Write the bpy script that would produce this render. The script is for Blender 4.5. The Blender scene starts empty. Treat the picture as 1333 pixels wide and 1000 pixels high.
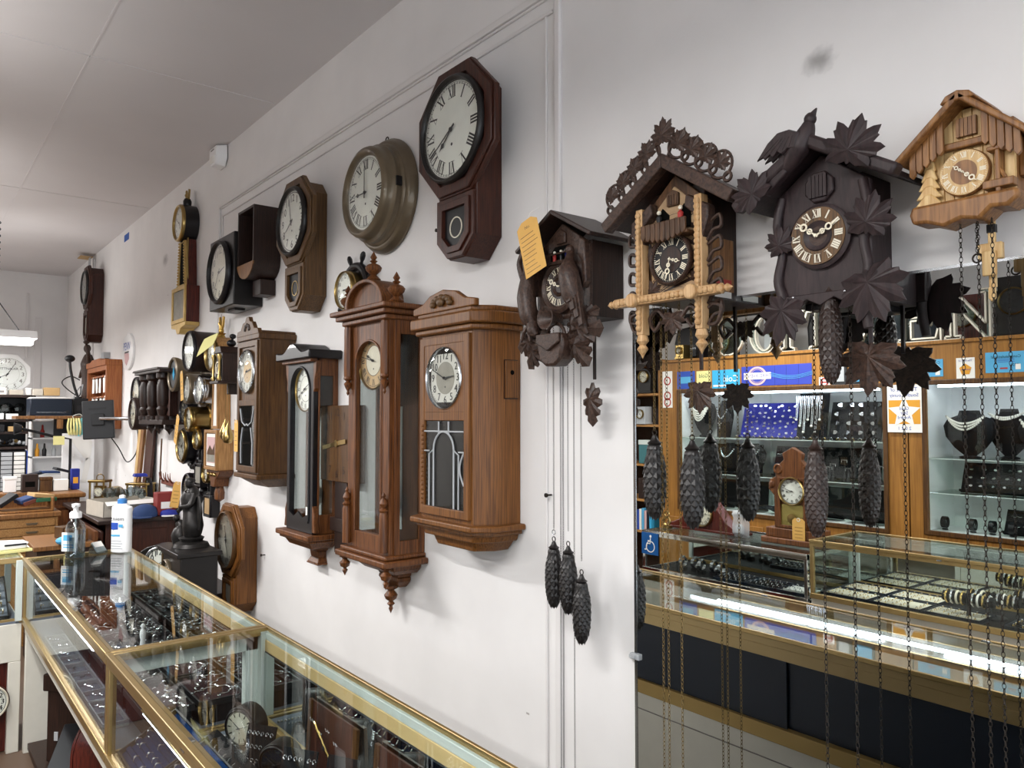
import bpy, bmesh, math, random
from math import sin, cos, pi, radians, atan2, hypot
from mathutils import Vector, Matrix, Euler
random.seed(7)
SC = bpy.context.scene
COL = SC.collection

# ---------------------------------------------------------------- camera, world, exposure, big lights
YAW, PITCH = math.atan(796 / 1000.0), math.atan(42 / 1000.0)
cam = bpy.data.objects.new('camera', bpy.data.cameras.new('camera'))
COL.objects.link(cam)
cam.location = (0, -1.63, 1.68)
fwd = Vector((-cos(YAW) * cos(PITCH), sin(YAW) * cos(PITCH), sin(PITCH)))
cam.rotation_euler = fwd.to_track_quat('-Z', 'Y').to_euler()
cam.data.sensor_width = 36
cam.data.lens = 36 * 1000 / 1333.0
cam.data.clip_start = 0.02
SC.camera = cam
SC.view_settings.view_transform = 'Standard'
SC.view_settings.look = 'None'
SC.view_settings.exposure = 0.1
SC.view_settings.gamma = 1.0
SC.view_settings.use_curve_mapping = False
SC.cycles.max_bounces = 10
SC.cycles.diffuse_bounces = 4
SC.cycles.glossy_bounces = 6
SC.cycles.transmission_bounces = 6
SC.cycles.transparent_max_bounces = 24
SC.cycles.caustics_reflective = False
SC.cycles.caustics_refractive = False
SC.cycles.sample_clamp_indirect = 6.0

W = bpy.data.worlds.new('daylight')
SC.world = W
W.use_nodes = True
W.node_tree.nodes['Background'].inputs[0].default_value = (0.86, 0.93, 1.0, 1)
W.node_tree.nodes['Background'].inputs[1].default_value = 4.0

CEILING_Z = 3.452
LAMPS = [  # centre x, y, z of the tube, length along x, length along y, watts
    (-3.9, -1.75, 2.62, 1.2, 0.16, 58.0), (-0.9, -2.0, 2.72, 1.2, 0.16, 58.0), (-6.6, -1.7, 2.62, 1.2, 0.16, 56.0),
    (-3.4, -3.35, 2.75, 1.2, 0.16, 42.0), (0.7, -3.4, 2.75, 1.2, 0.16, 36.0), (-9.3, -2.6, 2.6, 1.2, 0.16, 125.0), (-8.3, -0.97, 2.385, 0.34, 0.60, 42.0)]
for (lx, ly, lz, sx, sy, watts) in LAMPS:
    la = bpy.data.lights.new('tube_light', 'AREA')
    la.shape = 'RECTANGLE'; la.size = sx * 0.96; la.size_y = sy * 0.8; la.energy = watts
    la.color = (1.0, 0.985, 0.965)
    lo = bpy.data.objects.new('tube_light', la)
    COL.objects.link(lo)
    lo.location = (lx, ly, lz - 0.03)
    lu = bpy.data.lights.new('ceiling_fill', 'AREA')     # added fill that brightens the ceiling; the reflectors below have closed tops
    lu.shape = 'RECTANGLE'; lu.size = sx * 0.96; lu.size_y = sy * 0.8; lu.energy = watts * .10; lu.color = (1.0, 0.985, 0.965)
    lo = bpy.data.objects.new('ceiling_fill', lu)
    COL.objects.link(lo)
    lo.location = (lx, ly, lz + 0.09); lo.rotation_euler = (pi, 0, 0)

# ---------------------------------------------------------------- helpers
def lin(h):
    h = h.lstrip('#')
    o = []
    for i in (0, 2, 4):
        c = int(h[i:i + 2], 16) / 255
        o.append(c / 12.92 if c <= .04045 else ((c + .055) / 1.055) ** 2.4)
    return (*o, 1)

def _base(name):
    m = bpy.data.materials.new(name); m.use_nodes = True
    nt = m.node_tree
    return m, nt, nt.nodes['Principled BSDF']

def plain(name, col, rough=.5, metal=0, spec=.32, noise=0, nscale=20, bump=0, coat=0):
    m, nt, p = _base(name)
    p.inputs['Base Color'].default_value = lin(col)
    p.inputs['Roughness'].default_value = rough
    p.inputs['Metallic'].default_value = metal
    p.inputs['Specular IOR Level'].default_value = spec
    p.inputs['Coat Weight'].default_value = coat
    if noise or bump:
        tc = nt.nodes.new('ShaderNodeTexCoord'); n = nt.nodes.new('ShaderNodeTexNoise')
        n.inputs['Scale'].default_value = nscale; n.inputs['Detail'].default_value = 5
        nt.links.new(tc.outputs['Object'], n.inputs['Vector'])
        if noise:
            r = nt.nodes.new('ShaderNodeValToRGB')
            c = lin(col)
            r.color_ramp.elements[0].color = tuple(x * (1 - noise) for x in c[:3]) + (1,)
            r.color_ramp.elements[1].color = tuple(min(1, x * (1 + noise * .6)) for x in c[:3]) + (1,)
            r.color_ramp.elements[0].position = .3; r.color_ramp.elements[1].position = .7
            nt.links.new(n.outputs['Fac'], r.inputs['Fac']); nt.links.new(r.outputs['Color'], p.inputs['Base Color'])
        if bump:
            b = nt.nodes.new('ShaderNodeBump'); b.inputs['Strength'].default_value = bump; b.inputs['Distance'].default_value = .004
            nt.links.new(n.outputs['Fac'], b.inputs['Height']); nt.links.new(b.outputs['Normal'], p.inputs['Normal'])
    return m

def wood(name, dark, light, scale=(120, 120, 5), rough=.45, coat=.04, bump=.25):
    m, nt, p = _base(name)
    tc = nt.nodes.new('ShaderNodeTexCoord'); mp = nt.nodes.new('ShaderNodeMapping')
    mp.inputs['Scale'].default_value = scale
    n = nt.nodes.new('ShaderNodeTexNoise'); n.inputs['Scale'].default_value = 1.6; n.inputs['Detail'].default_value = 7; n.inputs['Distortion'].default_value = .6
    n2 = nt.nodes.new('ShaderNodeTexNoise'); n2.inputs['Scale'].default_value = 5; n2.inputs['Detail'].default_value = 3
    r = nt.nodes.new('ShaderNodeValToRGB')
    r.color_ramp.elements[0].color = lin(dark); r.color_ramp.elements[0].position = .33
    r.color_ramp.elements[1].color = lin(light); r.color_ramp.elements[1].position = .68
    mx = nt.nodes.new('ShaderNodeMix'); mx.data_type = 'RGBA'; mx.blend_type = 'MULTIPLY'; mx.inputs[0].default_value = .35
    nt.links.new(tc.outputs['Object'], mp.inputs['Vector']); nt.links.new(mp.outputs['Vector'], n.inputs['Vector'])
    nt.links.new(tc.outputs['Object'], n2.inputs['Vector'])
    nt.links.new(n.outputs['Fac'], r.inputs['Fac'])
    nt.links.new(r.outputs['Color'], mx.inputs[6]); nt.links.new(n2.outputs['Fac'], mx.inputs[7])
    nt.links.new(mx.outputs[2], p.inputs['Base Color'])
    p.inputs['Roughness'].default_value = rough; p.inputs['Coat Weight'].default_value = coat; p.inputs['Coat Roughness'].default_value = .25; p.inputs['Specular IOR Level'].default_value = .35
    if bump:
        b = nt.nodes.new('ShaderNodeBump'); b.inputs['Strength'].default_value = bump; b.inputs['Distance'].default_value = .002
        nt.links.new(n.outputs['Fac'], b.inputs['Height']); nt.links.new(b.outputs['Normal'], p.inputs['Normal'])
    return m

def glass(name, tint='#f4faf8', refl=.5, rough=.0):
    m = bpy.data.materials.new(name); m.use_nodes = True
    nt = m.node_tree; nt.nodes.clear()
    out = nt.nodes.new('ShaderNodeOutputMaterial'); mix = nt.nodes.new('ShaderNodeMixShader')
    t = nt.nodes.new('ShaderNodeBsdfTransparent'); t.inputs[0].default_value = lin(tint)
    g = nt.nodes.new('ShaderNodeBsdfGlossy'); g.inputs['Roughness'].default_value = rough
    lw = nt.nodes.new('ShaderNodeLayerWeight'); lw.inputs['Blend'].default_value = .5      # Schlick, same from both sides
    pw = nt.nodes.new('ShaderNodeMath'); pw.operation = 'POWER'; pw.inputs[1].default_value = 5
    fr = nt.nodes.new('ShaderNodeMath'); fr.operation = 'MULTIPLY_ADD'; fr.inputs[1].default_value = .9; fr.inputs[2].default_value = .07 * refl if refl <= .5 else refl * .15
    nt.links.new(lw.outputs['Facing'], pw.inputs[0]); nt.links.new(pw.outputs[0], fr.inputs[0])
    nt.links.new(fr.outputs[0], mix.inputs[0]); nt.links.new(t.outputs[0], mix.inputs[1]); nt.links.new(g.outputs[0], mix.inputs[2])
    nt.links.new(mix.outputs[0], out.inputs[0])
    return m

def emit(name, col, s):
    m, nt, p = _base(name)
    p.inputs['Base Color'].default_value = lin(col); p.inputs['Emission Color'].default_value = lin(col); p.inputs['Emission Strength'].default_value = s
    return m

M = dict(
    wall=plain('white_plaster', '#e4e2e1', .75, noise=.05, nscale=3, bump=.5),
    ceil=plain('ceiling_paint', '#d6d2d2', .85, noise=.03, nscale=2, bump=.2),
    floor=plain('floor_vinyl', '#5d4c3f', .5, noise=.06, nscale=3),
    trim=plain('trim_paint', '#dedbda', .5),
    grey=plain('grey_groove', '#8b8684', .8),
    mahog=wood('mahogany', '#2c120a', '#4f2617'),
    oak=wood('oak', '#56310d', '#8a5826', (156, 156, 3.25)),
    oakd=wood('dark_oak', '#46301b', '#73532f', (143, 143, 3.9)),
    walnut=wood('walnut', '#47240c', '#835028', (104, 104, 3.9)),
    brownw=wood('brown_wood', '#40260f', '#65441f', (78, 78, 3.9)),
    cone=plain('cone_black', '#171312', .42, spec=.45, noise=.3, nscale=60), conebr=plain('cone_brown', '#2a1b15', .42, spec=.45, noise=.3, nscale=60),
    sideglass=glass('side_glass', '#d3d9d9', .5),
    ebony=plain('ebonised_wood', '#120f12', .36, noise=.2, coat=.05),
    blackw=plain('black_case_paint', '#191615', .4, noise=.15, nscale=9, coat=.1),
    darkw=wood('dark_stained_wood', '#1d1310', '#38231b', (104, 104, 5.2), rough=.45),
    carve=wood('carved_dark_wood', '#281a14', '#513a2f', (78, 78, 78), rough=.5, coat=.1, bump=1.0),
    carve2=wood('carved_plum_wood', '#241a1c', '#3a2b2c', (65, 65, 10.4), rough=.55, coat=.05, bump=.3),
    carvebr=wood('carved_brown_wood', '#3b2719', '#6a4a31', (78, 78, 7.8), rough=.5),
    blond=wood('blond_wood', '#b48856', '#dbb688', (104, 104, 5.2), rough=.45),
    honey=wood('honey_wood', '#c2965a', '#e5c68e', (91, 91, 3.9), rough=.45),
    honeyd=wood('honey_brown_wood', '#6f4725', '#a0703f', (91, 91, 6.5), rough=.45),
    cabw=wood('cabinet_veneer', '#8a5c26', '#aa7738', (36.4, 36.4, 1.56), rough=.42, bump=.05),
    pinew=wood('shelf_pine', '#a5713a', '#c79455', (3.9, 78, 78), rough=.5),
    lightoak=wood('light_oak', '#8a6236', '#b98a55', (78, 78, 5.2)),
    drawer=wood('drawer_oak', '#9a6c3b', '#c2945c', (5.2, 104, 104)),
    keywood=wood('rack_wood', '#8c4a22', '#b5713f', (78, 78, 3.9)),
    dialw=plain('dial_paint', '#efefe8', .5, noise=.06, nscale=14),
    dialc=plain('dial_cream', '#dcd5c3', .5, noise=.08, nscale=14),
    dialg=plain('dial_silver', '#c9c7c0', .42, noise=.06),
    dialbr=plain('dial_brass', '#c2a379', .4, noise=.1, metal=.25),
    dialold=plain('dial_aged', '#8e8a80', .55, noise=.2, nscale=20),
    dialk=plain('dial_black', '#141416', .45),
    ink=plain('black_ink', '#17161a', .5),
    bone=plain('bone', '#e6ddc6', .45),
    brass=plain('brass', '#a58c58', .28, metal=1, noise=.12, nscale=12),
    gold=plain('gilt', '#b8954e', .35, metal=.9, noise=.1),
    giltp=plain('gilt_paint', '#c8a868', .4, metal=.35, noise=.12),
    bronze=plain('bronze_paint', '#6c5f4c', .38, metal=.35, noise=.3, nscale=9, coat=.2),
    steel=plain('steel', '#b9bcc0', .22, metal=1),
    letterchrome=plain('letter_chrome', '#efe9d9', .25, metal=.6), tubelow=emit('front_tube', '#eaf1ff', 9.0),
    chrome=plain('chrome', '#dddddf', .06, metal=1),
    iron=plain('chain_metal', '#2b2520', .5, metal=.6),
    chainbr=plain('chain_brass', '#6a5836', .45, metal=.8),
    black=plain('black_plastic', '#141417', .45),
    dgrey=plain('dark_grey_plastic', '#232427', .5),
    lgrey=plain('light_grey', '#a9acaf', .5),
    white=plain('white_plastic', '#ececec', .35),
    paper=plain('paper', '#e8e6e1', .7),
    card=plain('cardboard', '#b7b0a4', .8, noise=.06),
    tan=plain('tan_tag', '#d8a95c', .7, noise=.05),
    yellow=plain('yellow_paper', '#e4dd98', .7),
    framegold=plain('anodised_gold', '#ab9263', .32, metal=.75, noise=.06),
    goldrail=plain('gold_rail', '#a88c54', .4, metal=.2),
    tanrail=plain('tan_rail', '#cdb27c', .45),
    cream=plain('cream_laminate', '#d2cfc4', .45, noise=.03),
    palegreen=plain('pale_frame', '#c9d2cd', .4),
    navy=plain('navy_laminate', '#141d2b', .4),
    velvetk=plain('black_velvet', '#0f0f12', .85, spec=.2),
    velvetb=plain('navy_velvet', '#06305f', .95, spec=.05),
    velvetr=plain('plum_velvet', '#33191b', .8, spec=.25),
    velvetp=plain('royal_velvet', '#27297a', .8, spec=.2),
    greyfelt=plain('grey_felt', '#6a707a', .9, spec=.1),
    silver=plain('silver', '#e4e4e6', .15, metal=1),
    goldj=plain('gold_jewel', '#e0bf76', .18, metal=1),
    pearl=plain('pearl', '#ece7df', .2, coat=.6),
    gem=plain('clear_gem', '#f4f6fa', .05, metal=.6, spec=1),
    mirror=plain('mirror_silver', '#e9ecea', .0, metal=1),
    mirrord=plain('door_mirror', '#c3ccca', .02, metal=1),
    glass=glass('case_glass', '#f9fcfb'), clockglass=glass('clock_glass', '#fdfefd', .28), greenglass=glass('shelf_glass', '#e8f4ef'),
    smoke=glass('dark_glass', '#4b4f4f', .6),
    plasticclear=glass('clear_plastic', '#c2ccd1', .95, .08),
    tube=emit('lamp_tube', '#ffffff', 9.0), tubeblue=emit('case_tube', '#eaf1ff', 18.0), diffuser=emit('lamp_diffuser', '#fffdf8', 5.0),
    blue=plain('blue_print', '#2f4fa8', .5), sky=plain('sky_print', '#56a5cf', .5), cyan=plain('cyan_print', '#3aa3d1', .5), teal=plain('teal_paint', '#3c6f74', .5),
    accblue=plain('sign_blue', '#14508f', .5), tape=plain('blue_tape', '#2b5aa6', .6), red=plain('red_print', '#a8332f', .55), redbox=plain('dark_red_card', '#7a2a28', .6), stone=plain('tan_stone', '#a88c6c', .7, noise=.15, nscale=60), orange=plain('orange_print', '#d99a33', .6),
    green=plain('green_box', '#2f6448', .6), pumpblue=plain('cap_blue', '#3a78b8', .4), capblue=plain('cap_cloth', '#2b3e66', .85), royal=plain('royal_blue', '#1e2a80', .7),
    bluepr=plain('banner_blue', '#3441a0', .5), maskc=plain('mask_cyan', '#7cc9cf', .7), smudge=plain('wall_smudge', '#aca7a4', .9),
    brownpap=plain('kraft', '#b8986a', .8), rust=plain('rust_leather', '#6b3b2e', .7), spelter=plain('spelter', '#2c2a29', .42, metal=.5, noise=.3, nscale=30),
    redbrown=wood('red_mahogany', '#3c140f', '#6a2a20', (104, 104, 5.2), rough=.3), pink=plain('pink_print', '#c9a6a6', .6),
    scallop=plain('amber_glass', '#9c8a4c', .25, metal=.6), shadowbox=plain('dark_interior', '#060504', .9, spec=.1),  # shadowbox also paints the shade of openings that are not cut
)

M['bag'] = plain('bag_film', '#c9cfd2', .25)
M['bag'].node_tree.nodes['Principled BSDF'].inputs['Alpha'].default_value = .38

class MB:
    """Collects simple shapes; build() links them as ONE mesh object."""
    def __init__(s): s.v = []; s.f = []; s.m = []
    def add(s, vs, fs, m=0):
        b = len(s.v); s.v += [tuple(v) for v in vs]; s.f += [tuple(i + b for i in f) for f in fs]; s.m += [m] * len(fs); return s
    def box(s, x0, x1, y0, y1, z0, z1, m=0):
        return s.add([(x0, y0, z0), (x1, y0, z0), (x1, y1, z0), (x0, y1, z0), (x0, y0, z1), (x1, y0, z1), (x1, y1, z1), (x0, y1, z1)],
                     [(0, 3, 2, 1), (4, 5, 6, 7), (0, 1, 5, 4), (1, 2, 6, 5), (2, 3, 7, 6), (3, 0, 4, 7)], m)
    def prism(s, pts, a, b, ax='y', m=0, sc=1.0):
        n = len(pts)
        cx = sum(p[0] for p in pts) / n; cy = sum(p[1] for p in pts) / n
        P = {'y': lambda u, v, w: (u, w, v), 'z': lambda u, v, w: (u, v, w), 'x': lambda u, v, w: (w, u, v)}[ax]
        vs = [P(u, v, a) for u, v in pts] + [P(cx + (u - cx) * sc, cy + (v - cy) * sc, b) for u, v in pts]
        fs = [tuple(range(n)), tuple(range(2 * n - 1, n - 1, -1))] + [(i, (i + 1) % n, (i + 1) % n + n, i + n) for i in range(n)]
        return s.add(vs, fs, m)
    def frame(s, outer, inner, a, b, m=0):          # ring between two outlines of equal count in x,z
        n = len(outer)
        vs = [(u, a, v) for u, v in outer] + [(u, a, v) for u, v in inner] + [(u, b, v) for u, v in outer] + [(u, b, v) for u, v in inner]
        fs = []
        for i in range(n):
            j = (i + 1) % n
            fs += [(i, j, j + n, i + n), (i + 2 * n, i + 3 * n, j + 3 * n, j + 2 * n), (i, i + 2 * n, j + 2 * n, j), (i + n, j + n, j + 3 * n, i + 3 * n)]
        return s.add(vs, fs, m)
    def lathe(s, prof, c=(0, 0, 0), ax='z', n=24, m=0, sx=1.0, sy=1.0):
        P = {'z': lambda a, b, h: (c[0] + a * sx, c[1] + b * sy, c[2] + h), 'y': lambda a, b, h: (c[0] + a * sx, c[1] + h, c[2] + b * sy), 'x': lambda a, b, h: (c[0] + h, c[1] + a * sx, c[2] + b * sy)}[ax]
        vs = []; fs = []; k = len(prof)
        for r, h in prof:
            vs += [P(r * cos(2 * pi * i / n), r * sin(2 * pi * i / n), h) for i in range(n)]
        for j in range(k - 1):
            fs += [(j * n + i, j * n + (i + 1) % n, (j + 1) * n + (i + 1) % n, (j + 1) * n + i) for i in range(n)]
        if prof[0][0] > 1e-5: fs.append(tuple(range(n - 1, -1, -1)))
        if prof[-1][0] > 1e-5: fs.append(tuple((k - 1) * n + i for i in range(n)))
        return s.add(vs, fs, m)
    def loop(s, prof, c=(0, 0, 0), ax='y', n=40, m=0, sx=1.0, sy=1.0):  # closed profile revolved (a ring)
        P = {'z': lambda a, b, h: (c[0] + a * sx, c[1] + b * sy, c[2] + h), 'y': lambda a, b, h: (c[0] + a * sx, c[1] + h, c[2] + b * sy), 'x': lambda a, b, h: (c[0] + h, c[1] + a * sx, c[2] + b * sy)}[ax]
        vs = []; fs = []; k = len(prof)
        for r, h in prof:
            vs += [P(r * cos(2 * pi * i / n), r * sin(2 * pi * i / n), h) for i in range(n)]
        for j in range(k):
            q = (j + 1) % k
            fs += [(j * n + i, j * n + (i + 1) % n, q * n + (i + 1) % n, q * n + i) for i in range(n)]
        return s.add(vs, fs, m)
    def cyl(s, c, r, h0, h1, ax='z', n=20, m=0): return s.lathe([(r, h0), (r, h1)], c, ax, n, m)
    def torus(s, c, R, r, ax='y', n=28, k=6, m=0, sx=1.0, sy=1.0):
        return s.loop([(R + r * cos(2 * pi * j / k), r * sin(2 * pi * j / k)) for j in range(k)], c, ax, n, m, sx, sy)
    def ball(s, c, r, n=14, k=8, m=0):
        rx, ry, rz = r if isinstance(r, tuple) else (r, r, r)
        b = len(s.v)
        s.lathe([(max(1e-6, sin(pi * j / k)), -cos(pi * j / k)) for j in range(k + 1)], (0, 0, 0), 'z', n, m)
        for i in range(b, len(s.v)):
            x, y, z = s.v[i]; s.v[i] = (c[0] + x * rx, c[1] + y * ry, c[2] + z * rz)
        return s
    def tube(s, path, r, n=8, m=0, flat=1.0, closed=False):
        P = [Vector(p) for p in path]; R = r if isinstance(r, (list, tuple)) else [r] * len(P)
        vs = []; fs = []; prev = None
        for i, p in enumerate(P):
            t = (P[min(i + 1, len(P) - 1)] - P[max(i - 1, 0)]).normalized()
            if prev is None:
                a = t.cross(Vector((0, 1.3, 0)));  a = a if a.length > .1 else t.cross(Vector((1.3, 0, 0)))
            else: a = prev - t * prev.dot(t)
            a.normalize(); b = t.cross(a); prev = a
            vs += [tuple(p + a * (R[i] * cos(2 * pi * k / n)) + b * (R[i] * flat * sin(2 * pi * k / n))) for k in range(n)]
        for i in range(len(P) - 1):
            fs += [(i * n + k, i * n + (k + 1) % n, (i + 1) * n + (k + 1) % n, (i + 1) * n + k) for k in range(n)]
        fs += [tuple(range(n - 1, -1, -1)), tuple((len(P) - 1) * n + k for k in range(n))]
        return s.add(vs, fs, m)
    def merge(s, o, fn=None, m=None):
        b = len(s.v); s.v += [fn(v) if fn else v for v in o.v]; s.f += [tuple(i + b for i in f) for f in o.f]; s.m += o.m if m is None else [m] * len(o.f); return s
    def tf(s, fn, start=0):
        for i in range(start, len(s.v)): s.v[i] = fn(s.v[i])
        return s
    def text(s, t, size, x, z, y, rot=0, m=0, flip=False, align='C', sx=1.0):   # readable when looking along +y; flip: letters run the other way
        vs, fs = text2d(t, align); cr, sr = cos(rot), sin(rot); g = -1 if flip else 1
        return s.add([(x + g * (u * sx * size * cr - v * size * sr), y, z + u * sx * size * sr + v * size * cr) for u, v in vs], fs, m)
    def build(s, name, mats, parent=None, bevel=0, smooth=35, loc=None, rot=None, recalc=True):
        me = bpy.data.meshes.new(name)
        me.from_pydata(s.v, [], s.f)
        for mm in (mats if isinstance(mats, (list, tuple)) else [mats]): me.materials.append(M[mm] if isinstance(mm, str) else mm)
        me.polygons.foreach_set('material_index', s.m)
        if recalc:
            bm = bmesh.new(); bm.from_mesh(me); bmesh.ops.recalc_face_normals(bm, faces=bm.faces); bm.to_mesh(me); bm.free()
        if smooth:
            me.polygons.foreach_set('use_smooth', [True] * len(me.polygons)); me.set_sharp_from_angle(angle=radians(smooth))
        me.update()
        o = bpy.data.objects.new(name, me); COL.objects.link(o)
        if parent is not None: o.parent = parent; KIDS.setdefault(parent.name, []).append(o)
        if loc: o.location = loc
        if rot: o.rotation_euler = rot
        if bevel:
            b = o.modifiers.new('bevel', 'BEVEL'); b.width = bevel; b.segments = 2; b.limit_method = 'ANGLE'; b.angle_limit = radians(50)
        return o

_T = {}
KIDS = {}
def text2d(t, align='C'):
    k = (t, align)
    if k not in _T:
        cu = bpy.data.curves.new('lettering', 'FONT'); cu.body = t; cu.size = 1; cu.resolution_u = 2; cu.align_y = 'CENTER'
        cu.align_x = {'C': 'CENTER', 'L': 'LEFT'}[align]
        o = bpy.data.objects.new('lettering', cu); COL.objects.link(o)
        me = bpy.data.meshes.new_from_object(o)
        _T[k] = ([(v.co.x, v.co.y) for v in me.vertices], [tuple(p.vertices) for p in me.polygons])
        bpy.data.objects.remove(o); bpy.data.meshes.remove(me); bpy.data.curves.remove(cu)
    return _T[k]

def tag(o, label=None, cat=None, group=None, kind=None):
    for k, v in (('label', label), ('category', cat), ('group', group), ('kind', kind)):
        if v: o[k] = v
    return o

def thing(name, label, cat, loc=(0, 0, 0), rz=0, group=None, rot=None):
    o = bpy.data.objects.new(name, None); COL.objects.link(o); o.empty_display_size = .05
    o.location = loc; o.rotation_euler = rot or (0, 0, rz)
    return tag(o, label, cat, group)

def copy_thing(o, loc, rz=None, label=None, group=None, rot=None):
    c = o.copy(); COL.objects.link(c); c.location = loc
    if rot is not None: c.rotation_euler = rot
    elif rz is not None: c.rotation_euler = (0, 0, rz)
    if label: c['label'] = label
    if group: c['group'] = group
    def rec(src, dst):
        for ch in KIDS.get(src.name, ()):
            d = ch.copy(); COL.objects.link(d); d.parent = dst; KIDS.setdefault(dst.name, []).append(d); rec(ch, d)
    rec(o, c)
    return c

def struct(o): o['kind'] = 'structure'; return o

_C = {}
def chain_mesh(L, s, mat):
    k = (round(L, 2), s, mat)
    if k not in _C:
        mb = MB(); n = int(L / (s * .78))
        lk = MB().loop([(s * .27, 0), (s * .34, s * .07), (s * .41, 0), (s * .34, -s * .07)], (0, 0, 0), 'y', 8)
        lk.tf(lambda v: (v[0] * .75, v[1], v[2] * 1.35))
        for i in range(n):
            z = -(i + .5) * s * .78
            mb.merge(lk, (lambda v: (v[0], v[1], v[2] + z)) if i % 2 else (lambda v: (v[1], v[0], v[2] + z)))
        o = mb.build('chain', mat, smooth=60, recalc=False); _C[k] = o.data; COL.objects.unlink(o); bpy.data.objects.remove(o)
    return _C[k]
def chain(root, x, y, ztop, zbot, mat='iron', s=.0125):
    o = bpy.data.objects.new('chain', chain_mesh(ztop - zbot, s, mat)); COL.objects.link(o); o.parent = root; o.location = (x, y, ztop); KIDS.setdefault(root.name, []).append(o); return o

def ngon(n, r, cx=0, cz=0, a0=0, sx=1): return [(cx + sx * r * cos(a0 + 2 * pi * i / n), cz + r * sin(a0 + 2 * pi * i / n)) for i in range(n)]
def rect(x0, x1, z0, z1): return [(x0, z0), (x1, z0), (x1, z1), (x0, z1)]
def rectframe(mb, x0, x1, z0, z1, w, a, b, m=0): return mb.frame(rect(x0, x1, z0, z1), rect(x0 + w, x1 - w, z0 + w, z1 - w), a, b, m)

# ---------------------------------------------------------------- room shell
X0, X1, YF, YB = -11.1, 2.6, 0.0, -4.62
struct(MB().box(X0 - .1, X1 + .1, YB - .1, .12, -.1, 0).build('floor', 'floor', smooth=0))
struct(MB().box(X0 - .1, X1 + .1, YB - .1, .12, CEILING_Z, CEILING_Z + .1).build('ceiling', 'ceil', smooth=0))
struct(MB().box(X0 - .1, X1 + .1, 0, .12, 0, CEILING_Z).build('wall_back', 'wall', smooth=0))
struct(MB().box(X0 - .1, X0, YB, 0, 0, CEILING_Z).build('wall_left', 'wall', smooth=0))
struct(MB().box(X0 - .1, X1 + .1, YB - .1, YB, 0, CEILING_Z).build('wall_front', 'wall', smooth=0))
wr = MB().box(X1, X1 + .1, YB, 0, 0, .75).box(X1, X1 + .1, YB, 0, 2.75, CEILING_Z)
for yy in (YB, -3.2, -1.75, -.3): wr.box(X1, X1 + .1, yy, yy + .3 if yy < YB + .1 else yy + .12, .75, 2.75)
wr.box(X1, X1 + .1, -.18, 0, .75, 2.75)
struct(wr.build('wall_right', 'wall', smooth=0))
seam = MB()
for xx in (-4.2, -7.0): seam.box(xx, xx + .012, -4.5, -.01, CEILING_Z - .003, CEILING_Z + .001)
seam.box(-10.9, -3.0, -.95, -.94, CEILING_Z - .003, CEILING_Z + .001)
struct(seam.build('ceiling_seam', 'ceil', smooth=0))

# raised panel moulding of the clock wall: two nested strips and the uprights
def strip(n, *boxes):
    mb = MB()
    for b in boxes: mb.box(*b)
    return struct(mb.build(n, 'trim', smooth=0, bevel=.004))
strip('trim_1', (-5.14, -1.80, -.016, 0, 3.055, 3.082), (-5.14, -1.80, -.009, 0, 3.045, 3.055))
strip('trim_2', (-5.10, -1.83, -.009, 0, 2.99, 3.003))
strip('trim_3', (-5.16, -5.135, -.016, 0, .1, 3.082), (-5.10, -5.09, -.009, 0, .1, 3.0))
strip('trim_4', (-1.815, -1.79, -.014, 0, .1, 3.30), (-1.87, -1.86, -.007, 0, .1, 3.0))
strip('trim_5', (-1.79, .8, -.012, 0, 3.28, 3.31))
strip('trim_6', (X0, X0 + .012, -.35, -.28, 0, 2.9), (X0, X0 + .012, -1.6, -.45, 2.36, 2.385), (X0, X0 + .012, -.45, -.42, 2.4, 3.2))
strip('trim_7', (-9.4, -9.36, -.02, 0, .2, 3.40))
strip('baseboard_back', (X0, -1.49, -.018, 0, 0, .14))
def stain(name, label, x, z, w, h):      # a soft-edged grubby mark with a shape of its own
    m = bpy.data.materials.new('wall_stain'); m.use_nodes = True; nt = m.node_tree; p = nt.nodes['Principled BSDF']; p.inputs['Base Color'].default_value = lin('#4a4644'); p.inputs['Roughness'].default_value = .9
    tc = nt.nodes.new('ShaderNodeTexCoord'); mp = nt.nodes.new('ShaderNodeMapping'); mp.inputs['Scale'].default_value = (2 / w, 0, 2 / h); ln = nt.nodes.new('ShaderNodeVectorMath'); ln.operation = 'LENGTH'
    nz = nt.nodes.new('ShaderNodeTexNoise'); nz.inputs['Scale'].default_value = 45; ad = nt.nodes.new('ShaderNodeMath'); ad.operation = 'MULTIPLY_ADD'; ad.inputs[1].default_value = .9; ad.inputs[2].default_value = -.45
    sm = nt.nodes.new('ShaderNodeMath'); sm.operation = 'ADD'; mr = nt.nodes.new('ShaderNodeMapRange'); mr.inputs[1].default_value = .15; mr.inputs[2].default_value = .95; mr.inputs[3].default_value = .34; mr.inputs[4].default_value = 0
    L = nt.links.new; L(tc.outputs['Object'], mp.inputs[0]); L(mp.outputs[0], ln.inputs[0]); L(tc.outputs['Object'], nz.inputs['Vector']); L(nz.outputs['Fac'], ad.inputs[0]); L(ln.outputs['Value'], sm.inputs[0]); L(ad.outputs[0], sm.inputs[1]); L(sm.outputs[0], mr.inputs[0]); L(mr.outputs[0], p.inputs['Alpha'])
    o = MB().add([(-w / 2, 0, -h / 2), (w / 2, 0, -h / 2), (w / 2, 0, h / 2), (-w / 2, 0, h / 2)], [(0, 1, 2, 3)]).build(name, m, smooth=0, loc=(x, -.0012, z)); tag(o, label, 'stain')
stain('wall_stain', 'soft grey smudge on the wall above the bird cuckoo clock', -.915, 2.495, .10, .075)
stain('wall_stain', 'faint grey patch high on the wall beside the slim gilt banjo clock', -6.5, 2.93, .20, .12)
sd = MB()
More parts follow.
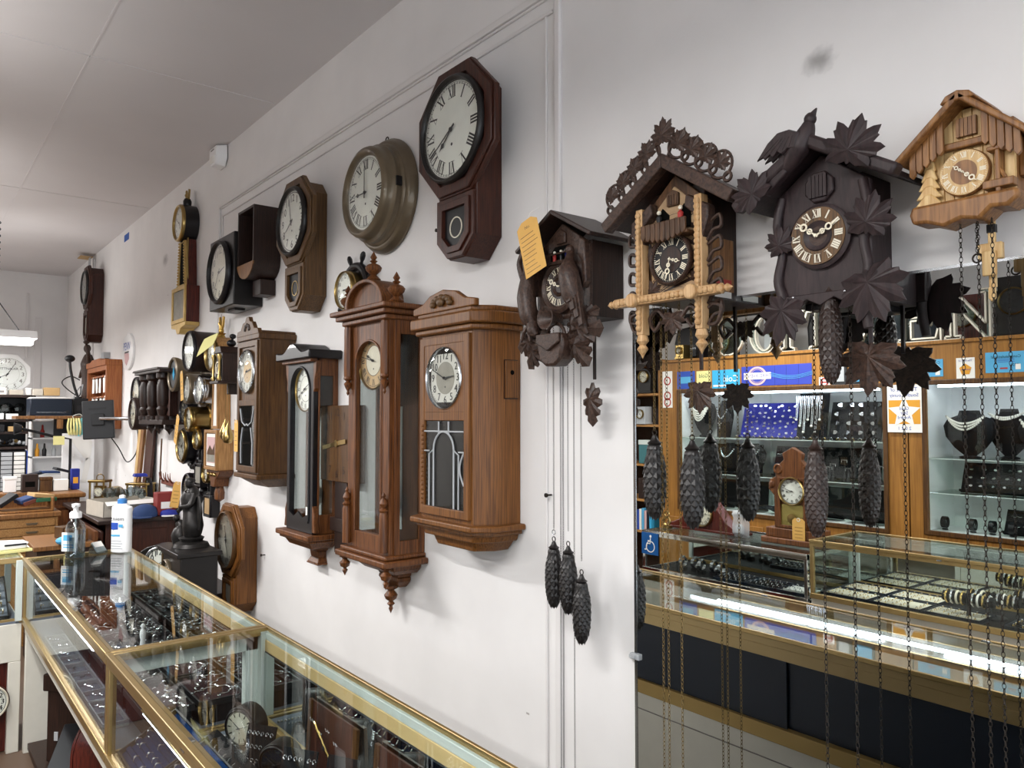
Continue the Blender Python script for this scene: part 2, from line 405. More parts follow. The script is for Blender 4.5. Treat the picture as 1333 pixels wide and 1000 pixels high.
for k in range(26):
    x = -9.0 + 7.2 * random.random(); z = .6 + 2.3 * random.random()
    sd.box(x, x + .004 + .012 * random.random(), -.0015, -.0008, z, z + .003 + .01 * random.random())
o = sd.build('wall_smudges', 'smudge', smooth=0); tag(o, 'faint grey scuffs and nicks on the white clock wall', 'scuffs', kind='stuff')
tag(MB().box(-7.98, -7.79, -.002, 0, 3.335, 3.40).build('tape_strip', 'tape', smooth=0), 'scrap of blue masking tape high on the white wall', 'tape')
nl = 0
for (x, z) in ((-1.845, 1.43), (-2.49, 2.40), (-2.36, 2.35), (-4.28, .9), (-3.72, 1.09)):
    o = MB().cyl((x, 0, z), .003, -.022, 0, 'y', 8).cyl((x, 0, z), .007, -.026, -.021, 'y', 10).build('wall_nail', 'iron')
    tag(o, ('bare nail in the white wall left of the cuckoo clock chains', 'bare nail in the wall left of the largest octagon clock', 'second bare nail in the wall under the largest octagon clock', 'bare nail in the wall above the counter, right of the low octagon clock', 'bare nail in the wall under the black-framed regulator')[nl], 'nail'); nl += 1

# mirror behind the cuckoo clocks
t = thing('wall_mirror', 'large frameless wall mirror hanging behind the cuckoo clocks', 'mirror', (-.35, 0, 1.0))
MB().box(-1.13, 1.1, -.006, -.001, -.97, .973).build('mirror_glass', 'mirror', t, smooth=0)
mb = MB().box(-1.139, -1.13, -.0072, -.001, -.97, .973); mb.box(-1.139, 1.1, -.0072, -.001, .973, .979); mb.build('polished_edge', 'steel', t, smooth=0)
o = MB().box(-1.152, -1.118, -.014, 0, .003, .019).box(-1.15, -1.13, -.02, -.012, .006, .016).build('mirror_clip', 'lgrey', t, bevel=.002)

# motion sensor at the ceiling edge
t = thing('motion_sensor', 'white plastic motion sensor in the corner of wall and ceiling', 'sensor', (-5.1, -.005, 3.36))
mb = MB(); mb.prism([(-.085, .09), (.085, .09), (.085, 0), (.05, -.05), (-.05, -.05), (-.085, 0)], 0, -.07, 'y', 0, .82)
mb.build('housing', 'white', t, bevel=.006)
MB().prism([(-.05, .02), (.05, .02), (.035, -.03), (-.035, -.03)], -.069, -.079, 'y', 0, .8).build('lens', 'paper', t, bevel=.004)
MB().box(-.03, .03, -.072, -.066, .055, .063).build('status_window', 'grey', t, smooth=0)

# ---------------------------------------------------------------- clock parts
def roman(mb, s, h, x, z, y, rot, m=0, bold=.13):
    wid = {'I': .26, 'V': .62, 'X': .62}
    tot = sum(wid[c] for c in s) * h; u = -tot / 2; cr, sr = cos(rot), sin(rot)
    def quad(p):
        mb.add([(x + a * cr - b * sr, y, z + a * sr + b * cr) for a, b in p], [(0, 1, 2, 3)], m)
    for c in s:
        w = wid[c] * h; t1 = bold * h; t2 = .05 * h; H = h / 2; c0 = u + w / 2
        if c == 'I': quad([(c0 - t1 / 2, -H), (c0 + t1 / 2, -H), (c0 + t1 / 2, H), (c0 - t1 / 2, H)])
        else:
            a = w * .36
            if c == 'V':
                quad([(c0 - t1 / 2, -H), (c0 + t1 / 2, -H), (c0 - a + t1 / 2, H), (c0 - a - t1 / 2, H)])
                quad([(c0 - t2 / 2, -H), (c0 + t2 / 2, -H), (c0 + a + t2 / 2, H), (c0 + a - t2 / 2, H)])
            else:
                quad([(c0 + a - t1 / 2, -H), (c0 + a + t1 / 2, -H), (c0 - a + t1 / 2, H), (c0 - a - t1 / 2, H)])
                quad([(c0 - a - t2 / 2, -H), (c0 - a + t2 / 2, -H), (c0 + a + t2 / 2, H), (c0 + a - t2 / 2, H)])
        u += w
    for q in (-1, 1): quad([(-tot / 2 * .98, q * h / 2 - .02 * h), (tot / 2 * .98, q * h / 2 - .02 * h), (tot / 2 * .98, q * h / 2 + .02 * h), (-tot / 2 * .98, q * h / 2 + .02 * h)])

RN = ['XII', 'I', 'II', 'III', 'IIII', 'V', 'VI', 'VII', 'VIII', 'IX', 'X', 'XI']

def hand(mb, a, L, w, style, cx, cz, y, r):
    ca, sa = sin(a), cos(a)
    def pt(u, v): return (cx + u * sa + v * ca, cz - u * ca + v * sa)   # v along the hand
    def poly(p, d=.0012): mb.prism([pt(u, v) for u, v in p], y, y - d)
    if style == 'bar': poly([(-w, -L * .16), (w, -L * .16), (w, L), (-w, L)])
    elif style == 'bone':
        poly([(-w * .8, -L * .1), (w * .8, -L * .1), (w * .6, L * .5), (-w * .6, L * .5)])
        q = pt(0, L * .62); mb.loop([(L * .16, 0), (L * .16, -.0012), (L * .09, -.0012), (L * .09, 0)], (q[0], y, q[1]), 'y', 12)
        q = pt(0, L * .3); mb.loop([(L * .12, 0), (L * .12, -.0012), (L * .06, -.0012), (L * .06, 0)], (q[0], y, q[1]), 'y', 12)
        poly([(-w, L * .76), (w, L * .76), (0, L)])
    elif style == 'spade':
        poly([(-w * .5, -L * .18), (w * .5, -L * .18), (w * .5, L * .62), (-w * .5, L * .62)])
        poly([(-w * .4, L * .6), (w * .4, L * .6), (w * 2.0, L * .72), (w * .5, L * .86), (0, L), (-w * .5, L * .86), (-w * 2.0, L * .72)])
    else: poly([(-w, -L * .18), (w, -L * .18), (w * .4, L), (-w * .4, L)])
    mb.cyl((cx, 0, cz), max(w * 1.7, r * .035), y - .003, y, 'y', 12)

def dial(root, cx, cz, y, r, face='dialw', kind='roman', ink='ink', h=9, mi=0, nh=.235, nr=.78, style='spade', hands='ink', tracks=((.93, .955), ), bezel=None, bz='brass', bw=.12, bd=.02, cover=True, sx=1.0, centre=None, holes=((0, -.3),), bold=.165, skip=None, hide_hands=False):
    d = MB().cyl((cx, 0, cz), r, y, y + .004, 'y', 48).build('dial', face, root)
    mb = MB(); yy = y - .0008
    for a, b in tracks: mb.loop([(r * a, yy), (r * b, yy), (r * b, yy - .0002), (r * a, yy - .0002)], (cx, 0, cz), 'y', 48)
    for k in range(12):
        a = 2 * pi * k / 12; px, pz = cx + nr * r * sin(a), cz + nr * r * cos(a)
        if skip and k in skip: continue
        if kind == 'roman': roman(mb, RN[k], nh * r, px, pz, yy, -a, 0, bold)
        elif kind == 'arabic':
            for q in (-.02, .02): mb.text(str(k or 12), nh * r * 2.2, px + q * nh * r * 2.2, pz, yy - .0001 * (q > 0))
        elif kind == 'bars':
            q = nh * r / 2; ca, sa = sin(a), cos(a); w = .035 * r
            mb.add([(px + u * sa + v * ca, yy, pz - u * ca + v * sa) for u, v in ((-w, -q), (w, -q), (w, q), (-w, q))], [(0, 1, 2, 3)])
    if kind != 'arabic' or True:
        for k in range(60):
            a = 2 * pi * k / 60; ca, sa = sin(a), cos(a); w = .008 * r
            mb.add([(cx + u * sa + v * ca, yy, cz - u * ca + v * sa) for u, v in ((-w, .905 * r), (w, .905 * r), (w, .95 * r), (-w, .95 * r))], [(0, 1, 2, 3)])
    for (hx, hz) in holes: mb.lathe([(r * .035, yy), (r * .035, yy - .0003)], (cx + hx * r, 0, cz + hz * r), 'y', 8)
    mb.build('numerals', ink, d, smooth=0, recalc=False)
    if centre: MB().cyl((cx, 0, cz), r * .55, y - .0006, y, 'y', 36).build('dial_centre', centre, d)
    if not hide_hands:
        ah = 2 * pi * ((h % 12) + mi / 60) / 12; am = 2 * pi * mi / 60
        mb = MB(); hand(mb, ah, r * .56, r * .03, style, cx, cz, y - .004, r); mb.build('hour_hand', hands, root, smooth=0)
        mb = MB(); hand(mb, am, r * .84, r * .022, style if style != 'spade' else 'taper', cx, cz, y - .007, r); mb.build('minute_hand', hands, root, smooth=0)
    if bezel:
        b = r * bw
        MB().loop([(r * .985, y + .004), (r + b * 1.1, y + .004), (r + b * 1.15, y - bd * .35), (r + b * .8, y - bd * .85), (r + b * .45, y - bd), (r + b * .1, y - bd * .75), (r * .985, y - bd * .3)], (cx, 0, cz), 'y', 56).build('bezel', bz, root, smooth=50)
    if cover:
        MB().lathe([(r * .99, y - .010), (r * .7, y - .0145), (r * .35, y - .017), (1e-6, y - .0178)], (cx, 0, cz), 'y', 40).build('cover_glass', 'clockglass', root, smooth=60)
    return d

def octa(ap, cx=0, cz=0): return ngon(8, ap / cos(pi / 8), cx, cz, pi / 8)

def octagon_clock(label, X, Z, ap, boxw, zbot, depth, w, window='ring', **kw):
    t = thing('octagon_wall_clock', label, 'clock', (X, 0, Z))
    h = boxw / 2; c = min(.07, boxw * .3); zb = zbot - Z
    MB().prism([(-h, ap * .62), (-h, zb + c), (-h + c, zb), (h - c, zb), (h, zb + c), (h, ap * .62), (h * .55, ap * .9), (-h * .55, ap * .9)], -.002, -depth).build('case', w, t, bevel=.003)
    mb = MB(); mb.prism(octa(ap), -depth + .012, -depth - .012); mb.frame(octa(ap * .97), octa(ap * .80), -depth - .011, -depth - .022); mb.build('octagon_frame', w, t, bevel=.004)
    zt = -ap * 1.01; g = h * .96; q = c * .96; mid = (zt + zb) / 2
    out = [(-g, zt), (g, zt), (g, zb + q), (g - q, zb + .004), (-g + q, zb + .004), (-g, zb + q)]
    def shr(k): return [(u * k, mid + (v - mid) * k) for u, v in out]
    MB().frame(out, shr(.72), -depth + .004, -depth - .012).frame(shr(.84), shr(.62), -depth, -depth - .02).build('drop_frame', w, t, bevel=.002)
    MB().prism(shr(.66), -depth + .003, -depth - .004).build('drop_glass', 'dialk', t)
    R = g * .30
    if window == 'ring': MB().loop([(R, -depth - .004), (R * 1.12, -depth - .004), (R * 1.12, -depth - .007), (R, -depth - .007)], (0, 0, mid), 'y', 28).build('gilt_ring', kw.pop('rc', 'dialc'), t)
    elif window == 'door': MB().prism(shr(.5), -depth - .004, -depth - .007).build('tablet', 'dialold', t)
    r = kw.pop('r')
    dial(t, 0, 0, -depth - .024, r, bezel=True, **kw)
    return t

octagon_clock('large dark mahogany octagon drop clock, topmost on the wall, gold ring in its drop window', -2.22, 2.69, .232, .236, 2.235, .11, 'mahog', r=.172, h=7, mi=40, bz='blackw', bw=.10, nh=.24, nr=.785, tracks=((.955, .962), (.92, .926)), style='spade')
octagon_clock('warm oak octagon drop clock with arabic cream dial, left of the round bronze clock', -3.63, 2.645, .215, .235, 2.20, .11, 'oakd', r=.153, h=7, mi=58, bz='blackw', bw=.12, kind='arabic', nh=.16, nr=.75, style='taper', face='dialw', rc='brass')
octagon_clock('honey oak octagon drop clock with tarnished grey dial, lowest on the wall by the counter', -4.50, .97, .205, .205, .555, .12, 'oak', 'door', r=.15, h=11, mi=26, face='dialold', bz='brownw', bw=.1, kind='arabic', nh=.15, nr=.8, style='taper')
octagon_clock('dark mahogany octagon clock nearest the far corner, high on the wall under the ceiling', -9.0, 3.02, .225, .26, 2.45, .13, 'mahog', 'door', r=.16, h=1, mi=50, face='dialold', bz='blackw', bw=.1, nh=.15)

# round gallery clock
t = thing('gallery_clock', 'round aged bronze gallery clock between the two octagon drop clocks', 'clock', (-2.90, 0, 2.625))
MB().lathe([(.243, -.002), (.247, -.008), (.246, -.018), (.238, -.026), (.236, -.036), (.228, -.046), (.218, -.048), (.214, -.056), (.206, -.06), (.204, -.075)], (0, 0, 0), 'y', 64).build('back_ring', 'bronze', t, smooth=50)
MB().loop([(.15, -.07), (.206, -.07), (.208, -.082), (.2, -.09), (.194, -.098), (.194, -.116), (.187, -.13), (.175, -.135), (.164, -.129), (.158, -.119), (.155, -.112)], (0, 0, 0), 'y', 64).build('stepped_bezel', 'bronze', t, smooth=50)
dial(t, 0, 0, -.113, .156, h=9, mi=0, cover=True, nh=.26, nr=.77, tracks=((.93, .937), (.885, .89)), style='spade')
MB().box(.198, .212, -.085, -.06, -.01, .03).build('hinge', 'ebony', t, bevel=.001)
MB().torus((0, -.012, .25), .012, .0025, 'y', 14, 6).build('hanging_ring', 'iron', t)

# empty drop case
t = thing('empty_clock_case', 'empty dark clock case without dial, open front and rounded bottom', 'clock case', (-4.23, 0, 2.60))
out = [(-.126, .235), (-.126, -.06)] + [(.126 * cos(a), -.06 + .10 * sin(a)) for a in [pi + pi * k / 10 for k in range(1, 10)]] + [(.126, -.06), (.126, .235)]
inn = [(u * .9, .235 - .014 + (v - .235) * .91) for u, v in out]
MB().frame(out, inn, -.002, -.155).build('case_shell', 'darkw', t, bevel=.002)
MB().prism(inn, -.003, -.02).build('back_board', 'mahog', t)
MB().box(-.06, .06, -.09, -.003, -.245, -.158).build('lower_block', 'darkw', t, bevel=.003)
MB().box(-.05, -.044, -.024, -.018, -.02, .11).build('gong_rod', 'steel', t)
o = MB().prism([(-.126, -.075)] + [(.126 * cos(a), -.06 + .10 * sin(a)) for a in [pi + pi * k / 10 for k in range(1, 10)]] + [(.126, -.075)], -.149, -.157).build('curved_apron', 'honeyd', t)

# black square case
t = thing('square_wall_clock', 'black square-cased wall clock with round cream dial, beside the empty case', 'clock', (-4.58, 0, 2.525))
MB().box(-.215, .215, -.172, -.002, -.21, .21).build('case', 'blackw', t, bevel=.006)
dial(t, 0, 0, -.181, .165, h=2, mi=36, kind='arabic', nh=.17, face='dialc', bezel=True, bz='ebony', bw=.13, bd=.024, style='taper')
MB().box(-.06, .06, -.11, -.05, -.222, -.209).build('bottom_lug', 'blackw', t, bevel=.002)
MB().ball((-.19, -.196, 0), .006).build('catch', 'steel', t)

def eagle(root, x, y, z, s, mat):
    mb = MB()
    mb.ball((x, y, z + .12 * s), (.10 * s, .10 * s, .12 * s)); mb.tube([(x, y, z + .12 * s), (x + .04 * s, y - .02 * s, z + .30 * s), (x - .05 * s, y - .05 * s, z + .42 * s), (x - .14 * s, y - .05 * s, z + .40 * s)], [.09 * s, .07 * s, .055 * s, .012 * s], 8)
    for q in (-1, 1):
        mb.prism([(x + q * .04 * s, z + .12 * s), (x + q * .20 * s, z + .30 * s), (x + q * .26 * s, z + .62 * s), (x + q * .17 * s, z + .66 * s), (x + q * .08 * s, z + .34 * s)], y - .02 * s, y + .05 * s)
    mb.ball((x, y, z - .03 * s), .07 * s)
    return mb.build('eagle_finial', mat, root)

def banjo(label, X, Z, R, hz, thr, tw, bx, bz0, bz1, dep, wd, trim, pan, eag='brass', **kw):
    t = thing('banjo_clock', label, 'clock', (X, 0, Z))
    MB().cyl((0, 0, hz), R, -dep, -.002, 'y', 44).build('dial_case', kw.pop('hcase', wd), t, smooth=50)
    dial(t, 0, hz, -dep - .004, R * .84, bezel=True, bz='brass', bw=.16, bd=.02, nh=.18, **kw)
    MB().prism([(-tw * .62, thr), (tw * .62, thr), (tw * .42, hz - R * .85), (-tw * .42, hz - R * .85)], -.002, -dep * .72).build('throat', wd, t, bevel=.002)
    MB().prism([(-tw * .5, thr + .02), (tw * .5, thr + .02), (tw * .34, hz - R), (-tw * .34, hz - R)], -dep * .72, -dep * .78).build('throat_panel', pan, t)
    mb = MB()
    mb.frame([(-tw * .6, thr), (tw * .6, thr), (tw * .42, hz - R * .95), (-tw * .42, hz - R * .95)], [(-tw * .44, thr + .02), (tw * .44, thr + .02), (tw * .28, hz - R * 1.02), (-tw * .28, hz - R * 1.02)], -dep * .72, -dep * .86)
    mb.build('throat_trim', trim, t, bevel=.002)
    MB().box(-bx, bx, -dep * .95, -.002, bz0, bz1).build('box', wd, t, bevel=.003)
    rectframe(MB(), -bx, bx, bz0, bz1, bx * .17, -dep * .95, -dep * 1.1).build('box_trim', trim, t, bevel=.003)
    return t
t = banjo('tall slim banjo clock with gilt rope trim and brass eagle on top', -5.74, 2.6, .135, .46, .0, .16, .165, -.26, 0, .095, 'redbrown', 'giltp', 'shadowbox', h=4, mi=50, hcase='ebony', style='taper')
eagle(t, 0, -.05, .60, .17, 'brass')
mb = MB(); mb.lathe([(.02, 0), (.028, .02), (.03, .05), (.02, .07)], (0, -.05, .575), 'z', 12); mb.build('eagle_plinth', 'ebony', t)
MB().box(-.13, .13, -.096, -.09, -.235, -.03).build('tablet_picture', 'dialold', t)
MB().prism([(-.18, -.26), (.18, -.26), (.17, -.285), (.06, -.30), (.03, -.335), (-.03, -.335), (-.06, -.30), (-.17, -.285)], -.002, -.10).build('gilt_bracket', 'giltp', t, bevel=.003)
o = MB()
for k in range(16):
    for q in (-1, 1):
        u = k / 15; o.ball((q * (.088 - .03 * u), -.084, .01 + .31 * u), .0085, 6, 4)
o.build('rope_beads', 'giltp', t)
o = MB().tube([(.07, -.06, .36), (.095, -.07, .2), (.088, -.06, .02)], .006, 6).build('side_arm', 'brass', t)

t = banjo('light oak banjo clock with gilt eagle and a framed landscape in its box', -4.945, 1.60, .11, .47, 0, .10, .12, -.255, -.005, .10, 'lightoak', 'lightoak', 'paper', h=2, mi=40, face='dialc', style='taper')
eagle(t, 0, -.05, .60, .17, 'gold')
MB().lathe([(.03, 0), (.02, .02), (.03, .03)], (0, -.05, .575), 'z', 12).build('eagle_plinth', 'gold', t)
MB().box(-.092, .092, -.101, -.094, -.23, -.03).build('mount_board', 'paper', t, smooth=0)
mb = MB().box(-.075, .075, -.103, -.1005, -.21, -.05, 0).box(-.075, .075, -.1036, -.1028, -.205, -.15, 1).prism([(-.075, -.15), (-.02, -.10), (.03, -.13), (.075, -.09), (.075, -.16), (-.075, -.16)], -.1032, -.1037, 'y', 2)
mb.build('landscape_print', ['pink', 'dialold', 'brownw'], t, smooth=0)
MB().prism([(-.135, -.255), (.135, -.255), (.11, -.285), (.05, -.31), (.035, -.36), (-.035, -.36), (-.05, -.31), (-.11, -.285)], -.002, -.09).build('bracket', 'walnut', t, bevel=.003)
MB().lathe([(.0, -.46), (.03, -.44), (.032, -.40), (.022, -.36), (.03, -.355)], (0, -.045, 0), 'z', 14).build('drop_finial', 'walnut', t)
mb = MB()
for q in (-1, 0, 1): mb.ball((q * .06, -.094, -.283), .013)
mb.build('brass_studs', 'brass', t)
mb = MB(); mb.box(-.035, .035, -.075, -.072, .12, .27)
mb.build('ladder_print', 'dialc', t, smooth=0)
mb = MB()
for k in range(3): mb.lathe([(.018, -.0735), (.018, -.0765)], (0, 0, .06 + .08 * k), 'y', 10, 0, .8, 1.3)
mb.build('throat_ovals', 'dialold', t)

# ---------------------------------------------------------------- oak box clock
t = thing('box_wall_clock', 'golden oak box clock with leaded arched glass, rightmost of the long-cased clocks', 'clock', (-2.20, 0, 1.64))
body = [(-.20, -.002), (-.20, -.10), (-.155, -.168), (.155, -.168), (.20, -.10), (.20, -.002)]
def grow(p, d): return [(u + (d if u > 0 else -d), v - (d if v < -.01 else 0)) for u, v in p]
MB().prism(body, -.325, .33, 'z').build('case', 'oak', t, bevel=.002)
mb = MB(); mb.prism(grow(body, .018), .325, .345, 'z'); mb.prism(grow(body, .032), .345, .385, 'z'); mb.prism(grow(body, .012), .385, .405, 'z')
mb.build('cornice', 'oak', t, bevel=.006)
cr = [(-.19, .40), (.19, .40), (.19, .425), (.13, .435), (.08, .462), (0, .475), (-.08, .462), (-.13, .435), (-.19, .425)]
MB().prism(cr, -.185, -.165).build('crest', 'oak', t, bevel=.004)
mb = MB()
for k in range(7):
    a = pi * k / 6; mb.ball((.052 * cos(a), -.19, .425 + .022 * sin(a)), (.016, .01, .011), 10, 6)
mb.ball((0, -.193, .43), (.02, .012, .016)); mb.build('carved_scroll', 'oakd', t)
mb = MB(); mb.prism(grow(body, .03), -.335, -.315, 'z'); mb.prism(grow(body, .012), -.35, -.335, 'z'); mb.build('base_moulding', 'oak', t, bevel=.005)
mb = MB(); lo = grow(body, -.03); mb.prism(grow(body, -.005), -.35, -.375, 'z', 0, .96); mb.prism(lo, -.375, -.41, 'z', 0, .86); mb.build('foot', 'oak', t, bevel=.004)
mb = MB(); rectframe(mb, -.15, .15, -.30, .315, .028, -.166, -.18); mb.box(-.125, .125, -.178, -.166, .025, .055)
mb.frame(rect(-.122, .122, .055, .287), [(-.001 + .122 * c, .171 + .116 * s) for c, s in ((-.7, -.7), (.7, -.7), (.7, .7), (-.7, .7))], -.166, -.171)
mb.build('door_frame', 'oak', t, bevel=.002)
sp = MB()
mb = MB(); n = 40; mb.frame([(.122 * max(-1, min(1, 1.42 * cos(2 * pi * k / n))), .171 + .116 * max(-1, min(1, 1.42 * sin(2 * pi * k / n)))) for k in range(n)], [(.106 * cos(2 * pi * k / n), .171 + .108 * sin(2 * pi * k / n)) for k in range(n)], -.170, -.178)
mb.build('dial_surround', 'oak', t)
dial(t, 0, .171, -.171, .102, face='dialg', kind='arabic', h=2, mi=49, nh=.165, nr=.74, centre='dialold', bezel=True, bz='steel', bw=.06, bd=.014, style='taper', tracks=((.965, .975),))
MB().box(-.122, .122, -.1695, -.165, -.272, .025).build('opening_shade_panel', 'shadowbox', t, smooth=0)  # black sheet on the solid case paints the shade behind the door
MB().box(-.121, .121, -.1745, -.1715, -.271, .024).build('door_glass', 'clockglass', t, smooth=0)
mb = MB(); y = -.1775
arch = [(-.062, y, -.27)] + [(-.062 * cos(pi * k / 12), y, -.075 + .062 * sin(pi * k / 12)) for k in range(13)] + [(.062, y, -.27)]
mb.tube(arch, .0032, 6)
for q in (-1, 1): mb.tube([(q * .09, y, -.27), (q * .09, y, -.09), (q * .062, y, -.075)], .0026, 6); mb.tube([(q * .12, y, -.08), (q * .09, y, -.08)], .0026, 6)
for q in (-.03, .03): mb.tube([(q, y, .022), (q, y, -.02)], .003, 6)
mb.tube([(-.12, y, -.012), (.12, y, -.012)], .003, 6)
mb.tube([(.122 - .025 * sin(pi * k / 10), y, -.19 + .11 * k / 10) for k in range(11)], .003, 6)
mb.build('leading', 'lgrey', t)
mb = MB(); mb.cyl((0, -.12, 0), .003, -.20, .05, 'z', 8); mb.lathe([(.045, -.127), (.042, -.132), (1e-5, -.138)], (0, 0, -.2), 'y', 24); mb.build('pendulum', 'brass', t)
mb = MB()
for k in range(18): mb.ball((-.128, -.181, -.262 + .0158 * k), .006, 8, 5)
mb.build('rope_moulding', 'oak', t)
w = MB().box(.199, .209, -.07, -.018, .10, .225).build('winding_flap', 'oak', t, bevel=.002); MB().box(.199, .2025, -.073, -.015, .097, .228).build('flap_shadow_line', 'darkw', w)  # dark wood behind the flap paints a shadow line round its edge
MB().cyl((0, -.044, .185), .008, .208, .2096, 'x', 14).build('keyhole', 'shadowbox', w)

# ---------------------------------------------------------------- tall walnut regulator
t = thing('regulator_wall_clock', 'tall walnut regulator clock with arched top, turned finials and pendant drops', 'clock', (-2.775, 0, 1.6)); t.scale.x = 1.27
D = .16
mb = MB(); mb.box(-.1289, .1289, -.018, -.002, -.46, .48); mb.box(-.128, .128, -D + .024, -.019, -.461, -.445); mb.box(-.128, .128, -D + .024, -.019, .461, .479)
for q in (-1, 1):
    mb.box(q * .135 - .006, q * .135 + .006, -.03, -.002, -.46, .48); mb.box(q * .135 - .006, q * .135 + .006, -D + .02, -D + .045, -.46, .48)
    mb.box(q * .135 - .006, q * .135 + .006, -D + .045, -.03, -.46, -.40); mb.box(q * .135 - .006, q * .135 + .006, -D + .045, -.03, .40, .46)
mb.build('case', 'walnut', t, bevel=.002)
for q in (-1, 1): MB().box(q * .134 - .002, q * .134 + .002, -D + .045, -.03, -.40, .40).build('side_glass', 'sideglass', t, smooth=0)
mb = MB(); n = 24
inner = [(-.085, -.385)] + [(-.085 * cos(pi * k / n), .30 + .085 * sin(pi * k / n)) for k in range(n + 1)] + [(.085, -.385)]
outer = [(-.135, -.462)] + [(max(-.135, min(.135, -.19 * cos(pi * k / n))), min(.462, .30 + .3 * sin(pi * k / n))) for k in range(n + 1)] + [(.135, -.462)]
mb.frame(outer, inner, -D + .022, -D)
mb.build('door_frame', 'walnut', t, bevel=.002)
MB().tube([(u, -D - .001, v) for u, v in inner], .004, 6).build('door_bead', 'walnut', t)
MB().prism([(u * 1.03, v) for u, v in inner], -D + .010, -D + .014).build('door_glass', 'clockglass', t, smooth=0)
dial(t, 0, .305, -.136, .112, face='dialbr', h=9, mi=47, nh=.2, nr=.78, centre='dialc', bezel=True, bz='brass', bw=.06, bd=.01, style='spade', cover=False, tracks=((.54, .56), (.93, .945)))
for o in KIDS[t.name]:
    if o.name.split('.')[0] in ('dial', 'hour_hand', 'minute_hand', 'bezel'): o.scale.x = 1 / 1.27
mb = MB(); mb.box(-.006, .006, -.07, -.066, -.20, .25); mb.box(-.012, -.009, -.071, -.066, -.2, .25); mb.box(.009, .012, -.071, -.066, -.2, .25); mb.lathe([(.05, -.072), (.047, -.08), (1e-5, -.086)], (0, 0, -.24), 'y', 28)
mb.build('pendulum', 'dialc', t).scale.x = .79
MB().box(-.05, -.02, -.021, -.018, -.38, .2).box(-.0, .025, -.021, -.018, -.38, .12).build('white_strip', 'paper', t, smooth=0)  # matte white strips on the back board
for q in (-1, 1):
    c = (q * .122, -D - .012, 0)
    mb = MB(); mb.lathe([(.016, .24), (.018, .25), (.018, .44), (.016, .45), (.02, .455)], c, 'z', 8, 0, .79); mb.lathe([(.0, .165), (.007, .175), (.004, .185), (.012, .2), (.017, .215), (.008, .225), (.019, .235), (.016, .245)], c, 'z', 16, 0, .79)
    mb.build('upper_column', 'walnut', t)
    mb = MB(); mb.lathe([(.018, -.44), (.018, -.30), (.014, -.29), (.019, -.28), (.009, -.27), (.017, -.255), (.012, -.24), (.005, -.232), (.008, -.225), (0, -.21)], c, 'z', 16, 0, .79)
    mb.build('lower_column', 'walnut', t)
mb = MB()
for a, b, z0, z1 in ((.148, .175, .455, .475), (.165, .195, .475, .495), (.185, .21, .495, .515)): mb.box(-a, a, -b - .012, -.002, z0, z1)
mb.build('cornice', 'walnut', t, bevel=.005)
out = [(-.125, .51)] + [(-.125 * cos(pi * k / 20), .53 + .10 * sin(pi * k / 20)) for k in range(21)] + [(.125, .51)]
inn = [(u * .86, .51 + (v - .51) * .88) for u, v in out]
MB().frame(out, inn, -.09, -.19).build('arched_pediment', 'walnut', t, bevel=.003)
MB().prism(inn, -.10, -.165).build('pediment_panel', 'walnut', t)
fin = [(.022, 0), (.03, .01), (.02, .02), (.012, .028), (.03, .045), (.034, .058), (.026, .068), (.008, .076), (.016, .084), (.008, .09), (.014, .10), (.0, .125)]
MB().lathe(fin, (0, -.14, .625), 'z', 18, 0, .79).build('finial', 'walnut', t)
for q in (-1, 1): MB().lathe(fin, (q * .16, -.15, .512), 'z', 18, 0, .79).build('finial', 'walnut', t)
mb = MB()
for a, b, z0, z1 in ((.15, .185, -.47, -.452), (.165, .20, -.495, -.47)): mb.box(-a, a, -b, -.002, z0, z1)
mb.build('base_shelf', 'walnut', t, bevel=.006)
mb = MB(); pr = [(.125, -.495), (.12, -.52), (.10, -.54), (.065, -.55), (.06, -.565), (.062, -.58), (.045, -.60), (.035, -.61)]
for (a, z0), (b, z1) in zip(pr[:-1], pr[1:]):
    mb.add([(-a, -.002, z0), (a, -.002, z0), (a, -a * 1.05, z0), (-a, -a * 1.05, z0), (-b, -.002, z1), (b, -.002, z1), (b, -b * 1.05, z1), (-b, -b * 1.05, z1)], [(0, 1, 2, 3), (4, 7, 6, 5), (0, 4, 5, 1), (1, 5, 6, 2), (2, 6, 7, 3), (3, 7, 4, 0)])
mb.build('corbel', 'walnut', t, bevel=.003)
MB().lathe([(.03, -.605), (.03, -.615), (.012, -.625), (.028, -.645), (.022, -.66), (.008, -.67), (.016, -.68), (.006, -.69), (.009, -.70), (0, -.72)], (0, -.05, 0), 'z', 16, 0, .79).build('pendant', 'walnut', t)
for q in (-1, 1): MB().lathe([(.02, -.495), (.024, -.50), (.009, -.51), (.023, -.525), (.018, -.54), (.006, -.548), (.012, -.556), (0, -.58)], (q * .135, -.17, 0), 'z', 14, 0, .79).build('pendant', 'walnut', t)

# ---------------------------------------------------------------- black-framed regulator
t = thing('regulator_wall_clock', 'slim regulator clock with ebonised black frame, wavy cornice and small white dial', 'clock', (-3.53, 0, 1.55))
D = .12
mb = MB(); mb.box(-.1429, .1429, -.018, -.002, -.42, .42); mb.box(-.142, .142, -D + .024, -.019, -.419, -.40); mb.box(-.142, .142, -D + .024, -.019, .40, .419)
for q in (-1, 1):
    mb.box(q * .15 - .007, q * .15 + .007, -.026, -.002, -.42, .42); mb.box(q * .15 - .007, q * .15 + .007, -D + .02, -.092, -.42, .42)
    mb.box(q * .15 - .007, q * .15 + .007, -.092, -.026, .32, .42); mb.box(q * .15 - .007, q * .15 + .007, -.092, -.026, -.42, -.33)
mb.build('case', 'walnut', t, bevel=.002)
for q in (-1, 1): MB().box(q * .15 - .002, q * .15 + .002, -.092, -.028, -.33, .32).build('side_glass', 'sideglass', t, smooth=0)
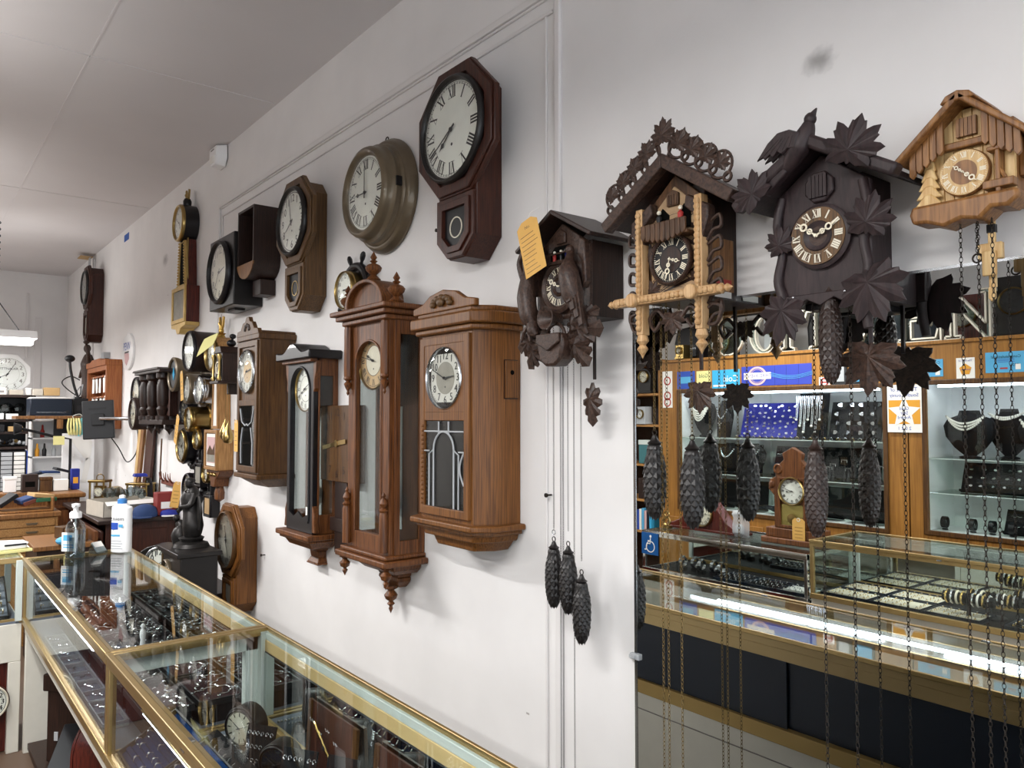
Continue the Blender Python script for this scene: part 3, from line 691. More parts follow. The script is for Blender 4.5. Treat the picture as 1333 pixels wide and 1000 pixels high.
inner = [(-.112, -.36)] + [(-.112 * cos(pi * k / n), .255 + .112 * sin(pi * k / n)) for k in range(n + 1)] + [(.112, -.36)]
outer = [(-.152, -.42)] + [(max(-.152, min(.152, -.21 * cos(pi * k / n))), min(.42, .27 + .26 * sin(pi * k / n))) for k in range(n + 1)] + [(.152, -.42)]
MB().frame(outer, inner, -D + .02, -D - .004).build('door_frame', 'ebony', t, bevel=.003)
MB().tube([(u, -D - .006, v) for u, v in inner], .0045, 6).build('door_bead', 'ebony', t)
MB().prism([(u * 1.03, v) for u, v in inner], -D + .012, -D + .016).build('door_glass', 'clockglass', t, smooth=0)
dial(t, 0, .262, -.096, .105, face='dialw', h=8, mi=11, nh=.19, nr=.78, bezel=True, bz='brass', bw=.06, bd=.01, cover=False, tracks=((.58, .6), (.93, .945)))
MB().box(-.03, .03, -.024, -.019, -.35, .17).build('white_back_strip', 'paper', t, smooth=0)
mb = MB(); mb.box(-.004, .004, -.06, -.056, -.2, .2); mb.lathe([(.045, -.058), (1e-5, -.066)], (0, 0, -.23), 'y', 24); mb.build('pendulum', 'dialc', t)
MB().box(.045, .075, -D + .01, -D + .0115, -.34, -.30).build('price_sticker', 'paper', t, smooth=0)
def wavy(a, z, amp): return [(-a + 2 * a * k / 24, z + amp * (.5 + .5 * cos(pi * ((k - 12) / 12) * 1.6)) * (1 if abs(k - 12) < 8 else .25)) for k in range(25)]
top = wavy(.20, .435, .045); mb = MB(); mb.prism([(-.20, .40), (.20, .40)] + top[::-1], -.002, -D - .05)
mb.build('cornice', 'ebony', t, bevel=.006)
MB().prism([(-.17, .385), (.17, .385)] + [(u * .86, v - .025) for u, v in top[::-1]], -D + .005, -D - .028).build('cornice_lip', 'walnut', t, bevel=.003)
for q in (-1, 1):
    MB().prism([(q * .145, .39), (q * .18, .39), (q * .175, .34), (q * .16, .30), (q * .163, .26), (q * .148, .24)], -D + .02, -D - .004).build('upper_bracket', 'walnut', t, bevel=.002)
    MB().prism([(q * .145, -.41), (q * .178, -.41), (q * .168, -.36), (q * .172, -.33), (q * .148, -.28)], -D + .02, -D - .004).build('lower_bracket', 'walnut', t, bevel=.002)
MB().prism([(-.112, -.37), (.112, -.37), (.112, -.33), (.05, -.35), (0, -.325), (-.05, -.35), (-.112, -.33)], -D - .002, -D - .010).build('wavy_apron', 'ebony', t)
mb = MB(); mb.box(-.19, .19, -D - .045, -.002, -.445, -.42); mb.box(-.175, .175, -D - .03, -.002, -.46, -.445); mb.build('base_shelf', 'walnut', t, bevel=.005)
mb = MB(); pr = [(.15, -.46), (.13, -.49), (.075, -.505), (.05, -.52), (.045, -.55), (.06, -.575)]
for (a, z0), (b, z1) in zip(pr[:-1], pr[1:]):
    e = .9; mb.add([(-a, -.002, z0), (a, -.002, z0), (a, -a * e, z0), (-a, -a * e, z0), (-b, -.002, z1), (b, -.002, z1), (b, -b * e, z1), (-b, -b * e, z1)], [(0, 1, 2, 3), (4, 7, 6, 5), (0, 4, 5, 1), (1, 5, 6, 2), (2, 6, 7, 3), (3, 7, 4, 0)])
mb.box(-.062, .062, -.056, -.002, -.583, -.575)
mb.build('corbel', 'walnut', t, bevel=.003)

# ---------------------------------------------------------------- brown box regulator with crest
t = thing('box_wall_clock', 'brown box regulator with carved crest and silvery dial, a tan tag hanging on its left', 'clock', (-4.035, 0, 1.74))
MB().box(-.155, .155, -.195, -.002, -.36, .345).build('case', 'brownw', t, bevel=.003)
mb = MB().box(-.165, .165, -.205, -.002, .34, .37).box(-.15, .15, -.19, -.002, .37, .385); mb.build('cornice', 'brownw', t, bevel=.004)
MB().prism([(-.165, .365), (.165, .365), (.15, .395), (.10, .40), (.07, .435), (.035, .44), (.02, .465), (-.02, .465), (-.035, .44), (-.07, .435), (-.10, .40), (-.15, .395)], -.185, -.207).build('crest', 'brownw', t, bevel=.003)
mb = MB()
for k in range(5): a = pi * k / 4; mb.ball((.03 * cos(a), -.209, .40 + .02 * sin(a)), (.014, .006, .012), 8, 5)
mb.build('carved_rosette', 'darkw', t)
mb = MB(); rectframe(mb, -.145, .145, -.35, .335, .03, -.194, -.206); mb.box(-.12, .12, -.205, -.194, -.005, .025); mb.build('door_frame', 'brownw', t, bevel=.002)
dial(t, 0, .175, -.202, .108, face='dialg', kind='arabic', h=2, mi=38, nh=.17, centre='dialbr', bezel=True, bz='steel', bw=.07, bd=.014, style='taper')
MB().box(-.115, .115, -.199, -.193, -.32, -.005).build('opening_shade_panel', 'shadowbox', t, smooth=0)  # shade inside the case painted as a black sheet on its front
mb = MB(); y = -.203
for q in (-1, 1):
    mb.tube([(q * .10, y, -.02), (q * .07, y, -.09), (q * .02, y, -.11), (0, y, -.10)], .003, 6); mb.tube([(q * .08, y, -.31), (q * .085, y, -.2), (q * .06, y, -.12)], .003, 6)
mb.build('leading', 'lgrey', t)
MB().box(-.114, .114, -.2015, -.1995, -.318, -.006).build('door_glass', 'clockglass', t, smooth=0)
mb = MB(); mb.box(-.17, .17, -.21, -.002, -.385, -.36)
mb.add([(-.155, -.002, -.385), (.155, -.002, -.385), (.155, -.19, -.385), (-.155, -.19, -.385), (-.10, -.002, -.43), (.10, -.002, -.43), (.10, -.12, -.43), (-.10, -.12, -.43)], [(0, 1, 2, 3), (4, 7, 6, 5), (0, 4, 5, 1), (1, 5, 6, 2), (2, 6, 7, 3), (3, 7, 4, 0)])
mb.build('base', 'brownw', t, bevel=.004)
def ptag(label, loc, w, h, rz=0, ry=0, mat='tan', grp=None):
    t = thing('price_tag', label, 'tag', loc, rot=(0, ry, rz), group=grp)
    MB().prism([(-w / 2, 0), (w / 2, 0), (w / 2, h * .9), (w * .3, h), (-w * .3, h), (-w / 2, h * .9)], 0, -.0012).build('card', mat, t, smooth=0)
    MB().torus((0, -.001, h * .94), w * .12, w * .03, 'y', 12, 5).build('eyelet', 'dialc', t)
    mb = MB()
    for k in range(4): mb.box(-w * .32, w * .3, -.0016, -.0013, h * (.2 + .14 * k), h * (.215 + .14 * k))
    mb.build('written_lines', 'brownw', t, smooth=0)
    return t
ptag('tan paper tag hanging at the lower left of the brown box regulator', (-4.165, -.212, 1.49), .055, .17)

# ---------------------------------------------------------------- square plank clock with brass hands
t = thing('square_wall_clock', 'square plank clock with brass hands, half hidden behind the walnut regulator', 'clock', (-3.27, 0, 1.555))
MB().box(-.175, .175, -.055, -.002, -.175, .175).build('face_board', 'darkw' if 0 else 'brownw', t, bevel=.003)
mb = MB()
for k in range(12):
    a = 2 * pi * k / 12; mb.text(str(k or 12), .05, .135 * sin(a) * 1.05, .135 * cos(a) * 1.05, -.0562)
mb.build('carved_numerals', 'darkw', t, smooth=0, recalc=False)
mb = MB(); hand(mb, radians(261), .15, .009, 'bar', 0, 0, -.057, .1); mb.build('minute_hand', 'brass', t, smooth=0)
mb = MB(); hand(mb, radians(83), .095, .01, 'bar', 0, 0, -.06, .1); mb.build('hour_hand', 'brass', t, smooth=0)
MB().box(-.03, .09, -.05, -.002, -.50, -.175).build('pendulum_box', 'darkw', t, bevel=.002)
MB().box(-.06, .10, -.06, -.002, -.40, -.34).build('weight_block', 'darkw', t, bevel=.002)

# ---------------------------------------------------------------- ship wheel clock
t = thing('ship_wheel_clock', "ship's-wheel clock with brass bezel and black spokes, up behind the walnut regulator", 'clock', (-3.15, 0, 2.245)); t.scale = (.85, .9, .85)
MB().torus((0, -.03, 0), .135, .022, 'y', 36, 10).build('wheel_rim', 'ebony', t)
for k in range(8):
    a = pi / 8 + k * pi / 4; mb = MB(); mb.lathe([(.008, .10), (.010, .15), (.008, .165), (.013, .18), (.014, .20), (.009, .215), (0, .22)], (0, 0, 0), 'z', 10)
    mb.tf(lambda v: (v[0] * cos(a) + v[2] * sin(a), v[1] - .03, v[2] * cos(a) - v[0] * sin(a))).build('handle', 'ebony', t)
MB().lathe([(.10, -.01), (.105, -.08), (.098, -.085)], (0, 0, 0), 'y', 40).build('drum', 'brass', t)
dial(t, 0, 0, -.09, .092, kind='arabic', h=3, mi=14, nh=.15, bezel=True, bz='brass', bw=.1, bd=.016, style='taper')
ptag('small cream tag hanging under the ship-wheel clock', (-3.17, -.05, 1.985), .055, .10, mat='dialc')

# ---------------------------------------------------------------- cluster of small round wall clocks
def drum(name, label, X, Z, R, d, body, bz, face, flange=0, dialr=.86, **kw):
    t = thing(name, label, 'clock', (X, 0, Z))
    pr = [(R * 1.25, -.002), (R * 1.25, -.012), (R, -.02)] if flange else [(R * .96, -.002)]
    MB().lathe(pr + [(R * .97, -d * .8), (R, -d + .004), (R * .98, -d)], (0, 0, 0), 'y', 40).build('drum', body, t, smooth=50)
    kw.setdefault('kind', 'arabic'); kw.setdefault('nh', .16); kw.setdefault('style', 'taper')
    dial(t, 0, 0, -d - .003, R * dialr, face=face, bezel=True, bz=bz, bw=.13, bd=.018, **kw)
    return t
drum('drum_wall_clock', 'deep black round clock with white dial, highest of the small round clocks', -5.24, 2.105, .138, .15, 'darkw', 'ebony', 'dialw', h=4, mi=5)
g = thing('drum_wall_clock', 'olive-brown round gauge case with dark empty dial, below left of the deep black clock', 'clock', (-5.63, 0, 1.97))
MB().lathe([(.10, -.002), (.105, -.10), (.118, -.13), (.118, -.145)], (0, 0, 0), 'y', 40).build('drum', 'bronze', g, smooth=50)
MB().loop([(.098, -.14), (.12, -.14), (.12, -.158), (.108, -.165), (.098, -.158)], (0, 0, 0), 'y', 40).build('bezel', 'bronze', g, smooth=50)
MB().cyl((0, 0, 0), .1, -.15, -.145, 'y', 32).build('dark_glass', 'dialk', g); MB().prism([(0, -.04), (.025, 0), (0, .05), (-.025, 0)], -.151, -.153).build('blue_sticker', 'cyan', g, smooth=0)
drum('ship_bell_clock', 'polished steel ship-bell clock with white dial, right of the pair behind the paper tag', -5.11, 1.85, .095, .12, 'steel', 'steel', 'dialw', 0, h=10, mi=8)
drum('ship_bell_clock', 'tarnished brass ship-bell clock half covered by a long tan tag', -5.42, 1.865, .105, .11, 'bronze', 'bronze', 'dialg', 1, h=12, mi=30)
drum('drum_wall_clock', 'tarnished brass barometer case tucked behind the tagged ship-bell clock', -5.28, 1.86, .105, .06, 'bronze', 'bronze', 'dialold', 1, h=3, mi=30)
drum('drum_wall_clock', 'small black round clock with black dial, left of the bright brass clock', -5.66, 1.725, .095, .06, 'ebony', 'ebony', 'dialk', h=7, mi=20, ink='bone', hands='bone')
drum('ship_bell_clock', 'bright polished brass clock with a tan tag, lowest of the brass round clocks', -5.33, 1.66, .085, .12, 'brass', 'brass', 'dialc', 1, h=2, mi=50)
g = drum('drum_wall_clock', 'black carved scalloped-edge wall clock with dark glass dial, under the bright brass clock', -5.565, 1.475, .125, .10, 'ebony', 'brass', 'dialold', h=5, mi=10, dialr=.8)
mb = MB()
for k in range(18): a = 2 * pi * k / 18; mb.ball((.14 * cos(a), -.03, .14 * sin(a)), (.028, .02, .028), 8, 5)
mb.build('scalloped_edge', 'ebony', g)
drum('drum_wall_clock', 'small black round clock with grey dial, lowest of the small clocks above the desk', -5.51, 1.18, .115, .07, 'ebony', 'ebony', 'dialold', h=9, mi=40)
ptag('long tan tag over the tarnished ship-bell clock', (-5.36, -.165, 1.785), .06, .20, ry=-.15, grp=None)
ptag('long tan tag hanging from the bright brass clock', (-5.42, -.19, 1.50), .065, .20, ry=.35)
t = banjo('small black banjo clock with brass-rimmed dial, left of the light oak one', -5.29, 1.37, .072, .16, 0, .075, .07, -.155, -.0, .075, 'ebony', 'ebony', 'shadowbox', h=7, mi=10, face='dialc', style='taper', hcase='ebony')
MB().lathe([(.02, -.0), (.035, -.03), (.012, -.06), (0, -.075)], (0, -.04, -.155), 'z', 12).build('pendant', 'ebony', t)
MB().box(-.05, .05, -.079, -.074, -.13, -.025).build('tablet_picture', 'dialold', t)
t = banjo('smallest black banjo clock with pale dial, pressed against the light oak one', -4.985 + .02 - .16, 1.20, .065, .14, 0, .06, .07, -.14, -.0, .06, 'ebony', 'ebony', 'shadowbox', h=7, mi=10, face='dialc', style='taper', hcase='ebony')
t.location.x = -5.135; t.location.z = 1.17
MB().box(-.045, .045, -.064, -.059, -.12, -.02).build('tablet_picture', 'dialbr', t)
MB().lathe([(.012, 0), (.018, .02), (.006, .04), (.01, .06), (0, .085)], (0, -.03, .20), 'z', 10).build('top_finial', 'brass', t)

# brass lantern clock on its bracket with pear weights
t = thing('lantern_wall_clock', 'small dark lantern clock with brass dial frame on a wooden bracket and brass pear weights', 'clock', (-4.60, 0, 1.965)); t.scale = (.78, 1, .78)
MB().box(-.075, .075, -.17, -.03, -.10, .11).build('case', 'darkw', t, bevel=.003)
mb = MB(); mb.prism([(-.085, .11), (.085, .11), (.05, .16), (-.05, .16)], -.03, -.18); mb.build('hood', 'darkw', t, bevel=.003)
for x in (-.025, .025): chain(t, x * 1.28, -.12, -.12, -.385 - .025 * (x > 0), 'chainbr', .009)
MB().box(-.055, .055, -.176, -.17, -.08, .09).build('black_dial_plate', 'dialk', t, smooth=0)
mb = MB(); mb.loop([(.038, -.177), (.047, -.177), (.047, -.181), (.038, -.181)], (0, 0, 0), 'y', 24); mb.build('chapter_ring', 'bone', t)
mb = MB(); hand(mb, .6, .03, .004, 'bar', 0, 0, -.18, .04); hand(mb, 2.6, .038, .003, 'bar', 0, 0, -.183, .04); mb.build('hands', 'bone', t)
for q in (-1, 1): MB().lathe([(.01, -.10), (.014, -.08), (.007, -.06), (.007, .05), (.014, .08), (.01, .10)], (q * .068, -.185, 0), 'z', 12).build('brass_column', 'brass', t)
mb = MB(); mb.prism([(-.10, -.02), (.10, -.02), (.10, 0), (-.10, 0)], -.002, -.20); mb.tf(lambda v: (v[0], v[1], v[2] - .10)); mb.box(-.012, .012, -.12, -.002, -.2, -.12); mb.build('bracket', 'darkw', t, bevel=.003)
mb = MB(); mb.ball((0, -.1, .19), .028); mb.ball((.03, -.1, .24), .02); mb.tube([(0, -.1, .16), (0, -.1, .19), (.03, -.1, .24)], .008, 6); mb.build('top_ornament', 'ebony', t)
mb = MB().prism([(-.08, -.05), (.05, .02), (.09, .09), (.02, .07), (-.02, .055), (-.05, .01)], -.002, -.006)
s = mb.build('hanging_star', 'yellow', None, smooth=0, loc=(-4.76, -.19, 2.09), rot=(0, 0, .5)); tag(s, 'folded pale yellow paper star hanging in front of the gilt eagle banjo clock', 'paper')
for q, dz in ((-1, 0), (1, -.02)):
    w = thing('pear_weight', ('brass pear weight hanging under the lantern clock, left one of two', 'brass pear weight hanging under the lantern clock, right one of two')[q > 0], 'weight', (-4.60 + q * .025, -.12, 1.60 + dz), group='brass pear weights')
    MB().lathe([(0, -.06), (.022, -.055), (.034, -.03), (.032, -.01), (.016, .03), (.007, .05), (.004, .06)], (0, 0, 0), 'z', 18).build('weight_body', 'brass', w, smooth=60)
    MB().torus((0, 0, .066), .006, .0015, 'y', 10, 5).build('hook', 'brass', w)

# ---------------------------------------------------------------- cuckoo clocks
def _maple():
    half = [(0, 1.05, 1), (9, .86, 0), (13, .88, 0), (22, .66, 0), (30, .84, 0), (38, .99, 1), (47, .80, 0), (52, .82, 0), (60, .62, 0), (68, .80, 0), (77, .92, 1), (87, .72, 0), (93, .73, 0), (101, .56, 0), (110, .66, 0), (120, .72, 1), (132, .54, 0), (148, .46, 0), (166, .30, 0), (176, .36, 0)]
    P = lambda a, r: (r * sin(radians(a)), .1 + r * cos(radians(a)) * .92)
    return [P(a, r) for a, r, _ in half] + [P(-a, r) for a, r, _ in half[:0:-1]], [t for *_, t in half] + [t for *_, t in half[:0:-1]]
MAPLE, _TIPS = _maple()
_O = [(.12, .9), (.22, .82), (.14, .68), (.32, .62), (.34, .48), (.2, .4), (.42, .3), (.42, .14), (.24, .08), (.34, -.1), (.28, -.24), (.12, -.22), (.05, -.4)]
OAKL = [(0, 1)] + _O + [(-u, v) for u, v in _O[::-1]]

def leaf(mb, shape, x, z, y, s, rot=0, dome=.12, th=.05, sx=1.0, m=0):
    """A carved leaf: ridged lobes raised from a flat back, real thickness."""
    cr, sr = cos(rot), sin(rot); n = len(shape)
    def P(u, v, d): return (x + s * (u * sx * cr - v * sr), y - s * d, z + s * (u * sx * sr + v * cr))
    rad = [hypot(u, v - .1) for u, v in shape]
    vs = [P(0, .1, dome + th)]
    for i, (u, v) in enumerate(shape):
        tip = _TIPS[i] if shape is MAPLE else (rad[i] > rad[i - 1] and rad[i] >= rad[(i + 1) % n])
        vs.append(P(u * .5, .1 + (v - .1) * .5, th + dome * (.9 if tip else .55)))
    vs += [P(u, v, th * .6) for u, v in shape]
    vs += [P(u, v, 0) for u, v in shape]
    fs = []
    for i in range(n):
        j = (i + 1) % n
        fs += [(0, 1 + i, 1 + j), (1 + i, 1 + n + i, 1 + n + j, 1 + j), (1 + n + i, 1 + 2 * n + i, 1 + 2 * n + j, 1 + n + j)]
    fs.append(tuple(1 + 2 * n + i for i in range(n - 1, -1, -1)))
    return mb.add(vs, fs, m)

def leafpart(root, mat, shape, x, z, y, s, rot=0, sx=1.0, name='carved_leaf', dome=.12):
    return leaf(MB(), shape, x, z, y, s, rot, dome, sx=sx).build(name, mat, root, smooth=20)

def gable_roof(root, half, apex, eave, y0, y1, th, mat, over=0.0):
    for q in (-1, 1):
        L = hypot(half, apex - eave); nx, nz = (apex - eave) / L * q, half / L
        MB().prism([(0, apex), (q * half, eave), (q * half + nx * th, eave + nz * th), (0, apex + th * L / half)], y0, y1).build('roof_slope', mat, root, bevel=.003)

def cone_weight(name, label, loc, R, H, mat, group=None, hook=True, rows=16, cols=9):
    t = thing(name, label, 'weight', loc, group=group)
    prof = [(0, 0)] + [(R * (sin(pi * min(1, .12 + .9 * (k / 12)) ) ** .55) * (1 if k > 3 else .9 + .03 * k), H * k / 12 * .93) for k in range(0, 12)] + [(R * .45, H * .95), (R * .35, H)]
    def rad(u): return R * max(.18 if u < .5 else .42, (1 - abs(2 * min(1, u) - 1) ** 2.6)) ** .5 * (.90 + .10 * u)
    core = MB().lathe([(0, 0)] + [(rad(k / 14) * .93, H * .92 * k / 14) for k in range(1, 15)] + [(R * .3, H * .96)], (0, 0, 0), 'z', 22).build('cone_body', mat, t, smooth=60)
    mb = MB()
    for j in range(rows):
        u0 = (j + .1) / rows; u1 = min(1, (j + 1.9) / rows); um = (u0 + u1) / 2
        for i in range(cols):
            a = 2 * pi * (i + .5 * (j % 2)) / cols; w = pi / cols * .98
            def p(u, aa, k): r = rad(u) * k; return (r * cos(aa), r * sin(aa), H * .92 * u)
            mb.add([p(u0, a, 1.03), p(um, a - w, .955), p(u1, a, .93), p(um, a + w, .955), p(u0 + (u1 - u0) * .32, a, 1.06)], [(0, 4, 1), (1, 4, 2), (2, 4, 3), (3, 4, 0)])
    o = mb.build('cone_scales', mat, t, smooth=0, recalc=False); o['kind'] = 'stuff'
    MB().lathe([(R * .42, H * .92), (R * .62, H * .96), (R * .40, H * .985), (R * .26, H * 1.02), (R * .2, H * 1.05), (0, H * 1.06)], (0, 0, 0), 'z', 14).build('cone_cap', mat, t)
    MB().torus((0, 0, H * 1.06 + .006), .007, .0015, 'y', 12, 5).build('hook', 'iron', t)
    return t

def spline(p, n=8):
    out = []
    for i in range(len(p) - 1):
        p0, p1, p2, p3 = [Vector(p[max(0, min(len(p) - 1, j))]) for j in (i - 1, i, i + 1, i + 2)]
        for k in range(n):
            t = k / n; out.append(.5 * ((2 * p1) + (p2 - p0) * t + (2 * p0 - 5 * p1 + 4 * p2 - p3) * t * t + (3 * p1 - p0 - 3 * p2 + p3) * t ** 3))
    return out + [Vector(p[-1])]
def radii(r, m):   # resample
    out = []
    for k in range(m):
        u = k / (m - 1) * (len(r) - 1); i = min(int(u), len(r) - 2); out.append(r[i] + (r[i + 1] - r[i]) * (u - i))
    return out
def body(mb, pts, r, n=10, flat=1.0):
    s = spline(pts, 5); return mb.tube(s, radii(r, len(s)), n, 0, flat)

def figurine(root, x, y, z, h, coat='black', head='dialc'):
    o = MB().lathe([(h * .16, 0), (h * .14, h * .3), (h * .17, h * .55), (h * .06, h * .68)], (x, y, z), 'z', 10).build('dancer_figure', coat, root)
    MB().ball((x, y, z + h * .82), h * .13, 10, 6).build('figure_head', head, o)

# --- 1: hunting cuckoo clock, far left
t = thing('cuckoo_clock', 'dark hunting cuckoo clock carved with hare, game bird and satchel, yellow ticket on it', 'clock', (-1.64, 0, 2.055))
MB().box(-.113, .113, -.128, -.002, -.095, .12).build('case', 'darkw', t, bevel=.002)
MB().prism([(-.113, -.095), (.113, -.095), (.113, .11), (0, .185), (-.113, .11)], -.126, -.138).build('front_board', 'carve', t, bevel=.002)
gable_roof(t, .158, .205, .115, -.002, -.185, .012, 'darkw')
mb = MB()
for q in (-1, 1): mb.prism([(q * .09, .13), (q * .113, .115), (q * .12, .0), (q * .105, -.02), (q * .10, .06), (q * .085, .08)], -.137, -.16)
mb.build('side_bracket', 'carve', t, bevel=.004)
MB().prism([(-.02, .125), (.02, .125), (.02, .155), (0, .168), (-.02, .155)], -.137, -.146).build('cuckoo_door', 'carve', t, bevel=.003)
mb = MB().box(-.055, .055, -.165, -.137, .062, .068); mb.frame(rect(-.055, .055, .068, .095), rect(-.05, .05, .072, .09), -.16, -.165); mb.build('dancer_balcony', 'carve', t, bevel=.002)
MB().prism([(-.05, .07), (.05, .07), (.05, .10), (.03, .12), (-.03, .12), (-.05, .10)], -.1375, -.1395).build('stage_shade_panel', 'shadowbox', t)  # black plate paints the shade of a stage that is not hollow
for q, c in ((-.02, 'red'), (.008, 'black'), (.032, 'royal')): figurine(t, q, -.15, .072, .035, c)
MB().loop([(.055, -.138), (.078, -.138), (.078, -.152), (.068, -.158), (.058, -.152)], (0, 0, 0), 'y', 36).build('dial_rim', 'carve', t)
dial(t, 0, 0, -.150, .06, face='darkw', ink='bone', hands='bone', style='bone', h=2, mi=50, nh=.28, nr=.76, cover=False, tracks=(), bold=.2, holes=())
MB().loop([(.018, -.1505), (.03, -.1505), (.024, -.157)], (0, 0, 0), 'y', 24).build('dial_boss', 'carve', t)
# hare hanging on the left
mb = MB(); body(mb, [(-.105, -.165, .085), (-.11, -.175, .04), (-.112, -.18, -.02), (-.10, -.18, -.08), (-.085, -.175, -.105)], [.012, .022, .03, .028, .014], 10)
body(mb, [(-.087, -.178, -.10), (-.078, -.182, -.125), (-.065, -.18, -.14)], [.018, .019, .008], 8)
for q in (-1, 1):
    body(mb, [(-.085 + q * .008, -.18, -.105), (-.105 + q * .012, -.185, -.125), (-.11 + q * .02, -.185, -.155)], [.008, .007, .003], 6)
    body(mb, [(-.115 + q * .01, -.178, .03), (-.125 + q * .014, -.185, .08), (-.12 + q * .01, -.18, .12), (-.118 + q * .012, -.178, .14)], [.012, .009, .006, .003], 6)
mb.build('carved_hare', 'carve', t, smooth=60)
# pheasant on the right: head up, long tail down
mb = MB(); body(mb, [(.065, -.165, .085), (.075, -.18, .06), (.088, -.195, .02), (.10, -.19, -.04), (.115, -.18, -.09), (.135, -.17, -.15)], [.010, .014, .03, .032, .018, .006], 12)
mb.ball((.06, -.165, .095), (.014, .012, .013), 10, 6); mb.tube([(.052, -.167, .097), (.035, -.17, .09)], [.005, .001], 6)
for k in range(4):
    mb.prism([(.07 + .012 * k, .04 - .012 * k), (.09 + .012 * k, .035 - .01 * k), (.115 + .012 * k, -.06 - .022 * k), (.10 + .012 * k, -.065 - .022 * k)], -.215 + .004 * k, -.205 + .004 * k)
mb.build('carved_pheasant', 'carve', t, smooth=50)
# horn, leaves, satchel
MB().lathe([(.016, -.15), (.018, -.175), (.03, -.20), (.034, -.206), (.028, -.204), (.012, -.18), (1e-5, -.175)], (0, 0, -.095), 'y', 24).build('horn_mouth', 'carve', t, smooth=50)
for (x, z, r, s) in ((-.08, -.10, .9, .05), (-.10, -.15, 1.7, .06), (-.085, -.17, 2.5, .055), (.06, -.12, -.7, .05), (.085, -.13, -1.6, .065), (.075, -.165, -2.6, .06), (.10, -.10, -1.2, .045), (-.055, -.135, 2.2, .045), (.04, -.15, -2.2, .04)):
    leafpart(t, 'carve', OAKL, x * 1.08, z - .004, -.15, s * 1.35, r, 1.3, dome=.25)
mb = MB(); mb.prism([(-.05, -.14), (.05, -.14), (.056, -.17), (.045, -.215), (.02, -.232), (-.02, -.232), (-.045, -.215), (-.056, -.17)], -.135, -.19)
mb.build('satchel', 'carve', t, bevel=.008)
mb = MB(); mb.prism([(-.048, -.14), (.048, -.14), (.05, -.165), (.0, -.19), (-.05, -.165)], -.188, -.199); mb.torus((0, -.165, -.15), .04, .006, 'y', 20, 6); mb.build('satchel_flap', 'carve', t, bevel=.003)
s = MB().box(.065, .072, -.08, -.073, -.27, -.10).build('pendulum_rod', 'darkw', t)
leafpart(t, 'carve', OAKL, .068, -.315, -.083, .09, pi, 1.0, 'pendulum_leaf')
for x, z in ((-.06, -.71), (.002, -.708), (.057, -.786)): chain(t, x, -.12, -.10, z, 'iron', .009)
for x in (-.035, -.024, .022): chain(t, x, -.115, -.10, -1.75, 'iron', .009)
MB().torus((-.06, -.12, -.715), .007, .0012, 'y', 12, 5).build('chain_ring', 'steel', t)
# ticket
k = thing('price_ticket', 'large yellow handwritten ticket hanging on the roof of the hunting cuckoo clock', 'tag', (-1.683, -.20, 2.095), rot=(0, -.28, 0)); k.scale = (1.12, 1, 1)
MB().prism([(-.042, 0), (.042, 0), (.042, .155), (.02, .17), (-.02, .17), (-.042, .155)], 0, -.001).build('ticket_card', 'tan', k, smooth=0)
mb = MB()
for i in range(9): mb.box(-.034, -.034 + .04 + .026 * random.random(), -.0014, -.0011, .012 + .014 * i, .0135 + .014 * i)
mb.text('No.', .014, .0, .147, -.0013); mb.build('ticket_print', 'brownw', k, smooth=0)
mb = MB().tube([(0, .0, .165), (.012, .01, .19), (.03, .03, .20)], .0006, 4); mb.build('string', 'paper', k)
for i, (x, z, l) in enumerate(((-1.70, 1.118, 'black pine-cone weight on the white wall, highest and leftmost of the three'), (-1.638, 1.112, 'black pine-cone weight on the white wall, middle of the three'), (-1.583, 1.04, 'black pine-cone weight on the white wall, lowest and rightmost of the three'))):
    if i == 0: c1 = cone_weight('pinecone_weight', l, (x, -.12, z), .027, .185, 'cone', 'cone weights of the hunting cuckoo clock')
    else: copy_thing(c1, (x, -.12, z), label=l)

# --- 2: chalet cuckoo clock with blond timber posts and fretted leaf crest
t = thing('cuckoo_clock', 'musical cuckoo clock with blond carved posts and a fretwork crest of ivy leaves', 'clock', (-1.222, 0, 2.065))
MB().box(-.095, .08, -.128, -.002, -.10, .18).build('case', 'darkw', t, bevel=.002)
MB().prism([(-.10, -.10), (.10, -.10), (.10, .13), (0, .215), (-.10, .13)], -.126, -.14).build('front_board', 'carvebr', t, bevel=.002)
MB().prism([(-.075, -.085), (.075, -.085), (.075, .12), (0, .185), (-.075, .12)], -.139, -.144).build('stone_front', 'stone', t, bevel=.002)
mb = MB()
for k in range(-6, 8):
    for sg in (-1, 1):
        mb.prism([(-.07, .022 * k), (.07, .022 * k + sg * .09), (.07, .024 * k + sg * .09 + .001), (-.07, .022 * k + .0016)], -.1438, -.1445)
mb.v = [(v[0], v[1], min(.12, max(-.083, v[2]))) for v in mb.v]
mb.build('stone_joints', 'darkw', t, smooth=0)
gable_roof(t, .186, .225, .105, -.002, -.165, .014, 'darkw')
for q in (-1, 1):
    L = hypot(.19, .125); nx, nz = .125 / L * q, .19 / L
    MB().prism([(0, .222), (q * .19, .096), (q * .19 + nx * .03, .096 + nz * .03), (0, .258)], -.165, -.195).build('barge_board', 'carve', t, bevel=.003)
    MB().prism([(q * .055, .15), (q * .12, .11), (q * .12, .085), (q * .10, .03), (q * .08, .05), (q * .085, .09), (q * .05, .12)], -.14, -.17).build('gable_bracket', 'carve', t, bevel=.004)
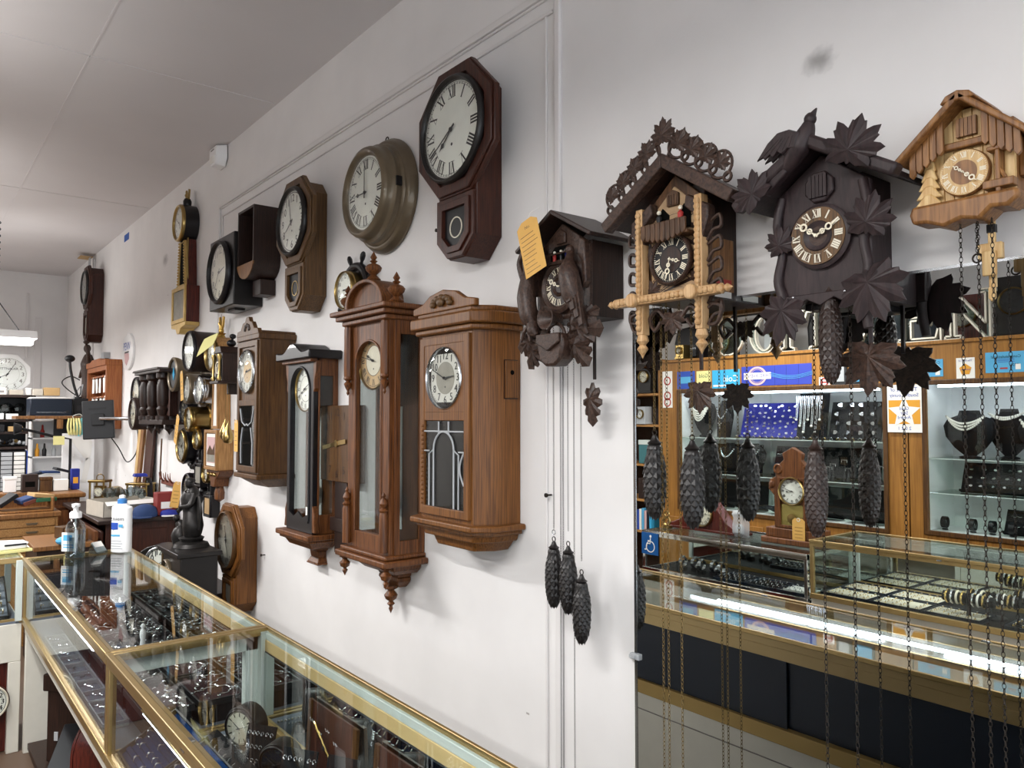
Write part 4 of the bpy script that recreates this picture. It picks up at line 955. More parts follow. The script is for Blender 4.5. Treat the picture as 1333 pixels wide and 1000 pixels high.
# crest: loops and ivy leaves following the gable
mb = MB()
for q in (-1, 1):
    for k in range(4):
        u = .045 + .04 * k; zc = .262 - u * .66 + .026; mb.torus((q * u, -.18, zc + .010), .031, .0038, 'y', 22, 6); mb.torus((q * (u + .018), -.18, zc - .022), .010, .004, 'y', 14, 6)
    mb.tube(spline([(q * .012, -.18, .25), (q * .03, -.18, .30), (q * .012, -.18, .325)], 5), .004, 6)
mb.build('fret_scrolls', 'carve', t, smooth=60)
leafpart(t, 'carve', MAPLE, 0, .295, -.184, .052, 0, .85, 'crest_leaf')
for q in (-1, 1):
    for k in range(4):
        u = .047 + .040 * k; leafpart(t, 'carve', MAPLE, q * u, .262 - u * .66 + .034, -.184, .042 - .003 * k, -q * .5, .9, 'crest_leaf')
# posts, cross bar
def twist(mb, p0, p1, r, n):
    a, b = Vector(p0), Vector(p1)
    for k in range(n):
        u = (k + .5) / n; c = a + (b - a) * u; mb.ball(tuple(c), (r * (1.0 if p0[0] == p1[0] else (b - a).length / n / r * .62), r * .8, r * (1.0 if p0[2] == p1[2] else (b - a).length / n / r * .62)), 8, 5)
for q in (-1, 1):
    mb = MB().box(q * .092 - .0105, q * .092 + .0105, -.172, -.145, -.18, .14); twist(mb, (q * .092, -.175, -.17), (q * .092, -.175, .13), .0085, 22)
    mb.build('timber_post', 'blond', t, bevel=.002)
    MB().lathe([(.012, -.18), (.016, -.195), (.008, -.205), (.015, -.215), (.006, -.228), (0, -.24)], (q * .092, -.16, 0), 'z', 12).build('post_drop', 'blond', t)
    MB().cyl((q * .092, 0, -.095), .018, -.208, -.19, 'y', 18).build('rosette', 'blond', t, bevel=.004)
    # side fretwork
    mb = MB()
    for k in range(5): mb.tube(spline([(q * (.105), -.15, .07 - .05 * k), (q * .138, -.15, .085 - .05 * k), (q * .142, -.15, .058 - .05 * k), (q * .12, -.15, .052 - .05 * k), (q * .104, -.15, .03 - .05 * k)], 5), .0048, 6)
    mb.build('side_fret', 'carve', t, smooth=60)
mb = MB().box(-.155, .155, -.192, -.168, -.106, -.084); twist(mb, (-.15, -.193, -.095), (.15, -.193, -.095), .0085, 22); mb.build('cross_bar', 'blond', t, bevel=.002)
for q in (-1, 1): MB().lathe([(.010, .155), (.013, .165), (.006, .172), (.010, .18), (0, .195)] if q > 0 else [(0, -.195), (.010, -.18), (.006, -.172), (.013, -.165), (.010, -.155)], (0, -.18, -.095), 'x', 10).build('bar_tip', 'blond', t)
mb = MB(); mb.box(-.07, .07, -.185, -.14, .052, .060)
for k in range(9): mb.prism([(-.07 + .0155 * k, .09), (-.056 + .0155 * k, .09), (-.056 + .0155 * k, .058 - .012 * sin(pi * k / 8)), (-.063 + .0155 * k, .05 - .012 * sin(pi * k / 8)), (-.07 + .0155 * k, .058 - .012 * sin(pi * k / 8))], -.182, -.19)
mb.build('dancer_balcony', 'carvebr', t, bevel=.002)
for q in (-.035, .032):
    MB().prism([(q - .02, .075), (q + .02, .075), (q + .02, .115), (q, .135), (q - .02, .115)], -.1442, -.1462).build('arch_shade_panel', 'shadowbox', t)  # arch is a black plate, its inner shade painted on
figurine(t, -.035, -.16, .085, .045, 'black'); figurine(t, .032, -.16, .085, .045, 'red')
mb = MB().prism([(-.018, .135), (.018, .135), (.018, .165), (0, .175), (-.018, .165)], -.143, -.152)
for k in range(4): mb.box(-.0155 + .008 * k, -.0095 + .008 * k, -.154, -.151, .137, .162)
mb.build('cuckoo_door', 'carvebr', t, bevel=.001)
dial(t, 0, 0, -.158, .057, face='dialk', ink='bone', hands='bone', style='bone', h=3, mi=32, nh=.27, nr=.76, cover=False, tracks=(), bezel=True, bz='carve', bw=.12, bd=.01, bold=.16, centre='darkw', holes=())
MB().cyl((0, 0, 0), .055, -.156, -.14, 'y', 30).build('dial_drum', 'carve', t)
for (x, z, r, s) in ((-.075, .02, .8, .035), (.075, .03, -.8, .035), (-.07, -.075, .3, .035), (.07, -.055, -.4, .035)): leafpart(t, 'carve', MAPLE, x, z, -.145, s, r)
mb = MB()
for q in (-1, 1):
    mb.tube(spline([(q * .02, -.15, -.15), (q * .05, -.15, -.12), (q * .075, -.15, -.14), (q * .06, -.15, -.17), (q * .04, -.15, -.15)], 6), .0055, 6)
    mb.tube(spline([(q * .11, -.15, -.12), (q * .14, -.15, -.13), (q * .13, -.15, -.165), (q * .108, -.15, -.17)], 6), .0055, 6)
mb.build('lower_scrolls', 'carve', t, smooth=60)
leafpart(t, 'carve', MAPLE, 0, -.14, -.152, .045, pi, 1.0)
mb = MB().box(.08, .0835, -.11, -.02, -.08, .05); mb.build('side_door', 'honeyd', t, bevel=.001)
mb = MB().box(.0815, .083, -.095, -.03, -.135 + .04, -.10 + .05); mb.build('white_sticker', 'paper', t, smooth=0)
MB().box(.0825, .0836, -.095, -.03, -.062, -.05).build('red_sticker_band', 'red', t, smooth=0)
MB().box(.022, .029, -.08, -.073, -.27, -.10).build('pendulum_rod', 'darkw', t)
leafpart(t, 'carve', MAPLE, .025, -.315, -.083, .062, pi, .9, 'pendulum_leaf')
for x, z in ((-.09, -.43), (.029, -.45)): chain(t, x, -.12, -.10, z, 'chainbr', .0125)
for x in (-.062, -.045, -.004): chain(t, x, -.125, -.10, -1.8, 'chainbr', .0125)
cb = cone_weight('pinecone_weight', 'fat black pine-cone weight hanging at the mirror edge, leftmost in front of the mirror', (-1.312, -.12, 1.415), .031, .205, 'cone', 'cone weights of the musical cuckoo clock', rows=15)
copy_thing(cb, (-1.193, -.12, 1.405), label='fat black pine-cone weight, second from the mirror edge')

# --- 3: plum-dark leaf cuckoo clock with a bird on top
t = thing('cuckoo_clock', 'large plum-dark cuckoo clock with a bird on its roof and big maple leaves', 'clock', (-.843, 0, 2.055))
MB().box(-.10, .085, -.12, -.002, -.135, .12).build('case', 'carve2', t, bevel=.002)
MB().prism([(-.105, -.125), (.105, -.125), (.105, .10), (0, .175), (-.105, .10)], -.118, -.13).build('front_board', 'carve2', t, bevel=.003)
gable_roof(t, .165, .185, .085, -.002, -.165, .012, 'carve2')
for q in (-1, 1):
    L = hypot(.17, .1); nx, nz = .1 / L * q, .17 / L
    MB().prism([(0, .178), (q * .172, .076), (q * .172 + nx * .026, .076 + nz * .026), (0, .21)], -.155, -.19).build('barge_log', 'carve2', t, bevel=.007)
    MB().tube(spline([(q * .09, -.132, .10), (q * .10, -.134, .04), (q * .09, -.132, -.02), (q * .10, -.134, -.08), (q * .088, -.134, -.13), (q * .098, -.134, -.20)], 5), radii([.010, .011, .010, .011, .012, .010], 26), 8).build('branch', 'carve2', t, smooth=60)
MB().prism(ngon(8, .034, 0, .105, pi / 8), -.129, -.14).build('door_frame', 'carve2', t, bevel=.003)
mb = MB()
for k in range(5): mb.box(-.02 + .0082 * k, -.0132 + .0082 * k, -.146, -.139, .082, .128)
mb.build('cuckoo_door', 'carve2', t)
mb = MB().lathe([(.066, -.128), (.068, -.14), (.06, -.145), (.035, -.142), (.03, -.15), (.018, -.144), (1e-5, -.143)], (0, 0, 0), 'y', 40); mb.build('dial_rim', 'carve2', t, smooth=40)
MB().loop([(.032, -.143), (.060, -.146), (.06, -.148), (.032, -.147)], (0, 0, 0), 'y', 40).build('chapter_ring', 'oakd', t)
dial(t, 0, 0, -.145, .03, face='carve', ink='bone', hands='bone', hide_hands=True, cover=False, tracks=(), holes=(), kind='none')
mb = MB()
for k in range(12): a = 2 * pi * k / 12; roman(mb, RN[k], .017, .047 * sin(a), .047 * cos(a), -.1492, -a, 0, .2)
mb.build('numerals', 'dialc', t, smooth=0, recalc=False)
mb = MB(); hand(mb, radians(62), .05, .0022, 'bone', 0, 0, -.152, .06); mb.build('hour_hand', 'bone', t, smooth=0)
mb = MB(); hand(mb, radians(-52), .054, .002, 'bone', 0, 0, -.155, .06); mb.build('minute_hand', 'bone', t, smooth=0)
for (x, z, s, r, sx) in ((.095, .135, .075, -.35, 1.0), (-.115, .10, .064, .75, .95), (-.085, -.012, .052, .15, .85), (.105, .0, .068, -.25, .9), (-.078, -.14, .082, pi - .25, .8), (.105, -.105, .088, pi + .35, .95)):
    leafpart(t, 'carve2', MAPLE, x, z, -.145 if z < .06 else -.192, s, r, sx)
MB().prism([(-.09, -.118), (.09, -.118), (.085, -.135), (.05, -.142), (.03, -.13), (0, -.145), (-.03, -.13), (-.05, -.142), (-.085, -.135)], -.128, -.142).build('lower_apron', 'carve2', t, bevel=.002)
mb = MB()
for q in (-.06, .055): mb.ball((q, -.143, -.122), .003, 8, 5)
mb.build('screws', 'steel', t)
# bird
mb = MB(); body(mb, [(-.06, -.17, .14), (-.04, -.175, .162), (-.018, -.18, .185), (-.002, -.18, .212), (.006, -.18, .232), (.013, -.18, .244), (.022, -.18, .255)], [.010, .019, .024, .018, .010, .007, .001], 12)
mb.ball((.007, -.18, .236), (.013, .012, .014), 10, 7); mb.build('carved_bird', 'carve2', t, smooth=60)
for y0 in (-.197, -.168):
    mb = MB(); mb.prism([(-.004, .208), (-.03, .222), (-.055, .222), (-.08, .205), (-.108, .172), (-.092, .176), (-.088, .170), (-.074, .178), (-.068, .170), (-.055, .180), (-.045, .172), (-.03, .182), (-.012, .178)], y0, y0 - .007, 'y', 0, .9)
    for k in range(5): mb.tube([(-.02 - .008 * k, y0 - .007, .205), (-.03 - .014 * k, y0 - .007, .180)], .0016, 5)
    mb.build('bird_wing', 'carve2', t, bevel=.002)
MB().prism([(-.055, .155), (-.07, .15), (-.105, .105), (-.095, .10), (-.045, .14)], -.165, -.185).build('bird_tail', 'carve2', t, bevel=.003)
MB().box(.07, .077, -.08, -.073, -.24, -.13).build('pendulum_rod', 'carve2', t)
leafpart(t, 'carve', MAPLE, .078, -.245, -.085, .085, pi - .1, .95, 'pendulum_leaf')
chain(t, -.028, -.12, -.13, -.425, 'iron', .0135)
chain(t, .013, -.12, -.13, -.135, 'iron', .0135)
for x in (-.012, .052): chain(t, x, -.12, -.13, -1.8, 'iron', .0135)
MB().box(-.05, .06, -.115, -.03, -.15, -.134).build('bellows_plate', 'ebony', t, bevel=.003)
cc = cone_weight('pinecone_weight', 'slim dark brown pine-cone weight hanging low under the bird cuckoo clock', (-.871, -.12, 1.425), .0245, .195, 'conebr', 'cone weights of the bird cuckoo clock', rows=20, cols=9)
copy_thing(cc, (-.830, -.125, 1.745), label='slim dark brown pine-cone weight wound up close beneath the bird cuckoo clock')

# --- 4: honey chalet cuckoo clock
t = thing('cuckoo_clock', 'pale honey-coloured chalet cuckoo clock with a carved fir tree, rightmost on the wall', 'clock', (-.567, 0, 2.128))
MB().box(-.072, .072, -.10, -.002, -.062, .085).build('case', 'honeyd', t, bevel=.002)
for k in range(9):
    x = -.075 + .01667 * k; MB().prism([(x, -.062), (x + .0160, -.062), (x + .0160, min(.118, .128 - abs(x + .016) * .75)), (x, min(.118, .128 - abs(x) * .75))], -.098, -.108).build('facade_board', 'honey', t, bevel=.001)
gable_roof(t, .108, .126, .030, -.002, -.155, .011, 'honeyd')
MB().prism([(-.03, .122), (.03, .122), (.02, .135), (0, .141), (-.02, .135)], -.02, -.155).build('roof_ridge', 'honeyd', t, bevel=.003)
for q in (-1, 1):
    mb = MB()
    for k in range(5): mb.prism([(q * (.032 + .0125 * k), .11 - .011 * k), (q * (.0435 + .0125 * k), .10 - .011 * k), (q * (.0435 + .0125 * k), .032 - .008 * k + .008), (q * (.038 + .0125 * k), .026 - .008 * k + .008), (q * (.032 + .0125 * k), .034 - .008 * k + .008)], -.128, -.136)
    mb.build('gable_boards', 'honeyd', t, bevel=.001)
MB().box(-.042, .042, -.122, -.107, .044, .058).build('lintel_beam', 'honeyd', t, bevel=.003)
mb = MB()
for k in range(5): mb.box(-.017 + .007 * k, -.011 + .007 * k, -.117, -.107, .066, .10)
mb.build('cuckoo_door', 'honeyd', t)
MB().cyl((-.004, 0, -.002), .043, -.118, -.107, 'y', 32).build('dial_disc', 'honeyd', t, bevel=.002)
dial(t, -.004, -.002, -.120, .041, face='honey', ink='bone', hands='bone', style='bone', h=10, mi=22, nh=.24, nr=.78, cover=False, tracks=(), bold=.2, centre='honeyd', holes=())
mb = MB()
for k in range(5): mb.prism([(-.065 - .028 + .004 * k, -.055 + .017 * k), (-.065 + .028 - .004 * k, -.055 + .017 * k), (-.065 + .006, -.03 + .017 * k), (-.065 - .006, -.03 + .017 * k)], -.125 + .002 * k, -.115 + .002 * k)
mb.build('carved_fir_tree', 'honey', t, bevel=.003)
mb = MB().box(.05, .058, -.13, -.105, -.055, .035).box(.038, .066, -.132, -.108, .022, .03).box(.03, .08, -.132, -.108, -.045, -.03); mb.tube([(.05, -.125, .0), (.066, -.125, -.03)], .004, 6); mb.build('well_post', 'honeyd', t, bevel=.002)
mb = MB(); mb.prism([(-.085, -.055), (.09, -.055), (.094, -.07), (.075, -.085), (.05, -.082), (.03, -.10), (0, -.093), (-.03, -.102), (-.06, -.09), (-.085, -.088), (-.09, -.07)], -.15, -.085); mb.build('base_rockery', 'honeyd', t, bevel=.006)
MB().box(.072, .088, -.08, -.03, -.02, .05).build('side_hatch', 'honeyd', t, bevel=.002)
o = MB().box(.022, .034, -.09, -.083, -.215, -.06).build('pendulum_rod', 'honey', t, bevel=.001)
mb = MB(); mb.box(.008, .048, -.10, -.086, -.165, -.135).box(.016, .040, -.104, -.098, -.195, -.15); mb.prism([(.022, -.215), (.034, -.215), (.034, -.235), (.028, -.242), (.022, -.235)], -.095, -.088); mb.build('pendulum_bob', 'honey', t, bevel=.002)
MB().box(.021, .035, -.092, -.081, -.115, -.10).build('rod_clip', 'black', t)
for x, z in ((-.012, -1.8), (.017, -1.8), (.040, -1.8)): chain(t, x, -.12, -.095, z, 'iron', .0115)
chain(t, .008, -.10, -.095, -.15, 'iron', .0115); MB().torus((.008, -.10, -.16), .008, .0018, 'y', 14, 5).build('chain_ring', 'iron', t)

# ---------------------------------------------------------------- glass showcases
def showcase(label, x0, x1, yf, yb, zg, zt, metal='framegold', base='cream', open_base=None, back='doors', ends=(1, 1), base_z=0.0, backmetal='tanrail', deck='velvetk', seam=None):
    """Frame, panes, deck and base of one counter case; yf is the glass side, yb the staff side. Local = world."""
    s = 1 if yf < yb else -1
    t = thing('glass_showcase', label, 'showcase', ((x0 + x1) / 2, (yf + yb) / 2, 0))
    ox, oy = t.location.x, t.location.y
    L = lambda v: (v[0] - ox, v[1] - oy, v[2])
    def B(name, mat, boxes, bevel=.002, parent=None):
        mb = MB()
        for (a, b, c, d, e, f) in boxes: mb.box(min(a, b), max(a, b), min(c, d), max(c, d), e, f)
        return mb.tf(L).build(name, mat, parent or t, bevel=bevel, smooth=0 if not bevel else 35)
    p = .022
    for x in (x0, x1 - p):
        B('corner_post', metal, [(x, x + p, yf, yf + s * p, zg, zt)])
        B('corner_post', 'palegreen', [(x, x + p * 1.4, yb - s * .03, yb, zg, zt - .008)])
    B('front_rail', metal, [(x0, x1, yf - s * .004, yf + s * .026, zt - .034, zt - .002), (x0, x1, yf - s * .008, yf + s * .010, zt - .012, zt + .004)])
    B('bottom_rail', metal, [(x0, x1, yf - s * .004, yf + s * .022, zg - .012, zg + .018)])
    for x in (x0, x1 - p): B('end_rail', metal, [(x, x + p, yf, yb, zt - .022, zt + .003)]); B('end_sill', metal, [(x, x + p * .7, yf, yb, zg - .01, zg + .012)])
    B('back_edge', metal, [(x0, x1, yb - s * .006, yb + s * .004, zt - .010, zt + .004)])
    B('back_rail', backmetal, [(x0, x1, yb - s * .018, yb, zt - .072, zt - .034), (x0, x1, yb - s * .004, yb, zt - .034, zt - .010)]); B('back_lip', 'palegreen', [(x0 + .001, x1 - .001, yb - s * .016, yb - s * .0045, zt - .034, zt - .011)])
    B('top_glass', 'glass', [(x0 + p * .9, x1 - p * .9, yf + s * .012, yb - s * .006, zt - .004, zt + .002)], 0)
    B('front_glass', 'glass', [(x0 + p, x1 - p, yf + s * .006, yf + s * .011, zg + .016, zt - .032)], 0)
    for k, x in enumerate((x0 + .006, x1 - .012)):
        if ends[k]: B('end_glass', 'glass', [(x, x + .005, yf + s * p, yb - s * .03, zg + .01, zt - .02)], 0)
    B('deck', deck, [(x0 + .002, x1 - .002, yf + s * .02, yb - s * .012, zg - .012, zg)], 0)
    xm = (x0 + x1) / 2 if seam is None else seam
    if back == 'doors':
        for k, (a, b, yy) in enumerate(((x0 + .02, xm + .012, yb - s * .012), (xm - .012, x1 - .02, yb - s * .024))):
            d = B('sliding_door', 'navy', [(a, b, yy - s * .006, yy, zg + .02, zt - .07)], .001)
            B('door_mirror', 'mirrord', [(a + .004, b - .004, yy - s * .0085, yy - s * .0065, zg + .024, zt - .074)], 0, d)
        B('door_track', 'goldrail', [(x0, x1, yb - s * .034, yb + s * .004, zg - .028, zg + .022)])
    for q in range(1, 2 if x1 - x0 < 1.6 else 3):
        xx = x0 + (x1 - x0) * q / (2 if x1 - x0 < 1.6 else 3)
        B('glass_clip', 'steel', [(xx - .012, xx + .012, yf - s * .006, yf + s * .02, zt - .02, zt + .0035)], .001)
    for bx in (open_base or [(x0, x1, yf + s * .01, yb - s * .002, base_z, zg - .012)]): B('base_panel', base, [bx], .003)
    return t, B

ZT, ZG = .962, .65
FY, BY = -1.12, -.63
t1, B1 = showcase('near brass-framed jewellery counter with navy sliding doors on its staff side, running out of frame', -2.60, -.20, FY, BY, ZG, ZT, ends=(0, 1), seam=-1.43)
B1('case_light', 'tubeblue', [(-2.01, -.30, FY + .028, FY + .040, .903, .914)], .002)
B1('front_light', 'tubelow', [(-2.30, -.30, FY + .030, FY + .038, .864, .872)], .002)
B1('tube_shield', 'tanrail', [(-2.30, -.30, FY + .040, FY + .042, .860, .880), (-2.30, -.30, FY + .026, FY + .042, .876, .880)], 0)  # added shield that hides the front tube from the mirror
B1('kick_line', 'grey', [(-2.6, -.2, BY - .001, BY + .0015, .56, .563)], 0)
B1('cubby_shade_panel', 'shadowbox', [(-1.27, -.5, BY - .002, BY + .003, .08, .60)], 0)  # thin black plate paints the shade of an open cubby on the base
t2, B2 = showcase('far brass-framed jewellery counter on an open cream base, the two bottles standing on it', -4.60, -2.606, FY, BY, ZG, ZT, ends=(1, 0), deck='greyfelt',
                  open_base=[(-4.60, -2.602, FY + .01, BY - .002, ZG - .062, ZG - .012), (-4.60, -4.565, FY + .012, BY - .01, 0, ZG - .06), (-2.645, -2.605, FY + .012, BY - .01, 0, ZG - .06), (-4.56, -2.65, BY - .03, BY - .01, 0, ZG - .06)])
B2('bottom_board', 'darkw', [(-4.56, -2.65, FY + .03, BY - .03, .02, .05)])
B2('case_light', 'tubeblue', [(-4.45, -3.00, FY + .030, FY + .042, .87, .882)], .002)
B2('divider_frame', 'palegreen', [(-2.640, -2.604, -1.09, BY - .02, .89, .955), (-2.640, -2.604, -.70, BY - .02, ZG, .955)], .002)
t3, B3 = showcase('brass-framed ring counter turning the corner at the left edge, wood-lined cubby below', -5.15, -4.612, -2.3, -1.122, ZG, ZT, back='none', deck='greyfelt',
                  open_base=[(-5.15, -4.612, -2.3, -1.122, ZG - .20, ZG - .012), (-4.66, -4.612, -1.175, -1.122, 0, ZG - .2), (-5.15, -5.12, -2.3, -1.122, 0, ZG - .2)])
MB().box(-.04, .49, -.55, .55, .0, .44).tf(lambda v: (v[0] - .24, v[1], v[2])).build('cubby_lining', 'redbrown', t3, loc=(0, 0, .005)).scale = (.9, .98, 1)

# bottles and small things on the counter
t = thing('pump_bottle', 'clear hand sanitizer bottle with white pump on the far glass counter', 'bottle', (-4.47, -.915, ZT + .0025)); t.scale = (1.5, 1.5, 1.18)
MB().lathe([(.036, 0), (.041, .004), (.042, .03), (.042, .125), (.036, .145), (.018, .16), (.015, .165), (.015, .172)], (0, 0, 0), 'z', 28, 0, 1, .72).build('bottle_body', 'plasticclear', t, smooth=50)
MB().lathe([(.038, .003), (.039, .09), (1e-5, .0905)], (0, 0, 0), 'z', 28, 0, 1, .7).build('clear_gel', 'plasticclear', t, smooth=50)
mb = MB(); mb.lathe([(.019, .168), (.019, .19), (.014, .196), (.008, .198), (.008, .214), (.013, .216), (.013, .228), (1e-5, .231)], (0, 0, 0), 'z', 20); mb.tube([(0, 0, .222), (.03, -.01, .222), (.042, -.014, .216)], [.006, .005, .0035], 8); mb.cyl((0, 0, 0), .0025, .01, .17, 'z', 8)
mb.build('pump_head', 'white', t, smooth=50)
mb = MB(); mb.box(-.026, .026, -.0315, -.0306, .03, .11, 0).box(-.02, .012, -.032, -.0314, .075, .1, 1).box(-.02, .02, -.032, -.0314, .045, .05, 1).box(-.02, .018, -.032, -.0314, .055, .06, 1)
mb.build('bottle_label', ['paper', 'sky'], t, smooth=0, rot=(0, 0, .75))
t = thing('lotion_bottle', 'tall white lotion bottle with blue cap on the far glass counter', 'bottle', (-4.47, -.70, ZT + .0025)); t.scale = (1.3, 1.3, 1.18)
MB().prism([(.042 * cos(a) * (1 if abs(cos(a)) < .8 else 1), .028 * sin(a)) for a in [2 * pi * k / 24 for k in range(24)]], 0, .205, 'z').build('bottle_body', 'white', t, bevel=.006, smooth=40, rot=(0, 0, .75))
mb = MB(); mb.lathe([(.03, .204), (.024, .215), (.016, .218)], (0, 0, 0), 'z', 20); mb.build('bottle_shoulder', 'white', t)
mb = MB(); mb.lathe([(.018, .217), (.018, .235), (.012, .238), (.009, .242)], (0, 0, 0), 'z', 20, 0); mb.build('blue_cap', 'pumpblue', t)
MB().lathe([(.012, .241), (.012, .252), (.003, .256), (0, .257)], (0, 0, 0), 'z', 16).build('pump_nozzle', 'white', t)
y = -.0288; R75 = (0, 0, .75)
MB().text('zniem', .026, -.001, .152, y).build('lettering', 'dgrey', t, smooth=0, recalc=False, rot=R75)
MB().box(-.026, .003, y, y + .0005, .105, .135).build('blue_patch', 'blue', t, smooth=0, rot=R75); MB().box(.006, .024, y, y + .0005, .115, .128).build('blue_patch', 'sky', t, smooth=0, rot=R75); MB().box(-.026, .012, y, y + .0005, .075, .083).build('blue_patch', 'sky', t, smooth=0, rot=R75)
mb = MB()
for k in range(4): mb.box(-.026, .024 - .006 * (k % 2), y, y + .0004, .02 + .011 * k, .023 + .011 * k)
mb.build('small_lettering', 'lgrey', t, smooth=0, rot=R75)
t = thing('card_holder', 'small white business card holder beside the lotion bottle', 'card holder', (-4.52, -.80, ZT + .003), rz=.5)
MB().prism([(-.035, 0), (.035, 0), (.035, .012), (-.01, .05), (-.02, .05), (-.035, .01)], -.03, .03, 'y').build('holder', 'plasticclear', t, bevel=.002)
MB().prism([(.03, .012), (.022, .008), (-.022, .052), (-.014, .058)], -.027, .027, 'y').build('business_cards', 'paper', t, smooth=0)
t = thing('paper_pad', 'yellow note pad under a white card reader at the counter corner', 'note pad', (-4.85, -1.16, ZT + .003), rz=.2)
MB().box(-.06, .06, -.09, .09, 0, .014).build('pad_sheets', 'yellow', t, bevel=.001)
t = thing('card_reader', 'white card reader lying on the yellow note pad', 'card reader', (-4.85, -1.165, ZT + .018), rz=.15)
MB().prism([(-.08, 0), (.07, 0), (.085, .035), (-.05, .045)], -.05, .05, 'y').tf(lambda v: (v[1], v[0], v[2])).build('reader_body', 'white', t, bevel=.008)
MB().box(.051, .0525, -.03, .07, .022, .03).build('reader_slot', 'black', t, smooth=0)
o = MB().prism([(-.11, -.06), (.09, -.07), (.11, .05), (-.06, .07)], 0, .03, 'z', 0, .7).build('grey_pouch', 'lgrey', loc=(-4.95, -1.36, ZT + .003), bevel=.01)
tag(o, 'grey cloth pouch at the left edge of the corner counter', 'pouch')
o = MB().box(-.12, .10, -.10, .12, 0, .004).build('paper_sheet', 'paper', loc=(-5.02, -1.18, ZT + .003), smooth=0); tag(o, 'loose white sheet under the corner counter pouch', 'paper')

# ---------------------------------------------------------------- jewellery
def ring_proto(name, label, mat, gem, loc, group, R=.0095, pad=True):
    t = thing(name, label, 'ring', loc, group=group)
    MB().torus((0, 0, R * .6), R, .0016, 'x', 16, 5).build('band', mat, t)
    MB().lathe([(.001, R * 1.55), (.0045, R * 1.75), (.003, R * 1.95), (1e-5, R * 1.97)], (0, 0, 0), 'z', 8).build('gemstone', gem, t, smooth=0)
    return t
def tray(label, x, y, z, w, d, mat, rows, rim='black', rz=0, tilt=0, cols=0):
    t = thing('display_tray', label, 'tray', (x, y, z), rot=(tilt, 0, rz))
    rectframe(MB(), -w / 2, w / 2, -d / 2, d / 2, .006, 0, .022).tf(lambda v: (v[0], v[2], v[1])).build('tray_rim', rim, t, bevel=.001)
    MB().box(-w / 2 + .005, w / 2 - .005, -d / 2 + .005, d / 2 - .005, .0, .008).build('tray_floor', mat, t, smooth=0)
    for k in range(rows):
        yy = -d / 2 + .012 + (d - .024) * (k + .5) / rows
        MB().prism([(yy - .010, .007), (yy + .010, .007), (yy + .006, .016), (yy - .006, .016)], -w / 2 + .008, w / 2 - .008, 'x').build('velvet_roll', mat, t, smooth=0)
    return t
ORD = 'first second third fourth fifth sixth seventh eighth ninth tenth eleventh twelfth thirteenth fourteenth fifteenth sixteenth seventeenth eighteenth nineteenth twentieth twenty-first twenty-second'.split()
def fill(tr, proto, rows, cols, w, d, zoff, label, group, prob=1.0, jitter=.003, rzs=.3, sc=1.0):
    mw = Matrix.Translation(tr.location) @ tr.rotation_euler.to_matrix().to_4x4()
    for r in range(rows):
        n = 0
        for c in range(cols):
            if random.random() > prob: continue
            p = mw @ Vector((-w / 2 + .012 + (w - .024) * (c + .5) / cols + random.uniform(-jitter, jitter), -d / 2 + .012 + (d - .024) * (r + .5) / rows + random.uniform(-jitter, jitter) * .5, zoff))
            e = Euler(tr.rotation_euler); e.z += random.uniform(-rzs, rzs)
            copy_thing(proto, p, rot=e, label=f'{label}, {ORD[r]} row, {ORD[n]} along', group=group).scale = (sc,) * 3; n += 1
def piece_protos():
    P = {}
    P['gold_ring'] = ring_proto('gold_ring', 'gold ring with clear stone', 'goldj', 'gem', (-2.0, -1.0, ZG + .03), 'x')
    P['silver_ring'] = ring_proto('silver_ring', 'silver ring', 'silver', 'gem', (-2.0, -1.0, ZG + .03), 'x')
    t = thing('silver_brooch', 'brooch', 'brooch', (0, 0, 0)); MB().lathe([(.012, .001), (.013, .003), (.007, .006), (1e-5, .008)], (0, 0, 0), 'z', 10, 0, 1.3, .8).build('setting', 'silver', t); MB().ball((0, 0, .007), (.007, .005, .004), 8, 5).build('gemstone', 'gem', t); P['brooch'] = t
    t = thing('earring_pair', 'earrings', 'earrings', (0, 0, 0))
    for q in (-1, 1): mb = MB(); mb.torus((q * .008, 0, .0), .005, .0011, 'z', 10, 4); mb.ball((q * .008, -.004, .002), .0035, 7, 4); mb.build('earring', 'silver', t)
    P['earrings'] = t
    t = thing('silver_bracelet', 'bracelet', 'bracelet', (0, 0, 0)); MB().tube([(-.045 + .0075 * k, .006 * sin(k * 1.1), .002) for k in range(13)], .003, 5).build('links', 'silver', t); MB().ball((.047, .0, .003), .004, 6, 4).build('clasp', 'silver', t); P['bracelet'] = t
    t = thing('gold_bracelet', 'bracelet', 'bracelet', (0, 0, 0)); MB().tube([(-.045 + .0075 * k, .004 * sin(k * .7), .002) for k in range(13)], .003, 5).build('links', 'goldj', t); MB().ball((.047, .0, .003), .004, 6, 4).build('clasp', 'goldj', t); P['gold_bracelet'] = t
    return P
PR = piece_protos()
def scatter(kind, pts, label, group, rz=None, tilt=0):
    for (x, y, z) in pts: copy_thing(PR[kind], (x, y, z), rot=(tilt, 0, random.uniform(0, 6.28) if rz is None else rz + random.uniform(-.3, .3)), label=label, group=group)

